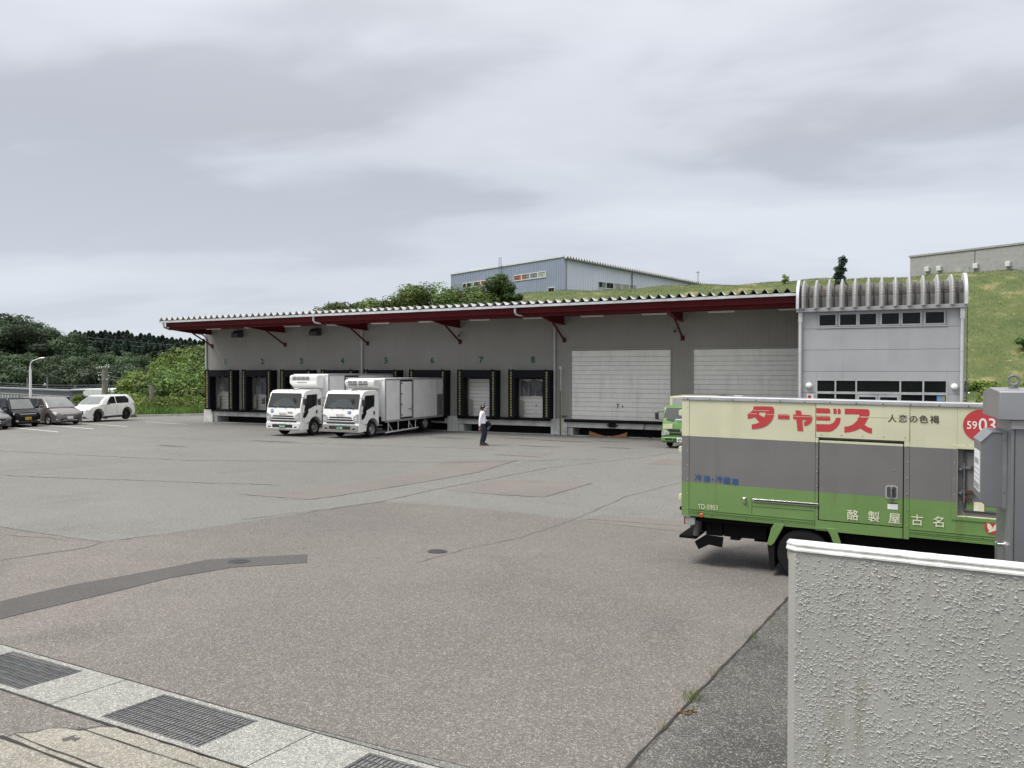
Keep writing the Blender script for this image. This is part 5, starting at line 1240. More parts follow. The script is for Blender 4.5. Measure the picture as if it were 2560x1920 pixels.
        m = MB(); m.box(s*(BW+.013), s*(BW+.02), y0+1.45, y0+2.47, zb+.13, zt-.17); dd = m.build('side_door', M['box_bluewhite'] if kind == 1 else M['box_white'], body, bevel=.006, bseg=1)
        m = MB()
        for q in range(4): m.box(s*(BW+.02), s*(BW+.045), y0+1.41, y0+1.55, zb+.25+q*(zt-zb-.5)/3-.03, zb+.25+q*(zt-zb-.5)/3+.03)
        m.build('hinges', M['galv'], dd)
        m = MB(); m.box(s*(BW+.02), s*(BW+.04), y0+2.12, y0+2.42, zb+.50, zb+.55); m.tube((s*(BW+.04), y0+2.38, zb+.38), (s*(BW+.04), y0+2.38, zb+.66), .018, 6); m.build('door_handle', M['chrome'], dd)
        m = MB(); m.box(e_, s*(BW+.010), y0+5.10, y1-.09, zb+.041, zb+1.2); m.build('flap_reflection', M['greyband'], body)  # added grey patch imitating the dock shelter's flaps and reflection
        # guard rails
        m = MB()
        for yy in (2.45, 3.35, 4.35, 5.0): m.tube((s*(BW-.04), yy, zb-.06), (s*(BW-.04), yy+.0, .18 if yy < 5 else .24), .022, 5)
        m.tube((s*(BW-.03), 2.2, .15), (s*(BW-.03), 5.25, .22), .035, 6)
        for yy in (2.45, 4.35): m.tube((s*(BW-.04), yy, .62), (s*(BW-.04), yy+.38, .22), .02, 5)
        m.build('side_guard', M['white_worn'], T)
        m = MB(); m.box(s*.80, s*1.05, 6.65, 6.68, .18, .68); m.build('mud_flap', M['black_rubber'], T)
    m = MB(); m.box(-.42, .42, .35, 8.3, .46, .66); m.box(-.95, -.45, 2.6, 4.4, .28, .62); m.box(.45, .92, 2.5, 3.3, .30, .62); m.box(.45, .9, 3.6, 4.9, .34, .62); m.box(-.9, .9, 1.7, 2.09, .5, .95); m.box(-.95, .95, 8.2, 8.35, .38, .60); m.tube((-.8, 6.05, .4), (.8, 6.05, .4), .09); m.tube((-.8, 1.16, .4), (.8, 1.16, .4), .07)
    m.box(-.9, .9, .35, 1.66, .34, .62); m.build('chassis', M['under'], T)
    # refrigeration unit
    zu = 2.34
    m = MB(); m.prism([(y0-.01, zu-.02), (y0-.28, zu-.02), (y0-.58, zu+.20), (y0-.62, zu+.30), (y0-.60, zt-.10), (y0-.50, zt-.04), (y0-.01, zt-.04)], 'x', -.86, .86)
    un = m.build('refrigeration_unit', M['white_worn'] if kind == 2 else M['white_paint'], T, bevel=.04)
    m = MB(); 
    for q in range(4 if kind == 2 else 3):
        z = zt-.13-q*.075
        for a, b in (((-.66, -.40), (-.36, -.12), (-.02, .20), (.26, .50)) if kind == 2 else ((-.66, -.40), (-.36, -.14), (-.10, .14), (.18, .40))): m.box(a, b, y0-.626, y0-.58, z-.018, z+.018)
    if kind == 2: m.box(-.55, -.12, y0-.64, y0-.60, zu+.19, zu+.235); m.box(.02, .50, y0-.64, y0-.60, zu+.19, zu+.235)
    else: m.box(-.35, .25, y0-.64, y0-.60, zu+.26, zu+.285)
    m.build('vent_slots', M['plastic_black'], un)
    m = MB()
    for q in range(3): m.box(-.80, .80, y0-.63, y0-.605, zt-.165-q*.075-.006, zt-.165-q*.075+.006)
    m.build('louvres', M['white_worn'], un)
    for s in (-1, 1): MB().box(s*.92, s*1.0, y0-.02, y0-.001, zt-.09, zt-.06).build('marker_light', M['orange'], body)
    return T
white_truck('refrigerated_truck', 'white refrigerated lorry with chrome bumper, nearer to the walking person, at dock 6', (-22.86, 30.2, gz(30.8)), 2.83, 2)
white_truck('refrigerated_truck', 'white refrigerated lorry with white bumper and round blue sticker, the left one at dock 5', (-26.15, 30.0, gz(30.6)), 3.04, 1)

# --- green cab
def green_cab(T, sc=1.0, txt=None, W=1.72):
    h = W/2*sc; q = lambda L_: [(a*sc, b*sc) for a, b in L_]
    prof = {'front': q([(.45, .28), (.04, .24), (0, .32), (0, .50), (.0, .80)]), 'top': q([(.10, 1.16), (.40, 1.70), (.52, 1.77), (1.25, 1.79)]), 'back': q([(1.42, 1.70), (1.45, 1.5), (1.45, .48)])}
    win = q([(.26, 1.02), (.33, 1.22), (.56, 1.64), (1.12, 1.65), (1.12, 1.10)])
    truck_cab(T, W*sc, prof, (.92*sc, .40*sc, .34*sc), M['green_cab'], (1.19*sc, .115*sc, 1.68*sc, .385*sc), [('side_window', win)], None,
              {'door': q([(.18, 1.1), (.18, .62), (.5, .5)]), 'handle': (1.0*sc, .86*sc), 'bev': .07*sc})
    B_ = lambda *a: MB().box(*[v*sc for v in a])
    for s in (-1, 1):
        m = MB(); m.prism(q([(s*.50, .60), (s*.86, .52), (s*.86, .70), (s*.78, .78), (s*.58, .70)]), 'y', -.03*sc, .10*sc); m.build('headlight', M['lamp_clear'], T, bevel=.02*sc)
        MB().prism([(a*sc, b*sc) for a, b in [(s*.40, .84), (s*.80, .82), (s*.80, 1.02), (s*.40, 1.04)]], 'y', -.004*sc, .12*sc).build('cream_patch', M['cream'], T)
        wheel(T, s*(h-.14*sc), .92*sc, .34*sc, .2*sc, s, 'rim_cream'); mirror(T, s*(h+.22*sc), .06*sc, 1.36*sc, s, .15*sc, .30*sc)
        B_(s*.40, s*.70, -.055, -.03, .36, .44).build('fog_light', M['plastic_black'], T)
    m = MB(); m.prism(q([(-.5, .70), (.5, .70), (.62, .82), (-.62, .82)]), 'y', -.02*sc, .02*sc); m.box(-.56*sc, .56*sc, -.02*sc, .02*sc, .57*sc, .655*sc); m.build('grille', M['plastic_black'], T)
    B_(-.54, .54, -.03, .0, .665, .69).build('grille_bar', M['green_cab'], T)
    m = MB(); m.lathe([(0, -.05*sc), (.07*sc, -.045*sc), (.075*sc, -.01*sc)], (0, 0, .77*sc), axis='y', k=16); m.build('emblem', M['chrome'], T)
    m = MB(); m.prism(q([(-.85, .30), (.85, .30), (.87, .36), (.87, .48), (-.87, .48), (-.87, .36)]), 'y', -.05*sc, .25*sc); m.build('bumper', M['green_cab'], T, bevel=.03*sc)
    B_(-.36, .36, -.056, -.048, .34, .43).build('bumper_slot', M['plastic_black'], T)
    if txt: plate(T, 0, -.058*sc, .385*sc, .40*sc, .19*sc, 'plate_white', txt, 'sign_green')
    m = MB()
    for x0, x1 in ((-.35, -.70), (.35, 0)): m.tube((x0*sc, .07*sc, 1.16*sc), (x1*sc, .10*sc, 1.22*sc), .012, 5)
    m.build('wipers', M['plastic_black'], T); B_(-.55, .55, .03, 1.4, .30, .50).build('chassis', M['under'], T)
gt = thing('green_truck', 'small green lorry at the wide shutters, half hidden behind the near truck', 'truck', (-7.14, 32.5, gz(32.9)), 0)
green_cab(gt, 1.0, '87-83')
m = MB(); m.box(-.88, .88, 1.55, 5.3, .62, 2.14); bx_ = m.build('cargo_box', M['cream'], gt, bevel=.02); MB().box(-.76, .76, 1.53, 1.549, .75, 2.08).build('front_panel', M['panel_grey'], bx_)
m = MB(); m.box(-.35, .35, 1.4, 5.2, .42, .60); m.box(-.7, .7, 2.0, 4, .3, .60); m.build('chassis', M['under'], gt)
for s in (-1, 1): wheel(gt, s*.70, 4.3, .34, .22, s, 'rim_cream')
MB().box(-.28, .28, .03, .05, 1.20, 1.25).build('dash_card', M['paper_clean'], gt)

# ------------------------------------------------------------------ near green delivery truck
# local frame: +x along the box from its rear end, -y the side we see, z up
NZ = .36
Dv = Vector((-.999, .045)).normalized(); rear = Vector((-.91, 12.1))+Dv*1.763
nt_ = thing('delivery_truck', 'green, grey and cream delivery truck with red lettering, parked behind the stucco wall', 'truck', (rear.x, rear.y, NZ), math.atan2(-Dv.y, -Dv.x))
LB = 4.62; WD = 1.85; z = lambda v: v-NZ
tl = lambda s: -.010*s                  # the box sits a touch nose-down
def band(m, s0, s1, za, zb, y0=0.0, y1=.04):
    m.add([(s0, y0, z(za)+tl(s0)), (s1, y0, z(za)+tl(s1)), (s1, y1, z(za)+tl(s1)), (s0, y1, z(za)+tl(s0)), (s0, y0, z(zb)+tl(s0)), (s1, y0, z(zb)+tl(s1)), (s1, y1, z(zb)+tl(s1)), (s0, y1, z(zb)+tl(s0))],
          [(0, 3, 2, 1), (4, 5, 6, 7), (0, 1, 5, 4), (1, 2, 6, 5), (2, 3, 7, 6), (3, 0, 4, 7)])
m = MB(); band(m, .01, LB, 1.20, 2.985, .125, WD); core = m.build('cargo_box', M['cream'], nt_)
Z1, Z2, ZB, ZT = 1.705, 2.425, 1.175, 2.985
def skin(name, s0, s1, za, zb, off):            # a side panel, painted in the three bands
    m = MB()
    for a, b, k_ in ((za, min(zb, Z1), 0), (max(za, Z1), min(zb, Z2), 1), (max(za, Z2), zb, 2)):
        if b > a+1e-4:
            n0 = len(m.f); band(m, s0, s1, a, b, off, .040); 
            for q in range(n0, len(m.f)): m.m[q] = k_
    return m.build(name, [M['green'], M['greyband'], M['cream']], nt_, recalc=True)
skin('rear_corner_post', 0, .108, ZB, ZT, -.006); skin('side_panel', .112, 1.950, ZB, ZT, .0)
skin('upper_panel', 1.958, 3.165, 2.50, ZT, -.004); skin('side_panel', 3.172, 3.735, ZB, ZT, .0)
skin('sill_panel', 1.958, 3.09, ZB-.03, 1.292, .002); skin('door_post', 1.954, 1.992, ZB, 2.498, .001); skin('door_post', 3.102, 3.168, ZB-.03, 2.498, -.003)
m = MB(); band(m, 1.993, 3.101, 1.293, 2.47, .022, .0405); m.build('door_gasket', M['black_rubber'], nt_)
dr2 = skin('side_door', 2.006, 3.088, 1.306, 2.456, .0)
skin('side_panel', 3.737, LB, 2.43, ZT, .0); skin('side_panel', 3.737, LB, ZB, 1.515, .0)
m = MB(); band(m, 3.737, LB, 1.516, 2.429, .075, .12); m.build('recess_back', M['greyband'], nt_)
m = MB(); band(m, 3.737, 3.745, 1.516, 2.429, .0, .10); band(m, 3.746, LB, 2.424, 2.429, .001, .10); band(m, 3.746, LB, 1.516, 1.522, .001, .10); m.build('recess_edge', M['cream'], nt_)
# recess frame trim, hatch door inside with rusty hinges
for nm, a in (('trim', (3.68, 3.735, 1.47, 2.475)), ('trim', (3.736, LB, 2.432, 2.475)), ('trim', (3.736, LB, 1.47, 1.513))): skin(nm, a[0], a[1], a[2], a[3], -.010)
m = MB(); m.tube((3.83, .07, z(1.56)), (3.83, .07, z(2.36)), .018, 8); m.tube((3.83, .07, z(2.36)), (LB, .07, z(2.35)), .018, 8); m.tube((3.83, .07, z(1.56)), (LB, .07, z(1.55)), .022, 8); m.build('hatch_seal', M['iron'], nt_)
hd = MB(); band(hd, 3.855, LB, 1.585, 2.335, .065, .095); hd = hd.build('hatch', M['greyband'], nt_, bevel=.012)
m = MB(); band(m, 3.856, LB, 1.586, 1.70, .060, .0645); m.build('hatch_green_band', M['green'], hd)
m = MB(); m.tube((3.825, .03, z(1.66)), (3.825, .03, z(2.20)), .009, 6)
for zz_ in (2.11, 1.79): m.tube((3.76, .05, z(zz_)), (3.80, .02, z(zz_)), .022, 8); m.box(3.79, LB, .035, .050, z(zz_)-.018+.03, z(zz_)+.018+.03)
m.build('hatch_hinge', M['galv'], hd)
m = MB()
for a, b, c_ in ((3.84, 3.93, 1.815), (3.85, 3.92, 1.71), (3.90, 3.93, 2.14), (4.05, 4.07, 2.14), (3.79, 3.86, 1.735)): m.box(a, b, .028, .034, z(c_)-.022, z(c_)+.022)
m.build('rust', M['rust'], hd)
MB().box(3.94, 4.06, .05, .059, z(1.56), z(1.68)).build('label', M['paper'], hd)
# rails and trims
m = MB(); band(m, -.01, LB, 2.986, 3.045, -.020, .03); m.build('roof_rail', M['alu'], nt_, bevel=.008); m = MB(); band(m, -.005, LB, 2.986, 2.992, .031, WD+.01); m.build('roof_skin', M['alu_dull'], nt_)
MB().box(.78, .92, .02, .06, z(3.046), z(3.062)).build('roof_fitting', M['alu'], nt_, bevel=.004)
m = MB()
for a in np.arange(.09, LB, .343): m.lathe([(.010, 0), (.008, -.005), (0, -.006)], (a, -.021, z(3.005)+tl(a)), axis='y', k=8)
m.build('rivets', M['iron'], nt_)
m = MB()
def rivet(s, zz, m=m): m.lathe([(.0085, 0), (.006, -.005), (0, -.006)], (s, -.006, z(zz)), axis='y', k=7)
for i in range(8): rivet(.088, 1.30+i*.225)
for i in range(6): rivet(3.14, 1.30+i*.22); rivet(1.973, 1.35+i*.21)
for i in range(5): rivet(3.705, 1.56+i*.215); rivet(2.03+i*.27, 2.52)
for s_ in (3.85, 4.1, 4.35): rivet(s_, 2.452); rivet(s_, 1.492)
m.build('rivets', M['alu'], nt_)
m = MB()
for s0, s1 in ((.115, 1.945), (3.175, 4.6)):
    m = MB()
    for zz_ in (1.290, 1.255, 1.232, 1.186): band(m, s0, s1, zz_-.004, zz_+.004, -.010, -.001)
    band(m, s0, s1, 1.196, 1.224, -.004, -.001); m.build('sill_moulding', M['green'], nt_)
m = MB()
for s0, s1 in ((.115, 1.945), (3.175, 4.6)): 
    for a in np.arange(s0+.35, s1, .52): m.lathe([(.011, 0), (.008, -.006), (0, -.006)], (a, -.006, z(1.21)), axis='y', k=7)
m.build('bolts', M['iron'], nt_)
# latch, pull bar, dirty panel edges
m = MB(); m.box(.93, .98, -.02, -.001, z(1.44), z(1.53)); m.box(.94, .97, -.045, -.021, z(1.46), z(1.52)); m.build('latch', M['chrome'], nt_, bevel=.008); 
m = MB(); m.box(1.07, 2.0, -.018, -.001, z(1.475), z(1.52)); rl = m.build('pull_bar', M['chrome'], nt_, bevel=.006); MB().box(1.10, 1.99, -.022, -.0185, z(1.490), z(1.505)).build('bar_slot', M['under'], rl)
m = MB(); m.box(1.06, 1.94, -.003, -.001, z(1.400), z(1.405)); m.box(1.06, 1.065, -.003, -.001, z(1.29), z(1.53)); m.build('panel_seam', M['iron'], nt_)
# door handle in its cup
m = MB(); m.prism([(2.905+.035*math.cos(a)+(.09 if math.cos(a) > 0 else 0), z(1.69)+.035*math.sin(a)+(.12 if math.sin(a) > 0 else 0)) for a in [6.283*(j+.5)/16 for j in range(16)]], 'y', -.006, -.001); cu_ = m.build('handle_cup', M['alu'], dr2)
m = MB(); m.prism([(2.915+.025*math.cos(a)+(.07 if math.cos(a) > 0 else 0), z(1.70)+.025*math.sin(a)+(.10 if math.sin(a) > 0 else 0)) for a in [6.283*(j+.5)/16 for j in range(16)]], 'y', -.009, -.0065); m.build('cup_recess', M['iron'], cu_)
m = MB(); m.tube((2.948, -.03, z(1.685)), (2.948, -.03, z(1.825)), .012, 8); m.box(2.925, 2.97, -.028, -.010, z(1.80), z(1.83)); m.lathe([(.02, -.01), (.02, -.025), (0, -.025)], (2.94, 0, z(1.652)), axis='y', k=12); m.build('handle', M['chrome'], cu_)
m = MB(); m.box(2.90, 2.943, -.004, -.001, z(1.51), z(1.585)); m.build('label', M['paper'], dr2); m = MB(); m.box(2.944, 3.03, -.004, -.001, z(1.51), z(1.585)); m.build('label', M['paper_clean'], dr2); MB().box(2.90, 3.03, -.004, -.001, z(1.587), z(1.598)).build('label_strip', M['black_rubber'], dr2)
MB().lathe([(.01, 0), (.006, -.006), (0, -.006)], (2.97, 0, z(2.05)), axis='y', k=8).build('bolt', M['chrome'], dr2)
# lettering
Mx = Matrix.Translation((0, -.0065, -NZ)) @ Matrix.Rotation(R(90), 4, 'X')
LG = {
'ta': [[(1.083, 2.907), (1.333, 2.909), (1.362, 2.898), (1.375, 2.868), (1.373, 2.8), (1.363, 2.748), (1.343, 2.704), (1.31, 2.66), (1.269, 2.624), (1.219, 2.597), (1.144, 2.575), (1.056, 2.565), (1.055, 2.635), (1.101, 2.643), (1.139, 2.655), (1.167, 2.669), (1.097, 2.749), (1.059, 2.731), (0.996, 2.718), (0.995, 2.797), (1.033, 2.813), (1.067, 2.844), (1.079, 2.879)], [(1.168, 2.823), (1.259, 2.825), (1.253, 2.788), (1.236, 2.746), (1.147, 2.789)]],
'bar': [[(1.431, 2.798), (1.567, 2.798), (1.591, 2.784), (1.592, 2.729), (1.431, 2.728)]],
'ya': [[(1.675, 2.86), (1.739, 2.858), (1.754, 2.843), (1.76, 2.797), (1.875, 2.797), (1.903, 2.78), (1.907, 2.746), (1.895, 2.695), (1.86, 2.661), (1.828, 2.643), (1.795, 2.642), (1.795, 2.699), (1.82, 2.703), (1.832, 2.727), (1.767, 2.727), (1.783, 2.563), (1.705, 2.562), (1.688, 2.73), (1.644, 2.732), (1.644, 2.798), (1.681, 2.797)]],
'ji': [[(1.961, 2.9), (2.128, 2.898), (2.148, 2.878), (2.148, 2.826), (1.961, 2.825)], [(1.962, 2.79), (2.133, 2.79), (2.149, 2.77), (2.149, 2.721), (1.962, 2.721)], [(2.226, 2.768), (2.288, 2.769), (2.283, 2.715), (2.265, 2.665), (2.227, 2.614), (2.181, 2.575), (2.135, 2.561), (1.963, 2.559), (1.962, 2.668), (2.142, 2.67), (2.188, 2.692), (2.214, 2.73)], [(2.19, 2.898), (2.221, 2.899), (2.235, 2.884), (2.235, 2.822), (2.191, 2.822)], [(2.248, 2.898), (2.275, 2.897), (2.288, 2.883), (2.288, 2.823), (2.248, 2.822)]],
'su': [[(2.341, 2.9), (2.64, 2.899), (2.662, 2.878), (2.664, 2.833), (2.648, 2.775), (2.601, 2.678), (2.642, 2.646), (2.695, 2.632), (2.696, 2.555), (2.642, 2.567), (2.583, 2.598), (2.545, 2.625), (2.485, 2.59), (2.41, 2.567), (2.338, 2.558), (2.337, 2.643), (2.387, 2.649), (2.447, 2.675), (2.499, 2.73), (2.525, 2.788), (2.535, 2.823), (2.341, 2.82)]]}
for k_, v_ in LG.items(): spline_mesh(v_, 'letter', M['logo_red'], nt_, Mx)
m = MB()
for a, b, zz_ in ((1.0, 1.13, 2.795), (1.27, 1.375, 2.79), (1.44, 1.59, 2.786), (1.65, 1.905, 2.772), (1.965, 2.14, 2.775), (2.50, 2.655, 2.785), (1.08, 1.30, 2.845), (2.55, 3.3, 2.79)): m.box(a, b, -.0078, -.0070, z(zz_)-.0028, z(zz_)+.0028)
m.build('scratches', M['cream'], nt_)
def letter(ch, s, zz, size, mt, bold, sx=1.0, rot=0):
    o = text_mesh(ch, 'letter', M[mt], nt_, Matrix.Translation((s, -.0075, z(zz))) @ Matrix.Rotation(R(90), 4, 'X'), size, bold=0, sx=sx)
    if bold:                       # thicker strokes: the same outline laid again a hair to each side
        b = bmesh.new(); b.from_mesh(o.data); src = b.faces[:]
        for dx, dz in ((bold, 0), (0, bold), (-bold, 0), (0, -bold)):
            r_ = bmesh.ops.duplicate(b, geom=src); vv = [e for e in r_['geom'] if isinstance(e, bmesh.types.BMVert)]
            bmesh.ops.translate(b, verts=vv, vec=(dx, -.00008*(1+abs(dz)*1000+(dx < 0)+2*(dz < 0)), dz))
        b.to_mesh(o.data); b.free()
    return o
for ch, s in zip('人恋の色褐', (2.95, 3.082, 3.212, 3.335, 3.466)): letter(ch, s, 2.77, .115, 'logo_brown', .0016)
for ch, s in zip('酪製屋古名', (2.455, 2.728, 2.990, 3.268, 3.532)): letter(ch, s, 1.378, .158, 'letter_cream', .0018)
for ch, s, zz_ in zip('冷凍・冷蔵車', (.256, .385, .475, .575, .690, .815), (1.778, 1.768, 1.765, 1.776, 1.758, 1.748)): letter(ch, s, zz_, .105, 'logo_blue', .0028, 1.08)
letter('TD-5903', .405, 1.335, .105, 'letter_cream', .0, .82)
m = MB(); vs = [(4.01+.208*math.cos(a), -.0072, z(2.713)+.213*math.sin(a)) for a in [6.283*j/40 for j in range(40)]]; m.add(vs, [tuple(range(40))]); m.build('red_disc', M['logo_red'], nt_, recalc=False)
text_mesh('59', 'letter', M['white_letter'], nt_, Matrix.Translation((3.905, -.0095, z(2.71))) @ Matrix.Rotation(R(90), 4, 'X'), .148, bold=.001, sx=.85)
text_mesh('03', 'letter', M['white_letter'], nt_, Matrix.Translation((4.083, -.0095, z(2.713))) @ Matrix.Rotation(R(90), 4, 'X'), .25, bold=.002, sx=.84)
m = MB(); m.add([(4.148+.086*math.cos(a), -.0072, z(1.365)+.086*math.sin(a)) for a in [6.283*j/28 for j in range(28)]], [tuple(range(28))]); m.build('red_emblem', M['logo_red'], nt_, recalc=False)
Mb = Matrix.Translation((0, -.0095, -NZ)) @ Matrix.Rotation(R(90), 4, 'X')
spline_mesh([[(4.095, 1.425), (4.125, 1.41), (4.150, 1.375), (4.158, 1.35), (4.165, 1.385), (4.178, 1.405), (4.196, 1.420), (4.190, 1.385), (4.205, 1.388), (4.222, 1.372), (4.205, 1.368), (4.198, 1.345), (4.178, 1.325), (4.150, 1.318), (4.128, 1.302), (4.096, 1.300), (4.118, 1.322), (4.100, 1.345), (4.092, 1.385)]], 'bird_mark', M['letter_cream'], nt_, Mb)
MB().lathe([(.034, 0), (.034, -.012), (.026, -.018), (0, -.020)], (.309, -.004, z(1.203)), axis='y', k=18).build('side_marker', M['orange'], nt_)
# rear end fittings
m = MB()
for zz_, c_ in ((2.78, 0), (2.21, 0), (1.46, 1)): m.box(-.05, -.006, .0, .09, z(zz_)-.045, z(zz_)+.045); m.box(-.062, -.051, .01, .08, z(zz_)-.03, z(zz_)+.03)
m.build('rear_hinge', M['cream'], nt_, bevel=.008)
m = MB(); m.lathe([(.0, -.05), (.03, -.04), (.03, .0)], (0, .04, z(1.28)), axis='x', k=10); m.build('rubber_stop', M['black_rubber'], nt_)
skin('rear_frame', -.006, -.001, ZB, ZT, .0)
# undergear
m = MB(); m.box(.22, 6.4, .35, .47, z(.90), z(1.10)); m.box(.22, 6.4, 1.38, 1.50, z(.90), z(1.10)); m.box(.12, LB, .05, WD-.05, z(1.10), z(1.172)); m.build('chassis_frame', M['under'], nt_)
m = MB(); m.box(.35, .60, .12, 1.7, z(.88), z(1.10)); m.box(.62, 1.25, .14, .34, z(.88), z(1.10)); m.box(.72, .86, .12, .30, z(.84), z(.88)); m.box(2.35, 4.4, .15, .75, z(.62), z(1.08)); m.box(2.5, 3.6, .95, 1.7, z(.6), z(1.08)); m.tube((1.79, .2, .38), (1.79, 1.65, .38), .08); m.lathe([(.0, -.17), (.15, -.1), (.15, .1), (0, .17)], (1.79, .92, .38), axis='x', k=12)
m.tube((1.2, .41, z(.84)), (2.4, .41, z(.86)), .035); m.tube((1.0, .6, z(.80)), (5.5, .7, z(.80)), .05); m.build('undergear', M['under'], nt_)
m = MB(); m.prism([(-.068, .845), (.02, .885), (.22, .865), (.30, .84), (.30, .79), (-.02, .79), (-.068, .785)], 'y', .12, .16); m.box(-.068, .0, .161, 1.7, z(.785)+NZ-NZ, z(.845)); 
m2 = MB(); m2.box(-.068, .20, .10, 1.72, z(.80), z(.845)); m2.box(.17, .23, .12, .18, z(.83), z(1.12)); m2.box(.17, .23, 1.6, 1.66, z(.83), z(1.12)); m2.build('rear_step', M['under'], nt_, bevel=.006)
m = MB(); m.prism([(.175, z(.76)), (.34, z(.88)), (.62, z(.87)), (.60, z(.71)), (.52, z(.72)), (.40, z(.735)), (.24, z(.645))], 'y', .09, .13); m.build('underrun_plate', M['under'], nt_, bevel=.006)
m = MB(); m.box(.04, .20, .02, .10, z(1.035), z(1.15)); lm = m.build('tail_light', M['alu_dull'], nt_, bevel=.012); MB().box(.025, .039, .02, .10, z(1.03), z(1.155)).build('red_lens', M['red_lens'], lm, bevel=.005)
MB().box(.04, .08, 1.74, 1.82, z(1.03), z(1.155)).build('tail_light', M['red_lens'], nt_)
m = MB(); m.tube((.20, .10, z(.86)), (.215, .10, z(1.10)), .05, 10); m.lathe([(.03, 0), (.03, .012), (0, .02)], (.14, .08, z(1.00)), k=10); m.build('canister', M['iron'], nt_, smooth=True)
# mudguard stays and flap
for pts in ([(1.39, 1.172), (1.535, 1.172), (1.49, 1.08), (1.385, .875), (1.34, .835), (1.285, .85), (1.345, 1.10)], [(2.10, 1.172), (2.24, 1.172), (2.27, 1.08), (2.34, .86), (2.30, .83), (2.235, .87), (2.16, 1.08)]):
    m = MB(); m.prism([(a, z(b)) for a, b in pts], 'y', -.012, .02); m.build('mudguard_stay', M['green'], nt_, bevel=.006)
m = MB(); m.box(1.535, 2.10, -.010, .03, z(1.145), z(1.175)); m.build('guard_lip', M['green'], nt_)
m = MB(); m.prism([(1.29, z(.84)), (1.385, z(.88)), (1.395, z(.50)), (1.335, z(.46))], 'y', .0, .42); m.build('mud_flap', M['black_rubber'], nt_)
for y_, s_ in ((.12, -1), (.36, -1), (1.50, 1), (1.74, 1)):
    t = wheel(nt_, 0, 0, .375, .21, 1 if s_ > 0 else -1, 'rim_cream', rr=.60); t.location = (1.79, y_, .375); t.rotation_euler = (0, 0, R(90)*1)
for ch in list(nt_.children):
    pass
# the cab stands beyond the right edge of the photo: same kind of cab
cab_root_children = set(COL.objects)
green_cab_T = thing('tmp', None, None); green_cab(green_cab_T, 1.12, None, W=1.62)
Mc = Matrix.Translation((LB+1.72, WD/2, 0)) @ Matrix.Rotation(R(90), 4, 'Z')
for ch in list(green_cab_T.children):
    L0 = Matrix.LocRotScale(ch.location, ch.rotation_euler, ch.scale); ch.parent = nt_; ch.matrix_parent_inverse = Matrix.Identity(4)
    NL = Mc @ L0; ch.location = NL.to_translation(); ch.rotation_euler = NL.to_euler()
bpy.data.objects.remove(green_cab_T)

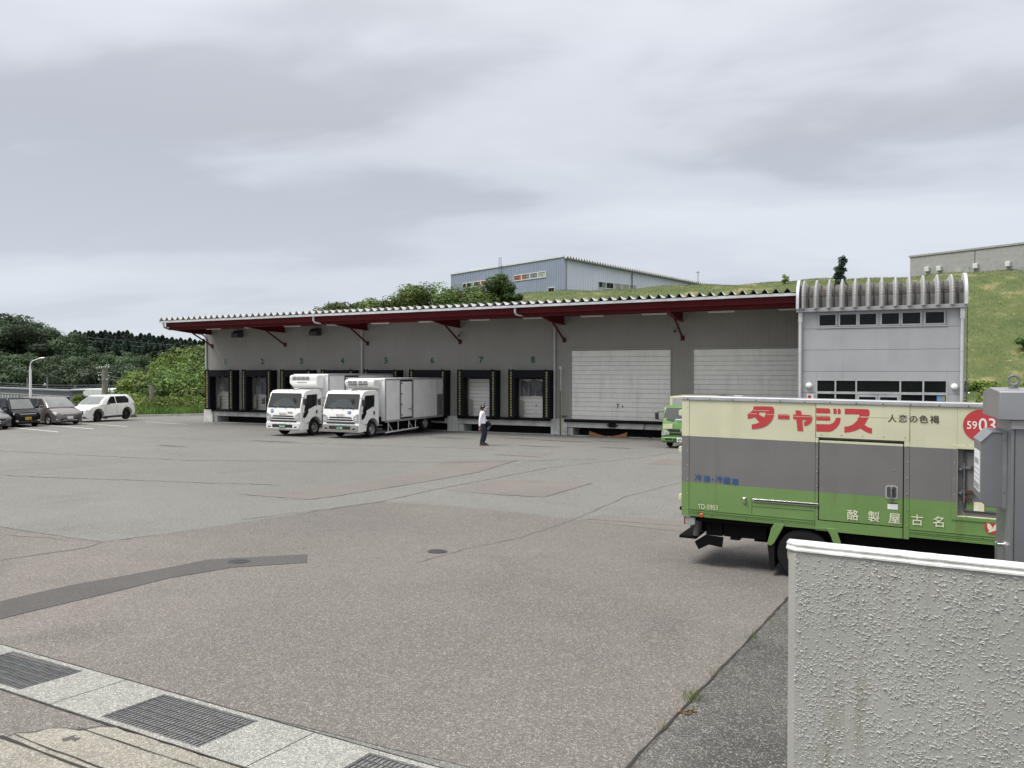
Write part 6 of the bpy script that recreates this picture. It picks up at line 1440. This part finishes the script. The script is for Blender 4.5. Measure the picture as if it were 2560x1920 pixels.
# ------------------------------------------------------------------ parked cars
def car(name, label, loc, rz, sp):
    T = thing(name, label, 'car', loc, rz); L_, W = sp['L'], sp['W']; hw = W/2
    ip = lambda y, P: float(np.interp(y, [p[0] for p in P], [p[1] for p in P]))
    wy = sp['wy']; wr = sp['wr']; ar = wr+.07; ys = set(np.linspace(0, L_, 26))
    for c in wy: ys |= set(c+ar*np.cos(np.linspace(0, math.pi, 13)))
    ys |= {.03, .08, L_-.05}; ys = sorted(y for y in ys if 0 <= y <= L_); vs = []
    for y in ys:
        zt = ip(y, sp['top']); zb = ip(y, sp['bot']); w = hw*ip(y, sp['plan']); za = zb
        for c in wy:
            if abs(y-c) < ar: za = max(za, wr+math.sqrt(max(0, ar*ar-(y-c)**2)))
        half = [(0, zb), (w*.70, zb), (w*.70, max(za, zb+.001)), (w*.985, max(zb, za)), (w, max(zb+.12, za+.012)), (w, max(zt*.62, za+.02)), (w*.985, max(zt-.16, za+.03)), (w*.95, zt-.04), (w*.82, zt), (w*.45, zt+.012), (0, zt+.02)]
        vs += [(x, y, z_) for x, z_ in half]+[(-x, y, z_) for x, z_ in half[-2:0:-1]]
    k = 20; nf = len(ys); fs = [(i*k+j, i*k+(j+1) % k, (i+1)*k+(j+1) % k, (i+1)*k+j) for i in range(nf-1) for j in range(k)]+[tuple(range(k)), tuple(range((nf-1)*k, nf*k))[::-1]]
    m = MB().add(vs, fs); m.build('body', M[sp['paint']], T, smooth=True, sharp=50)
    # greenhouse
    g_ = sp['gh']; z0, z1 = g_['z0'], g_['z1']; lv = [0, .15, .3, .45, .6, .75, .88, .96, 1]; vs = []
    def gy(t): return ip(t, g_['front']), ip(t, g_['rear'])
    def gw(t): return hw*(ip(t, g_['w']))
    gl_ = lambda t, q: float(np.interp(t, lv, [gy(v)[q] for v in lv])); gwl = lambda t: float(np.interp(t, lv, [gw(v) for v in lv]))
    for t in lv:
        yf, yr = gy(t); w = gw(t); r = .12; z_ = z0+(z1-z0)*t; ring = []
        for (cx_, cy_, a0) in ((w-r, yr-r, 0), (-w+r, yr-r, 90), (-w+r, yf+r, 180), (w-r, yf+r, 270)):
            for q in range(4): a = R(a0+30*q); ring.append((cx_+r*math.cos(a), cy_+r*math.sin(a), z_))
        vs += ring
    k = 16; fs = [(i*k+j, i*k+(j+1) % k, (i+1)*k+(j+1) % k, (i+1)*k+j) for i in range(len(lv)-1) for j in range(k)]; b0 = (len(lv)-1)*k
    yf, yr = gy(1); vs.append((0, (yf+yr)/2, z1+.025)); fs += [(b0+j, b0+(j+1) % k, len(vs)-1) for j in range(k)]
    MB().add(vs, fs).build('roof', M[sp['paint']], T, smooth=True, sharp=50)
    Z_ = lambda t: z0+(z1-z0)*t
    # windscreen and rear glass, side glass
    for nm, fr in (('windscreen', 0), ('rear_window', 1)):
        m = MB(); vs = []; tt = np.linspace(.05, .90, 7)
        for t in tt:
            y_ = gl_(t, fr)+(-.014 if fr == 0 else .014); w = gwl(t)-.11
            for u in np.linspace(-1, 1, 7): vs.append((u*w, y_, Z_(t)))
        m.add(vs, [(i*7+j, i*7+j+1, (i+1)*7+j+1, (i+1)*7+j) for i in range(6) for j in range(6)]); m.build(nm, M['glass_car'] if fr == 0 else M['glass_dark'], T, recalc=False, smooth=True)
    for s in (-1, 1):
        for poly in g_['side']:
            m = MB(); tt = [.08, .3, .5, .7, .86]; vs = []
            for t in tt:
                a = ip(t, [(p[0], p[1]) for p in poly]); b = ip(t, [(p[0], p[2]) for p in poly]); vs += [(s*(gwl(t)+.008), a, Z_(t)), (s*(gwl(t)+.008), b, Z_(t))]
            m.add(vs, [(2*i, 2*i+1, 2*i+3, 2*i+2) for i in range(len(tt)-1)]); m.build('side_window', M['glass_dark'], T, recalc=False)
        for c in wy: 
            wheel(T, s*(hw-.12), c, wr, .21, s, sp['rim'], rr=.66, holes=5)
        m = MB(); mx_ = g_['mirror']; m.box(s*(hw+.02), s*(hw+.20), mx_[0]-.05, mx_[0]+.06, mx_[1]-.06, mx_[1]+.08); m.build('mirror', M[sp.get('mir', sp['paint'])], T, bevel=.03)
        for yy in sp['seams']:
            m = MB(); m.path([(s*(hw*ip(yy, sp['plan'])+.001), yy, .42), (s*(hw*ip(yy, sp['plan'])+.001), yy, z0-.10)], .005, 4); m.build('door_seam', M['plastic_black'], T)
        for hl in sp['lamps']: 
            m = MB(); m.add([(s*hw*a, b, c) for a, b, c in hl], [tuple(range(len(hl)))]); m.build('headlight', M['lamp_clear'], T, recalc=False)
        if sp.get('clad'):
            for c in wy:
                m = MB(); vs = []
                for a in np.linspace(0, math.pi, 13):
                    for rr_ in (ar-.01, ar+.06): vs.append((s*(hw*ip(c+rr_*math.cos(a), sp['plan'])+.006), c+rr_*math.cos(a), wr+rr_*math.sin(a)))
                m.add(vs, [(2*i, 2*i+1, 2*i+3, 2*i+2) for i in range(12)]); m.build('arch_cladding', M['plastic_black'], T, recalc=False)
            MB().box(s*(hw-.02), s*(hw+.006), wy[0]+ar, wy[1]-ar, .20, .33).build('sill_cladding', M['plastic_black'], T)
    m = MB()
    for c in wy: m.box(-hw*.69, hw*.69, c-ar, c+ar, sp['bot'][1][1]-.02, wr+ar-.02)
    m.box(-hw*.66, hw*.66, .3, L_-.3, sp['bot'][1][1]-.03, sp['bot'][1][1]-.001); m.build('underside', M['under'], T)
    for nm, mt, bx in sp['face']: MB().box(*bx).build(nm, M[mt], T, bevel=.012)
    if sp.get('plate'): plate(T, 0, sp['plate'][0], sp['plate'][1], .33, .165, sp['plate'][2], sp['plate'][3], sp['plate'][4])
    return T
# kei wagon
car('kei_wagon', 'black boxy kei wagon with a yellow number plate, between two other parked cars', (-43.5, 28.75, .2), R(80), dict(L=3.4, W=1.48, paint='car_black', rim='rim', wy=(.62, 2.98), wr=.29,
    top=[(0, .78), (.08, .86), (.55, .98), (.9, 1.02), (3.3, 1.04), (3.4, .95)], bot=[(0, .24), (.2, .20), (3.3, .22), (3.4, .34)], plan=[(0, .84), (.10, .94), (.35, .99), (3.1, 1), (3.4, .92)],
    gh=dict(z0=1.0, z1=1.63, front=[(0, .62), (1, 1.12)], rear=[(0, 3.38), (1, 3.25)], w=[(0, .96), (.9, .86), (1, .80)], mirror=(.85, 1.08),
            side=[[(0, .88, 1.72), (1, 1.22, 1.74)], [(0, 1.80, 2.60), (1, 1.80, 2.58)], [(0, 2.66, 3.22), (1, 2.66, 3.14)]]), seams=(.85, 1.76, 2.62),
    lamps=[[(.52, -.012, .70), (.95, .10, .72), (.97, .16, .84), (.55, -.005, .83)]],
    face=[('grille', 'chrome', (-.40, .40, -.02, .03, .73, .765)), ('lower_grille', 'plastic_black', (-.42, .42, -.015, .03, .60, .70)), ('bumper_slot', 'plastic_black', (-.62, .62, -.018, .04, .26, .36)), ('fog_light', 'lamp_clear', (-.64, -.50, -.03, .03, .33, .41)), ('fog_light', 'lamp_clear', (.50, .64, -.03, .03, .33, .41))],
    plate=(-.03, .50, 'plate_yellow', '5 · 56', 'plastic_black')))
car('minivan', 'taupe-brown minivan with chrome grille parked right of the black kei wagon', (-43.0, 30.95, .19), R(80), dict(L=4.65, W=1.73, paint='car_brown', rim='rim', wy=(.90, 3.72), wr=.32,
    top=[(0, .66), (.10, .76), (.5, .90), (1.0, 1.02), (1.25, 1.06), (4.5, 1.06), (4.65, .9)], bot=[(0, .22), (.2, .18), (4.5, .22), (4.65, .36)], plan=[(0, .78), (.12, .90), (.45, .98), (4.2, 1), (4.65, .9)],
    gh=dict(z0=1.03, z1=1.62, front=[(0, .92), (.5, 1.30), (1, 1.90)], rear=[(0, 4.60), (1, 4.32)], w=[(0, .95), (.9, .80), (1, .73)], mirror=(1.35, 1.10),
            side=[[(0, 1.28, 2.30), (.5, 1.60, 2.30), (1, 2.05, 2.30)], [(0, 2.38, 3.35), (1, 2.38, 3.32)], [(0, 3.43, 4.35), (1, 3.43, 4.15)]]), seams=(1.30, 2.34, 3.38),
    lamps=[[(.50, -.012, .60), (.90, .10, .62), (.985, .42, .76), (.97, .40, .82), (.80, .06, .74), (.52, .0, .70)]],
    face=[('grille', 'chrome', (-.46, .46, -.025, .05, .60, .70)), ('grille_slot', 'plastic_black', (-.42, .42, -.030, .0, .635, .655)), ('bumper_slot', 'plastic_black', (-.52, .52, -.02, .05, .24, .42)), ('bumper_bar', 'chrome', (-.42, .42, -.028, .0, .30, .32)), ('fog_light', 'lamp_clear', (-.78, -.66, -.0, .06, .32, .40)), ('fog_light', 'lamp_clear', (.66, .78, -.0, .06, .32, .40))],
    plate=(-.032, .46, 'plate_white', '', 'plastic_black')))
car('hatchback', 'dark grey car of which only the nose shows at the left edge of the photo', (-42.75, 26.55, .2), R(80), dict(L=4.2, W=1.69, paint='car_silver', rim='rim', wy=(.82, 3.4), wr=.31,
    top=[(0, .60), (.10, .70), (.5, .82), (1.0, .93), (1.2, .96), (4.0, .98), (4.2, .85)], bot=[(0, .22), (.2, .18), (4.0, .22), (4.2, .34)], plan=[(0, .78), (.12, .90), (.45, .98), (3.8, 1), (4.2, .9)],
    gh=dict(z0=.94, z1=1.45, front=[(0, .98), (.5, 1.35), (1, 1.90)], rear=[(0, 4.1), (1, 3.5)], w=[(0, .93), (.9, .76), (1, .70)], mirror=(1.35, 1.0), side=[[(0, 1.34, 2.25), (.5, 1.66, 2.25), (1, 2.05, 2.25)], [(0, 2.33, 3.5), (1, 2.33, 3.2)]]), seams=(1.30, 2.29),
    lamps=[[(.55, -.012, .56), (.92, .10, .58), (.985, .40, .72), (.80, .06, .70), (.56, .0, .66)]],
    face=[('grille', 'plastic_black', (-.42, .42, -.02, .05, .52, .62)), ('badge', 'chrome', (-.06, .06, -.03, .0, .55, .60)), ('bumper_slot', 'plastic_black', (-.45, .45, -.02, .05, .24, .34))], plate=(-.03, .43, 'plate_white', '・・49', 'plastic_black')))
car('suv', 'white SUV with black wheels and wheel-arch cladding, right-hand end of the parked cars', (-45.7, 33.3, .13), R(13), dict(L=4.50, W=1.82, paint='car_white', rim='rim_black', wy=(.90, 3.55), wr=.36, clad=True, mir='plastic_black',
    top=[(0, .78), (.10, .86), (.45, .98), (1.2, 1.08), (1.35, 1.10), (4.0, 1.12), (4.4, 1.05), (4.5, .9)], bot=[(0, .28), (.2, .24), (4.3, .28), (4.5, .42)], plan=[(0, .74), (.12, .88), (.45, .98), (4.0, 1), (4.5, .88)],
    gh=dict(z0=1.07, z1=1.66, front=[(0, 1.10), (.5, 1.45), (1, 2.02)], rear=[(0, 4.44), (.5, 4.30), (1, 3.98)], w=[(0, .95), (.9, .78), (1, .71)], mirror=(1.65, 1.14),
            side=[[(0, 1.62, 2.55), (.5, 1.92, 2.55), (1, 2.30, 2.55)], [(0, 2.62, 3.75), (.5, 2.62, 3.85), (1, 2.62, 3.5)]]), seams=(1.50, 2.58, 3.5),
    lamps=[[(.62, .0, .72), (.90, .10, .74), (.985, .50, .84), (.80, .06, .78)]],
    face=[('grille', 'plastic_black', (-.52, .52, -.02, .05, .50, .74)), ('bumper_slot', 'plastic_black', (-.70, .70, -.02, .05, .28, .36))], plate=(-.03, .45, 'plate_white', '', 'plastic_black')))

# ------------------------------------------------------------------ stucco wall at the right
WV = R(-4.9); wu = Vector((math.cos(WV), math.sin(WV), 0)); wn_ = Vector((-wu.y, wu.x, 0))
p0 = at(1988, 1378, 4.6); p0.z = 0
gw_ = thing('stucco_wall', 'grey stucco boundary wall with a white moulded cap in the right foreground', 'wall', (p0.x, p0.y, .6), WV)
ZW = 2.385-.6; TH = .135; CH = .045
m = MB(); m.prism([(0, 0), (5, 0), (5, TH), (-CH, TH), (-CH, CH)], 'z', -.6, ZW); m.build('wall_body', M['stucco'], gw_)
prf = [(-.012, ZW), (-.012, ZW+.010), (.008, ZW+.015), (.014, ZW+.028), (.003, ZW+.031), (.003, ZW+.038), (TH+.006, ZW+.038), (TH+.006, ZW)]
mm_ = MB(); vs = []
rc = random.Random(2); SX = [-CH-.012, -.0]+[i*.05 for i in range(1, 101)]
for si, s in enumerate(SX):
    for (y, z_) in prf:
        yy = max(y, y+(CH if s < -.001 else 0)) if y < .05 else y
        j = rc.uniform(-.0007, .0007) if si > 1 else 0; vs.append((s-(.012 if si == 1 and y < .05 else 0)*0, yy+j, z_+j))
k = len(prf); mm_.add(vs, [(i*k+a, i*k+(a+1) % k, (i+1)*k+(a+1) % k, (i+1)*k+a) for i in range(len(SX)-1) for a in range(k)]+[tuple(range(k))])
mm_.build('wall_cap', M['cap_white'], gw_)
rg = np.random.default_rng(11); V = []; F = []
nb_ = 8500
for i in range(nb_):
    x = rg.uniform(.004, 1.95); z_ = rg.uniform(ZW-1.45, ZW-.006)
    dn_ = noise.noise(Vector((x*5, z_*5, 0)))
    if dn_ < -.22 and rg.random() < .6: continue
    a = rg.normal()*.55-.25; L2 = abs(rg.normal())*.0060+.0026; w2 = .0024+abs(rg.normal())*.0013; hh = .0024+abs(rg.normal())*.0017
    if rg.random() < .04: w2 *= 1.9; hh *= 1.6
    ca, sa = math.cos(a), math.sin(a); b = len(V); bend = rg.normal()*.5
    for r_, o_ in ((1.0, 0.0), (.62, -hh)):
        for q in range(6):
            t = 1.047*q; lx = L2*math.cos(t)*r_*(1+.3*rg.normal()*.4); lz = w2*math.sin(t)*r_+bend*lx*lx*60*.5
            V.append((x+lx*ca-lz*sa, o_-.0002, z_+lx*sa+lz*ca))
    for q in range(6): F.append((b+q, b+(q+1) % 6, b+6+(q+1) % 6, b+6+q))
    F.append(tuple(b+6+q for q in range(6)))
mb_ = MB().add(V, F); mb_.build('stucco_texture', M['stucco_blob'], gw_, kind='stuff', recalc=False, smooth=True, sharp=80)

# ------------------------------------------------------------------ steel cabinet
cb = thing('steel_cabinet', 'tall grey steel cabinet with overhanging lid and lifting ring behind the stucco wall', 'cabinet', (.90, 6.46, .6))
m = MB(); m.box(0, .9, 0, .66, 0, 2.56); m.build('body', M['steel'], cb, bevel=.006)
m = MB(); m.box(.015, .9, -.05, -.004, .0, 2.50); m.build('door', M['steel_grey'], cb, bevel=.012); m = MB(); m.box(-.004, .016, -.055, -.004, .0, 2.50); m.build('door_edge', M['steel_grey'], cb, bevel=.004)
m = MB(); m.box(.20, .206, -.058, -.050, 0, 2.5); m.build('door_gap', M['under'], cb); m = MB(); m.box(.215, .9, -.062, -.051, 0, 2.5); m.build('second_door', M['steel_grey'], cb, bevel=.01)
m = MB(); m.prism([(-.10, 2.50), (.78, 2.50), (.78, 2.68), (.40, 2.72), (-.10, 2.70)], 'x', -.085, 1.05); m.build('lid', M['steel'], cb, bevel=.008)
m = MB(); m.box(-.006, .9, -.075, .70, 2.44, 2.498); m.build('lid_neck', M['alu_dull'], cb)
m = MB(); vs = []; 
for i in range(20):
    a = 6.283*i/20
    for j in range(8): b = 6.283*j/8; vs.append(((.034+.010*math.cos(b))*math.cos(a), .010*math.sin(b), (.034+.010*math.cos(b))*math.sin(a)))
m.add(vs, [(i*8+j, i*8+(j+1) % 8, ((i+1) % 20)*8+(j+1) % 8, ((i+1) % 20)*8+j) for i in range(20) for j in range(8)]); m.tube((0, 0, -.07), (0, 0, -.032), .016, 10); m.lathe([(.032, -.062), (.032, -.05), (0, -.048)], (0, 0, 0), k=14)
o = m.build('lifting_ring', M['galv'], cb, smooth=True); o.location = (.055, .30, 2.775)
m = MB(); m.lathe([(.034, 0), (.034, -.006), (.018, -.010), (.018, -.05), (0, -.05)], (0, .22, 1.57), axis='x', k=14); m.prism([(.20, 1.59), (.24, 1.59), (.245, 1.46), (.228, 1.35), (.205, 1.46)], 'x', -.062, -.048); m.build('handle', M['chrome'], cb, bevel=.003, smooth=False)
bxm = thing('meter_box', 'small grey steel box with sloped hood and paper label fixed to the cabinet side', 'meter box', (.90, 6.60, 3.45), 0)
X0 = -.165
m = MB(); m.prism([(X0, -.96), (X0, -.52), (X0+.07, -.455), (-.005, -.455), (-.005, -1.0), (X0+.04, -1.0)], 'y', 0, .42); m.build('housing', M['steel_grey'], bxm, bevel=.004)
m = MB(); m.prism([(X0-.004, -.525), (X0+.068, -.447), (.0, -.447), (.0, -.4535), (X0+.072, -.4535), (X0-.001, -.528)], 'y', -.006, .43); m.build('hood', M['steel'], bxm)
m = MB(); m.box(-.03, -.002, -.008, -.001, -1.0, -.44); m.build('flange', M['steel'], bxm); m = MB()
for q in (-.50, -.88): m.lathe([(.006, 0), (.005, -.006), (0, -.006)], (-.018, -.009, q), axis='y', k=8)
m.build('screws', M['chrome'], bxm)
m = MB(); m.box(X0-.004, X0-.001, .03, .36, -.90, -.60); lb_ = m.build('label', M['paper_clean'], bxm)
m = MB()
for q, (a, b, c_, d_) in enumerate(((.09, .30, -.70, -.66), (.06, .33, -.74, -.735), (.06, .33, -.775, -.77), (.06, .30, -.81, -.805), (.06, .33, -.885, -.84))): m.box(X0-.0062, X0-.0045, a, b, c_, d_)
m.build('label_print', M['alu_dull'], lb_)

# ------------------------------------------------------------------ weeds in the seam
def tuft(x, y, n, h, mt, label, cat='weed', name='weed', sp_=.05, leafs=0):
    rg = np.random.default_rng(int(abs(x*1000+y*77))); t = thing(name, label, cat, (x, y, gz(y)+.006), 0)
    P_ = np.stack([rg.normal(size=n)*sp_, rg.normal(size=n)*sp_, np.zeros(n)], 1)
    if leafs:
        B_ = [(rg.normal()*sp_, rg.normal()*sp_, .01, sp_*.7, sp_*.7, .015) for _ in range(4)]; mesh_obj('leaves', quads_mesh('leaves', leaf_arrays(B_, leafs, .018, rg, .1), M[mt]), t)
    else: mesh_obj('blades', blades('blades', P_, h, .0028, rg, M[mt]), t)
    return t
tuft(-1.13, 8.60, 26, .10, 'weed', 'small green grass tuft in the pavement seam, the farthest of the row', sp_=.035)
tuft(-1.255, 7.15, 14, .10, 'grass_dry', 'sparse dry stalks in the pavement seam between two green tufts', sp_=.03)
tuft(-1.325, 6.42, 60, .085, 'weed', 'leafy green tuft in the pavement seam just above the dead leaves', sp_=.05)
tuft(-1.30, 6.10, 0, 0, 'dead_leaf', 'little heap of dead tan leaves beside the pavement seam', 'dead leaves', 'dead_leaves', .04, 150)
tuft(-1.385, 5.70, 12, .06, 'grass_dry', 'thin dry sprig in the seam below the dead leaves', sp_=.02)
tuft(-1.475, 4.72, 40, .07, 'weed', 'green tuft where the seam meets the bottom edge of the photo', sp_=.04)
tuft(-1.04, 9.4, 10, .07, 'weed', 'tiny green sprout in the seam near the wall corner', sp_=.02)
p = at(333, 1046, 57); t = thing('weed', 'small green tuft at the far kerb right of the SUV tail', 'weed', (p.x, p.y, gz(p.y)), 0); mesh_obj('blades', blades('blades', np.stack([rg.normal(size=60)*.12, rg.normal(size=60)*.12, np.zeros(60)], 1), .35, .02, rg, M['weed']), t)

# ------------------------------------------------------------------ walking person
def skin_body(name, verts, edges, radii, parent, mats, pick, levels=2, root=0):
    me = bpy.data.meshes.new(name); me.from_pydata(verts, edges, []); o = bpy.data.objects.new(name, me); COL.objects.link(o)
    sk = o.modifiers.new('skin', 'SKIN'); sk.use_smooth_shade = True
    for i, r_ in enumerate(radii): me.skin_vertices[0].data[i].radius = r_ if isinstance(r_, tuple) else (r_, r_)
    me.skin_vertices[0].data[root].use_root = True
    sb = o.modifiers.new('sub', 'SUBSURF'); sb.levels = levels; sb.render_levels = levels
    dg = bpy.context.evaluated_depsgraph_get(); m2 = bpy.data.meshes.new_from_object(o.evaluated_get(dg)); bpy.data.objects.remove(o)
    m2.materials.clear()
    for x in mats: m2.materials.append(x)
    for p_ in m2.polygons: p_.material_index = pick(p_.center); p_.use_smooth = True
    o = bpy.data.objects.new(name, m2); COL.objects.link(o); o.parent = parent; return o
pr_ = thing('person', 'person in white shirt, navy trousers, dark cap and face mask walking past dock 7', 'person', (-15.15, 29.9, gz(29.9)), R(24.7))
# local: +x walking direction (to the right of the photo), z up
Vv = [(0.00, 0, .93), (.01, 0, 1.10), (.00, 0, 1.28), (-.01, 0, 1.41), (.01, 0, 1.49), (.03, 0, 1.60),        # 0-5 spine, neck, head
      (.00, -.10, .86), (.045, -.10, .50), (-.075, -.09, .10),                                             # 6-8 near leg
      (.01, .10, .86), (.14, .09, .50), (.035, .08, .10),                                                  # 9-11 far leg
      (-.03, -.185, 1.385), (-.10, -.255, 1.12), (-.11, -.275, .88), (-.115, -.275, .80),                       # 12-15 near arm
      (-.02, .19, 1.38), (.06, .23, 1.13), (.24, .20, .97), (.30, .18, .93),                                # 16-19 far arm
      (.05, -.09, .055), (.155, .08, .055), (.12, -.09, .04), (.22, .08, .045), (.04, 0, 1.66)]
Ed = [(0, 1), (1, 2), (2, 3), (3, 4), (4, 5), (0, 6), (6, 7), (7, 8), (0, 9), (9, 10), (10, 11), (3, 12), (12, 13), (13, 14), (14, 15), (3, 16), (16, 17), (17, 18), (18, 19), (8, 20), (11, 21), (20, 22), (21, 23), (5, 24)]
Rd = [(.150, .150), (.155, .150), (.155, .155), (.100, .125), (.058, .056), (.092, .078), .115, .086, .062, .115, .086, .062, .070, .058, .045, .027, .065, .055, .040, .026, .045, .045, .036, .036, .085]
def pk(c):
    if c.z < .085: return 2
    if c.z < .955 and not (c.y < -.215) and not (c.x > .175 and c.z > .8): return 1
    if c.z > 1.475: return 3
    if c.y < -.21 and c.z < .85: return 3
    if c.x > .245 and c.z > .8 and c.z < 1.1: return 3
    return 0
bd = skin_body('body', Vv, Ed, Rd, pr_, [M['shirt'], M['trousers'], M['shoe'], M['skin']], pk, levels=3)
def hand(base, d, curl, parent, side):
    d = Vector(d).normalized(); up_ = Vector((1, 0, 0)) if abs(d.x) < .8 else Vector((0, 0, 1)); u_ = d.cross(Vector((0, 1, 0))).normalized(); base = Vector(base); vs = [tuple(base), tuple(base+d*.045)]; ed = [(0, 1)]; rd = [(.024, .014), (.036, .015)]
    for q, (o_, ln) in enumerate(((-.028, .068), (-.010, .076), (.009, .072), (.026, .058))):
        a = base+d*.07+u_*o_; b = a+(d+Vector((0, curl, 0))*.4).normalized()*ln*.55; c_ = b+(d*.6+Vector((0, curl, 0))).normalized()*ln*.45; n0 = len(vs); vs += [tuple(a), tuple(b), tuple(c_)]; ed += [(1, n0), (n0, n0+1), (n0+1, n0+2)]; rd += [.0095, .0085, .007]
    a = base+d*.02+u_*.035; b = a+(d*.7+u_*.8).normalized()*.035; n0 = len(vs); vs += [tuple(a), tuple(b), tuple(b+d*.025)]; ed += [(0, n0), (n0, n0+1), (n0+1, n0+2)]; rd += [.011, .0095, .008]
    return skin_body('hand', vs, ed, rd, parent, [M['skin']], lambda c: 0, 1)
hand((-.115, -.275, .79), (.0, 0, -1), .5, pr_, -1); hand((.30, .18, .93), (.9, 0, -.5), -.6, pr_, 1)
# head details: nose, ears, hair, cap, mask
m = MB(); m.tube((.12, 0, 1.60), (.135, 0, 1.585), .014, 6, .008); m.lathe([(0, -.01), (.02, 0), (0, .01)], (.02, -.088, 1.60), axis='y', k=8); m.lathe([(0, -.01), (.02, 0), (0, .01)], (.02, .088, 1.60), axis='y', k=8); m.build('nose_and_ears', M['skin'], pr_, smooth=True)
for s in (-1, 1): MB().lathe([(0, -.004), (.009, 0), (0, .004)], (.118, s*.03, 1.625), axis='x', k=8).build('eye', M['hair'], pr_)
m = MB(); vs = []; n1_, n2_ = 14, 8
def dome(m, cx_, cz, rx, ry, rz_, zmin, k1=16, k2=7):
    vs = []; 
    for j in range(k2+1):
        ph = math.pi/2*(1-j/k2)+zmin*(j/k2)
        for i in range(k1): a = 6.283*i/k1; vs.append((cx_+rx*math.cos(ph)*math.cos(a), ry*math.cos(ph)*math.sin(a), cz+rz_*math.sin(ph)))
    m.add(vs, [(j*k1+i, j*k1+(i+1) % k1, (j+1)*k1+(i+1) % k1, (j+1)*k1+i) for j in range(k2) for i in range(k1)])
m = MB(); dome(m, .005, 1.60, .100, .094, .10, -.55); m.build('hair', M['hair'], pr_, smooth=True)
m = MB(); dome(m, .02, 1.655, .112, .100, .092, 0.0); cp = m.build('cap', M['cap_navy'], pr_, smooth=True)
m = MB(); m.add([(.02+r_*math.cos(a), r_*.88*math.sin(a), 1.655-(r_-.1)*.15) for r_ in (.10, .135) for a in [6.283*i/20 for i in range(20)]], [(i, (i+1) % 20, 20+(i+1) % 20, 20+i) for i in range(20)]); m.add([(.10, -.085, 1.652), (.20, -.06, 1.63), (.225, 0, 1.628), (.20, .06, 1.63), (.10, .085, 1.652)], [(0, 1, 2, 3, 4)]); m.build('brim', M['cap_navy'], cp, smooth=True)
m = MB(); m.add([(-.005, -.098, 1.675), (.045, -.100, 1.685), (.05, -.096, 1.71), (.0, -.094, 1.70)], [(0, 1, 2, 3)]); m.add([(.13, -.055, 1.645), (.20, -.05, 1.640), (.215, -.02, 1.642), (.15, -.03, 1.660)], [(0, 1, 2, 3)]); m.build('white_marks', M['white_letter'], cp, recalc=False)
m = MB(); vs = []
for j, z_ in enumerate((1.535, 1.555, 1.585, 1.605)):
    for i in range(9): a = R(-68+17*i); k_ = (.100, .118, .122, .106)[j]; vs.append((.03+k_*math.cos(a), .080*math.sin(a), z_))
m.add(vs, [(j*9+i, j*9+i+1, (j+1)*9+i+1, (j+1)*9+i) for j in range(3) for i in range(8)]); mk = m.build('face_mask', M['white_letter'], pr_, smooth=True); m = MB()
for s in (-1, 1): m.tube((.06, s*.076, 1.60), (.02, s*.09, 1.61), .003, 4)
m.build('ear_loop', M['white_letter'], mk)
m = MB(); m.lathe([(.095, -.03), (.078, .0), (.062, .032)], (.008, 0, 1.47), k=14); m.build('collar', M['shirt'], pr_, smooth=True)
for xx, yy in ((0, 0),):
    m = MB()
for (ax, ay) in ((-.09, -.09), (.02, .08)):
    m = MB(); vs = []; 
    st_ = [(-.03, .055, .045), (0, .075, .05), (.08, .072, .048), (.16, .050, .050), (.225, .040, .048), (.26, .026, .036)]
    for q, (xx, hz_, hw_) in enumerate(st_):
        for (u_, v_) in ((-1, 0), (-.9, .6), (-.5, 1), (.5, 1), (.9, .6), (1, 0)): vs.append((ax+xx, ay+u_*hw_, .002+v_*hz_))
    m.add(vs, [(i*6+j, i*6+j+1, (i+1)*6+j+1, (i+1)*6+j) for i in range(5) for j in range(5)]+[(i*6+5, i*6, (i+1)*6, (i+1)*6+5) for i in range(5)]+[tuple(range(6)), tuple(range(30, 36))[::-1]])
    m.build('shoe', M['shoe'], pr_, smooth=True)
jk = thing('folded_jacket', 'folded black jacket with a pale bundle hanging from it, carried over the walking person\'s arm', 'jacket', (pr_.location.x+.909*.17, pr_.location.y+.418*.17, gz(29.9)), R(24.7))
m = MB(); vs = []; rg = np.random.default_rng(4)
prj = [(-.09, .0), (-.04, .045), (.03, .065), (.10, .06), (.16, .01), (.20, -.05), (.205, -.11), (.13, -.14), (.06, -.16), (-.03, -.13), (-.08, -.08)]
for j, y_ in enumerate((.02, .08, .16, .26, .32)):
    sc_ = (.80, 1, 1.04, 1, .8)[j]
    for a, b in prj: vs.append((a*sc_+rg.normal()*.008, y_, .98+b*sc_+rg.normal()*.008))
k = len(prj); m.add(vs, [(j*k+i, j*k+(i+1) % k, (j+1)*k+(i+1) % k, (j+1)*k+i) for j in range(4) for i in range(k)]+[tuple(range(k)), tuple(range(4*k, 5*k))[::-1]]); m.build('cloth', M['cloth_black'], jk, smooth=True, sharp=80)
m = MB(); m.prism([(.04, .82), (.13, .83), (.19, .80), (.14, .76), (.11, .66), (.06, .64), (.02, .68)], 'y', .06, .16); m.build('pale_lining', M['curtain'], jk, bevel=.02)
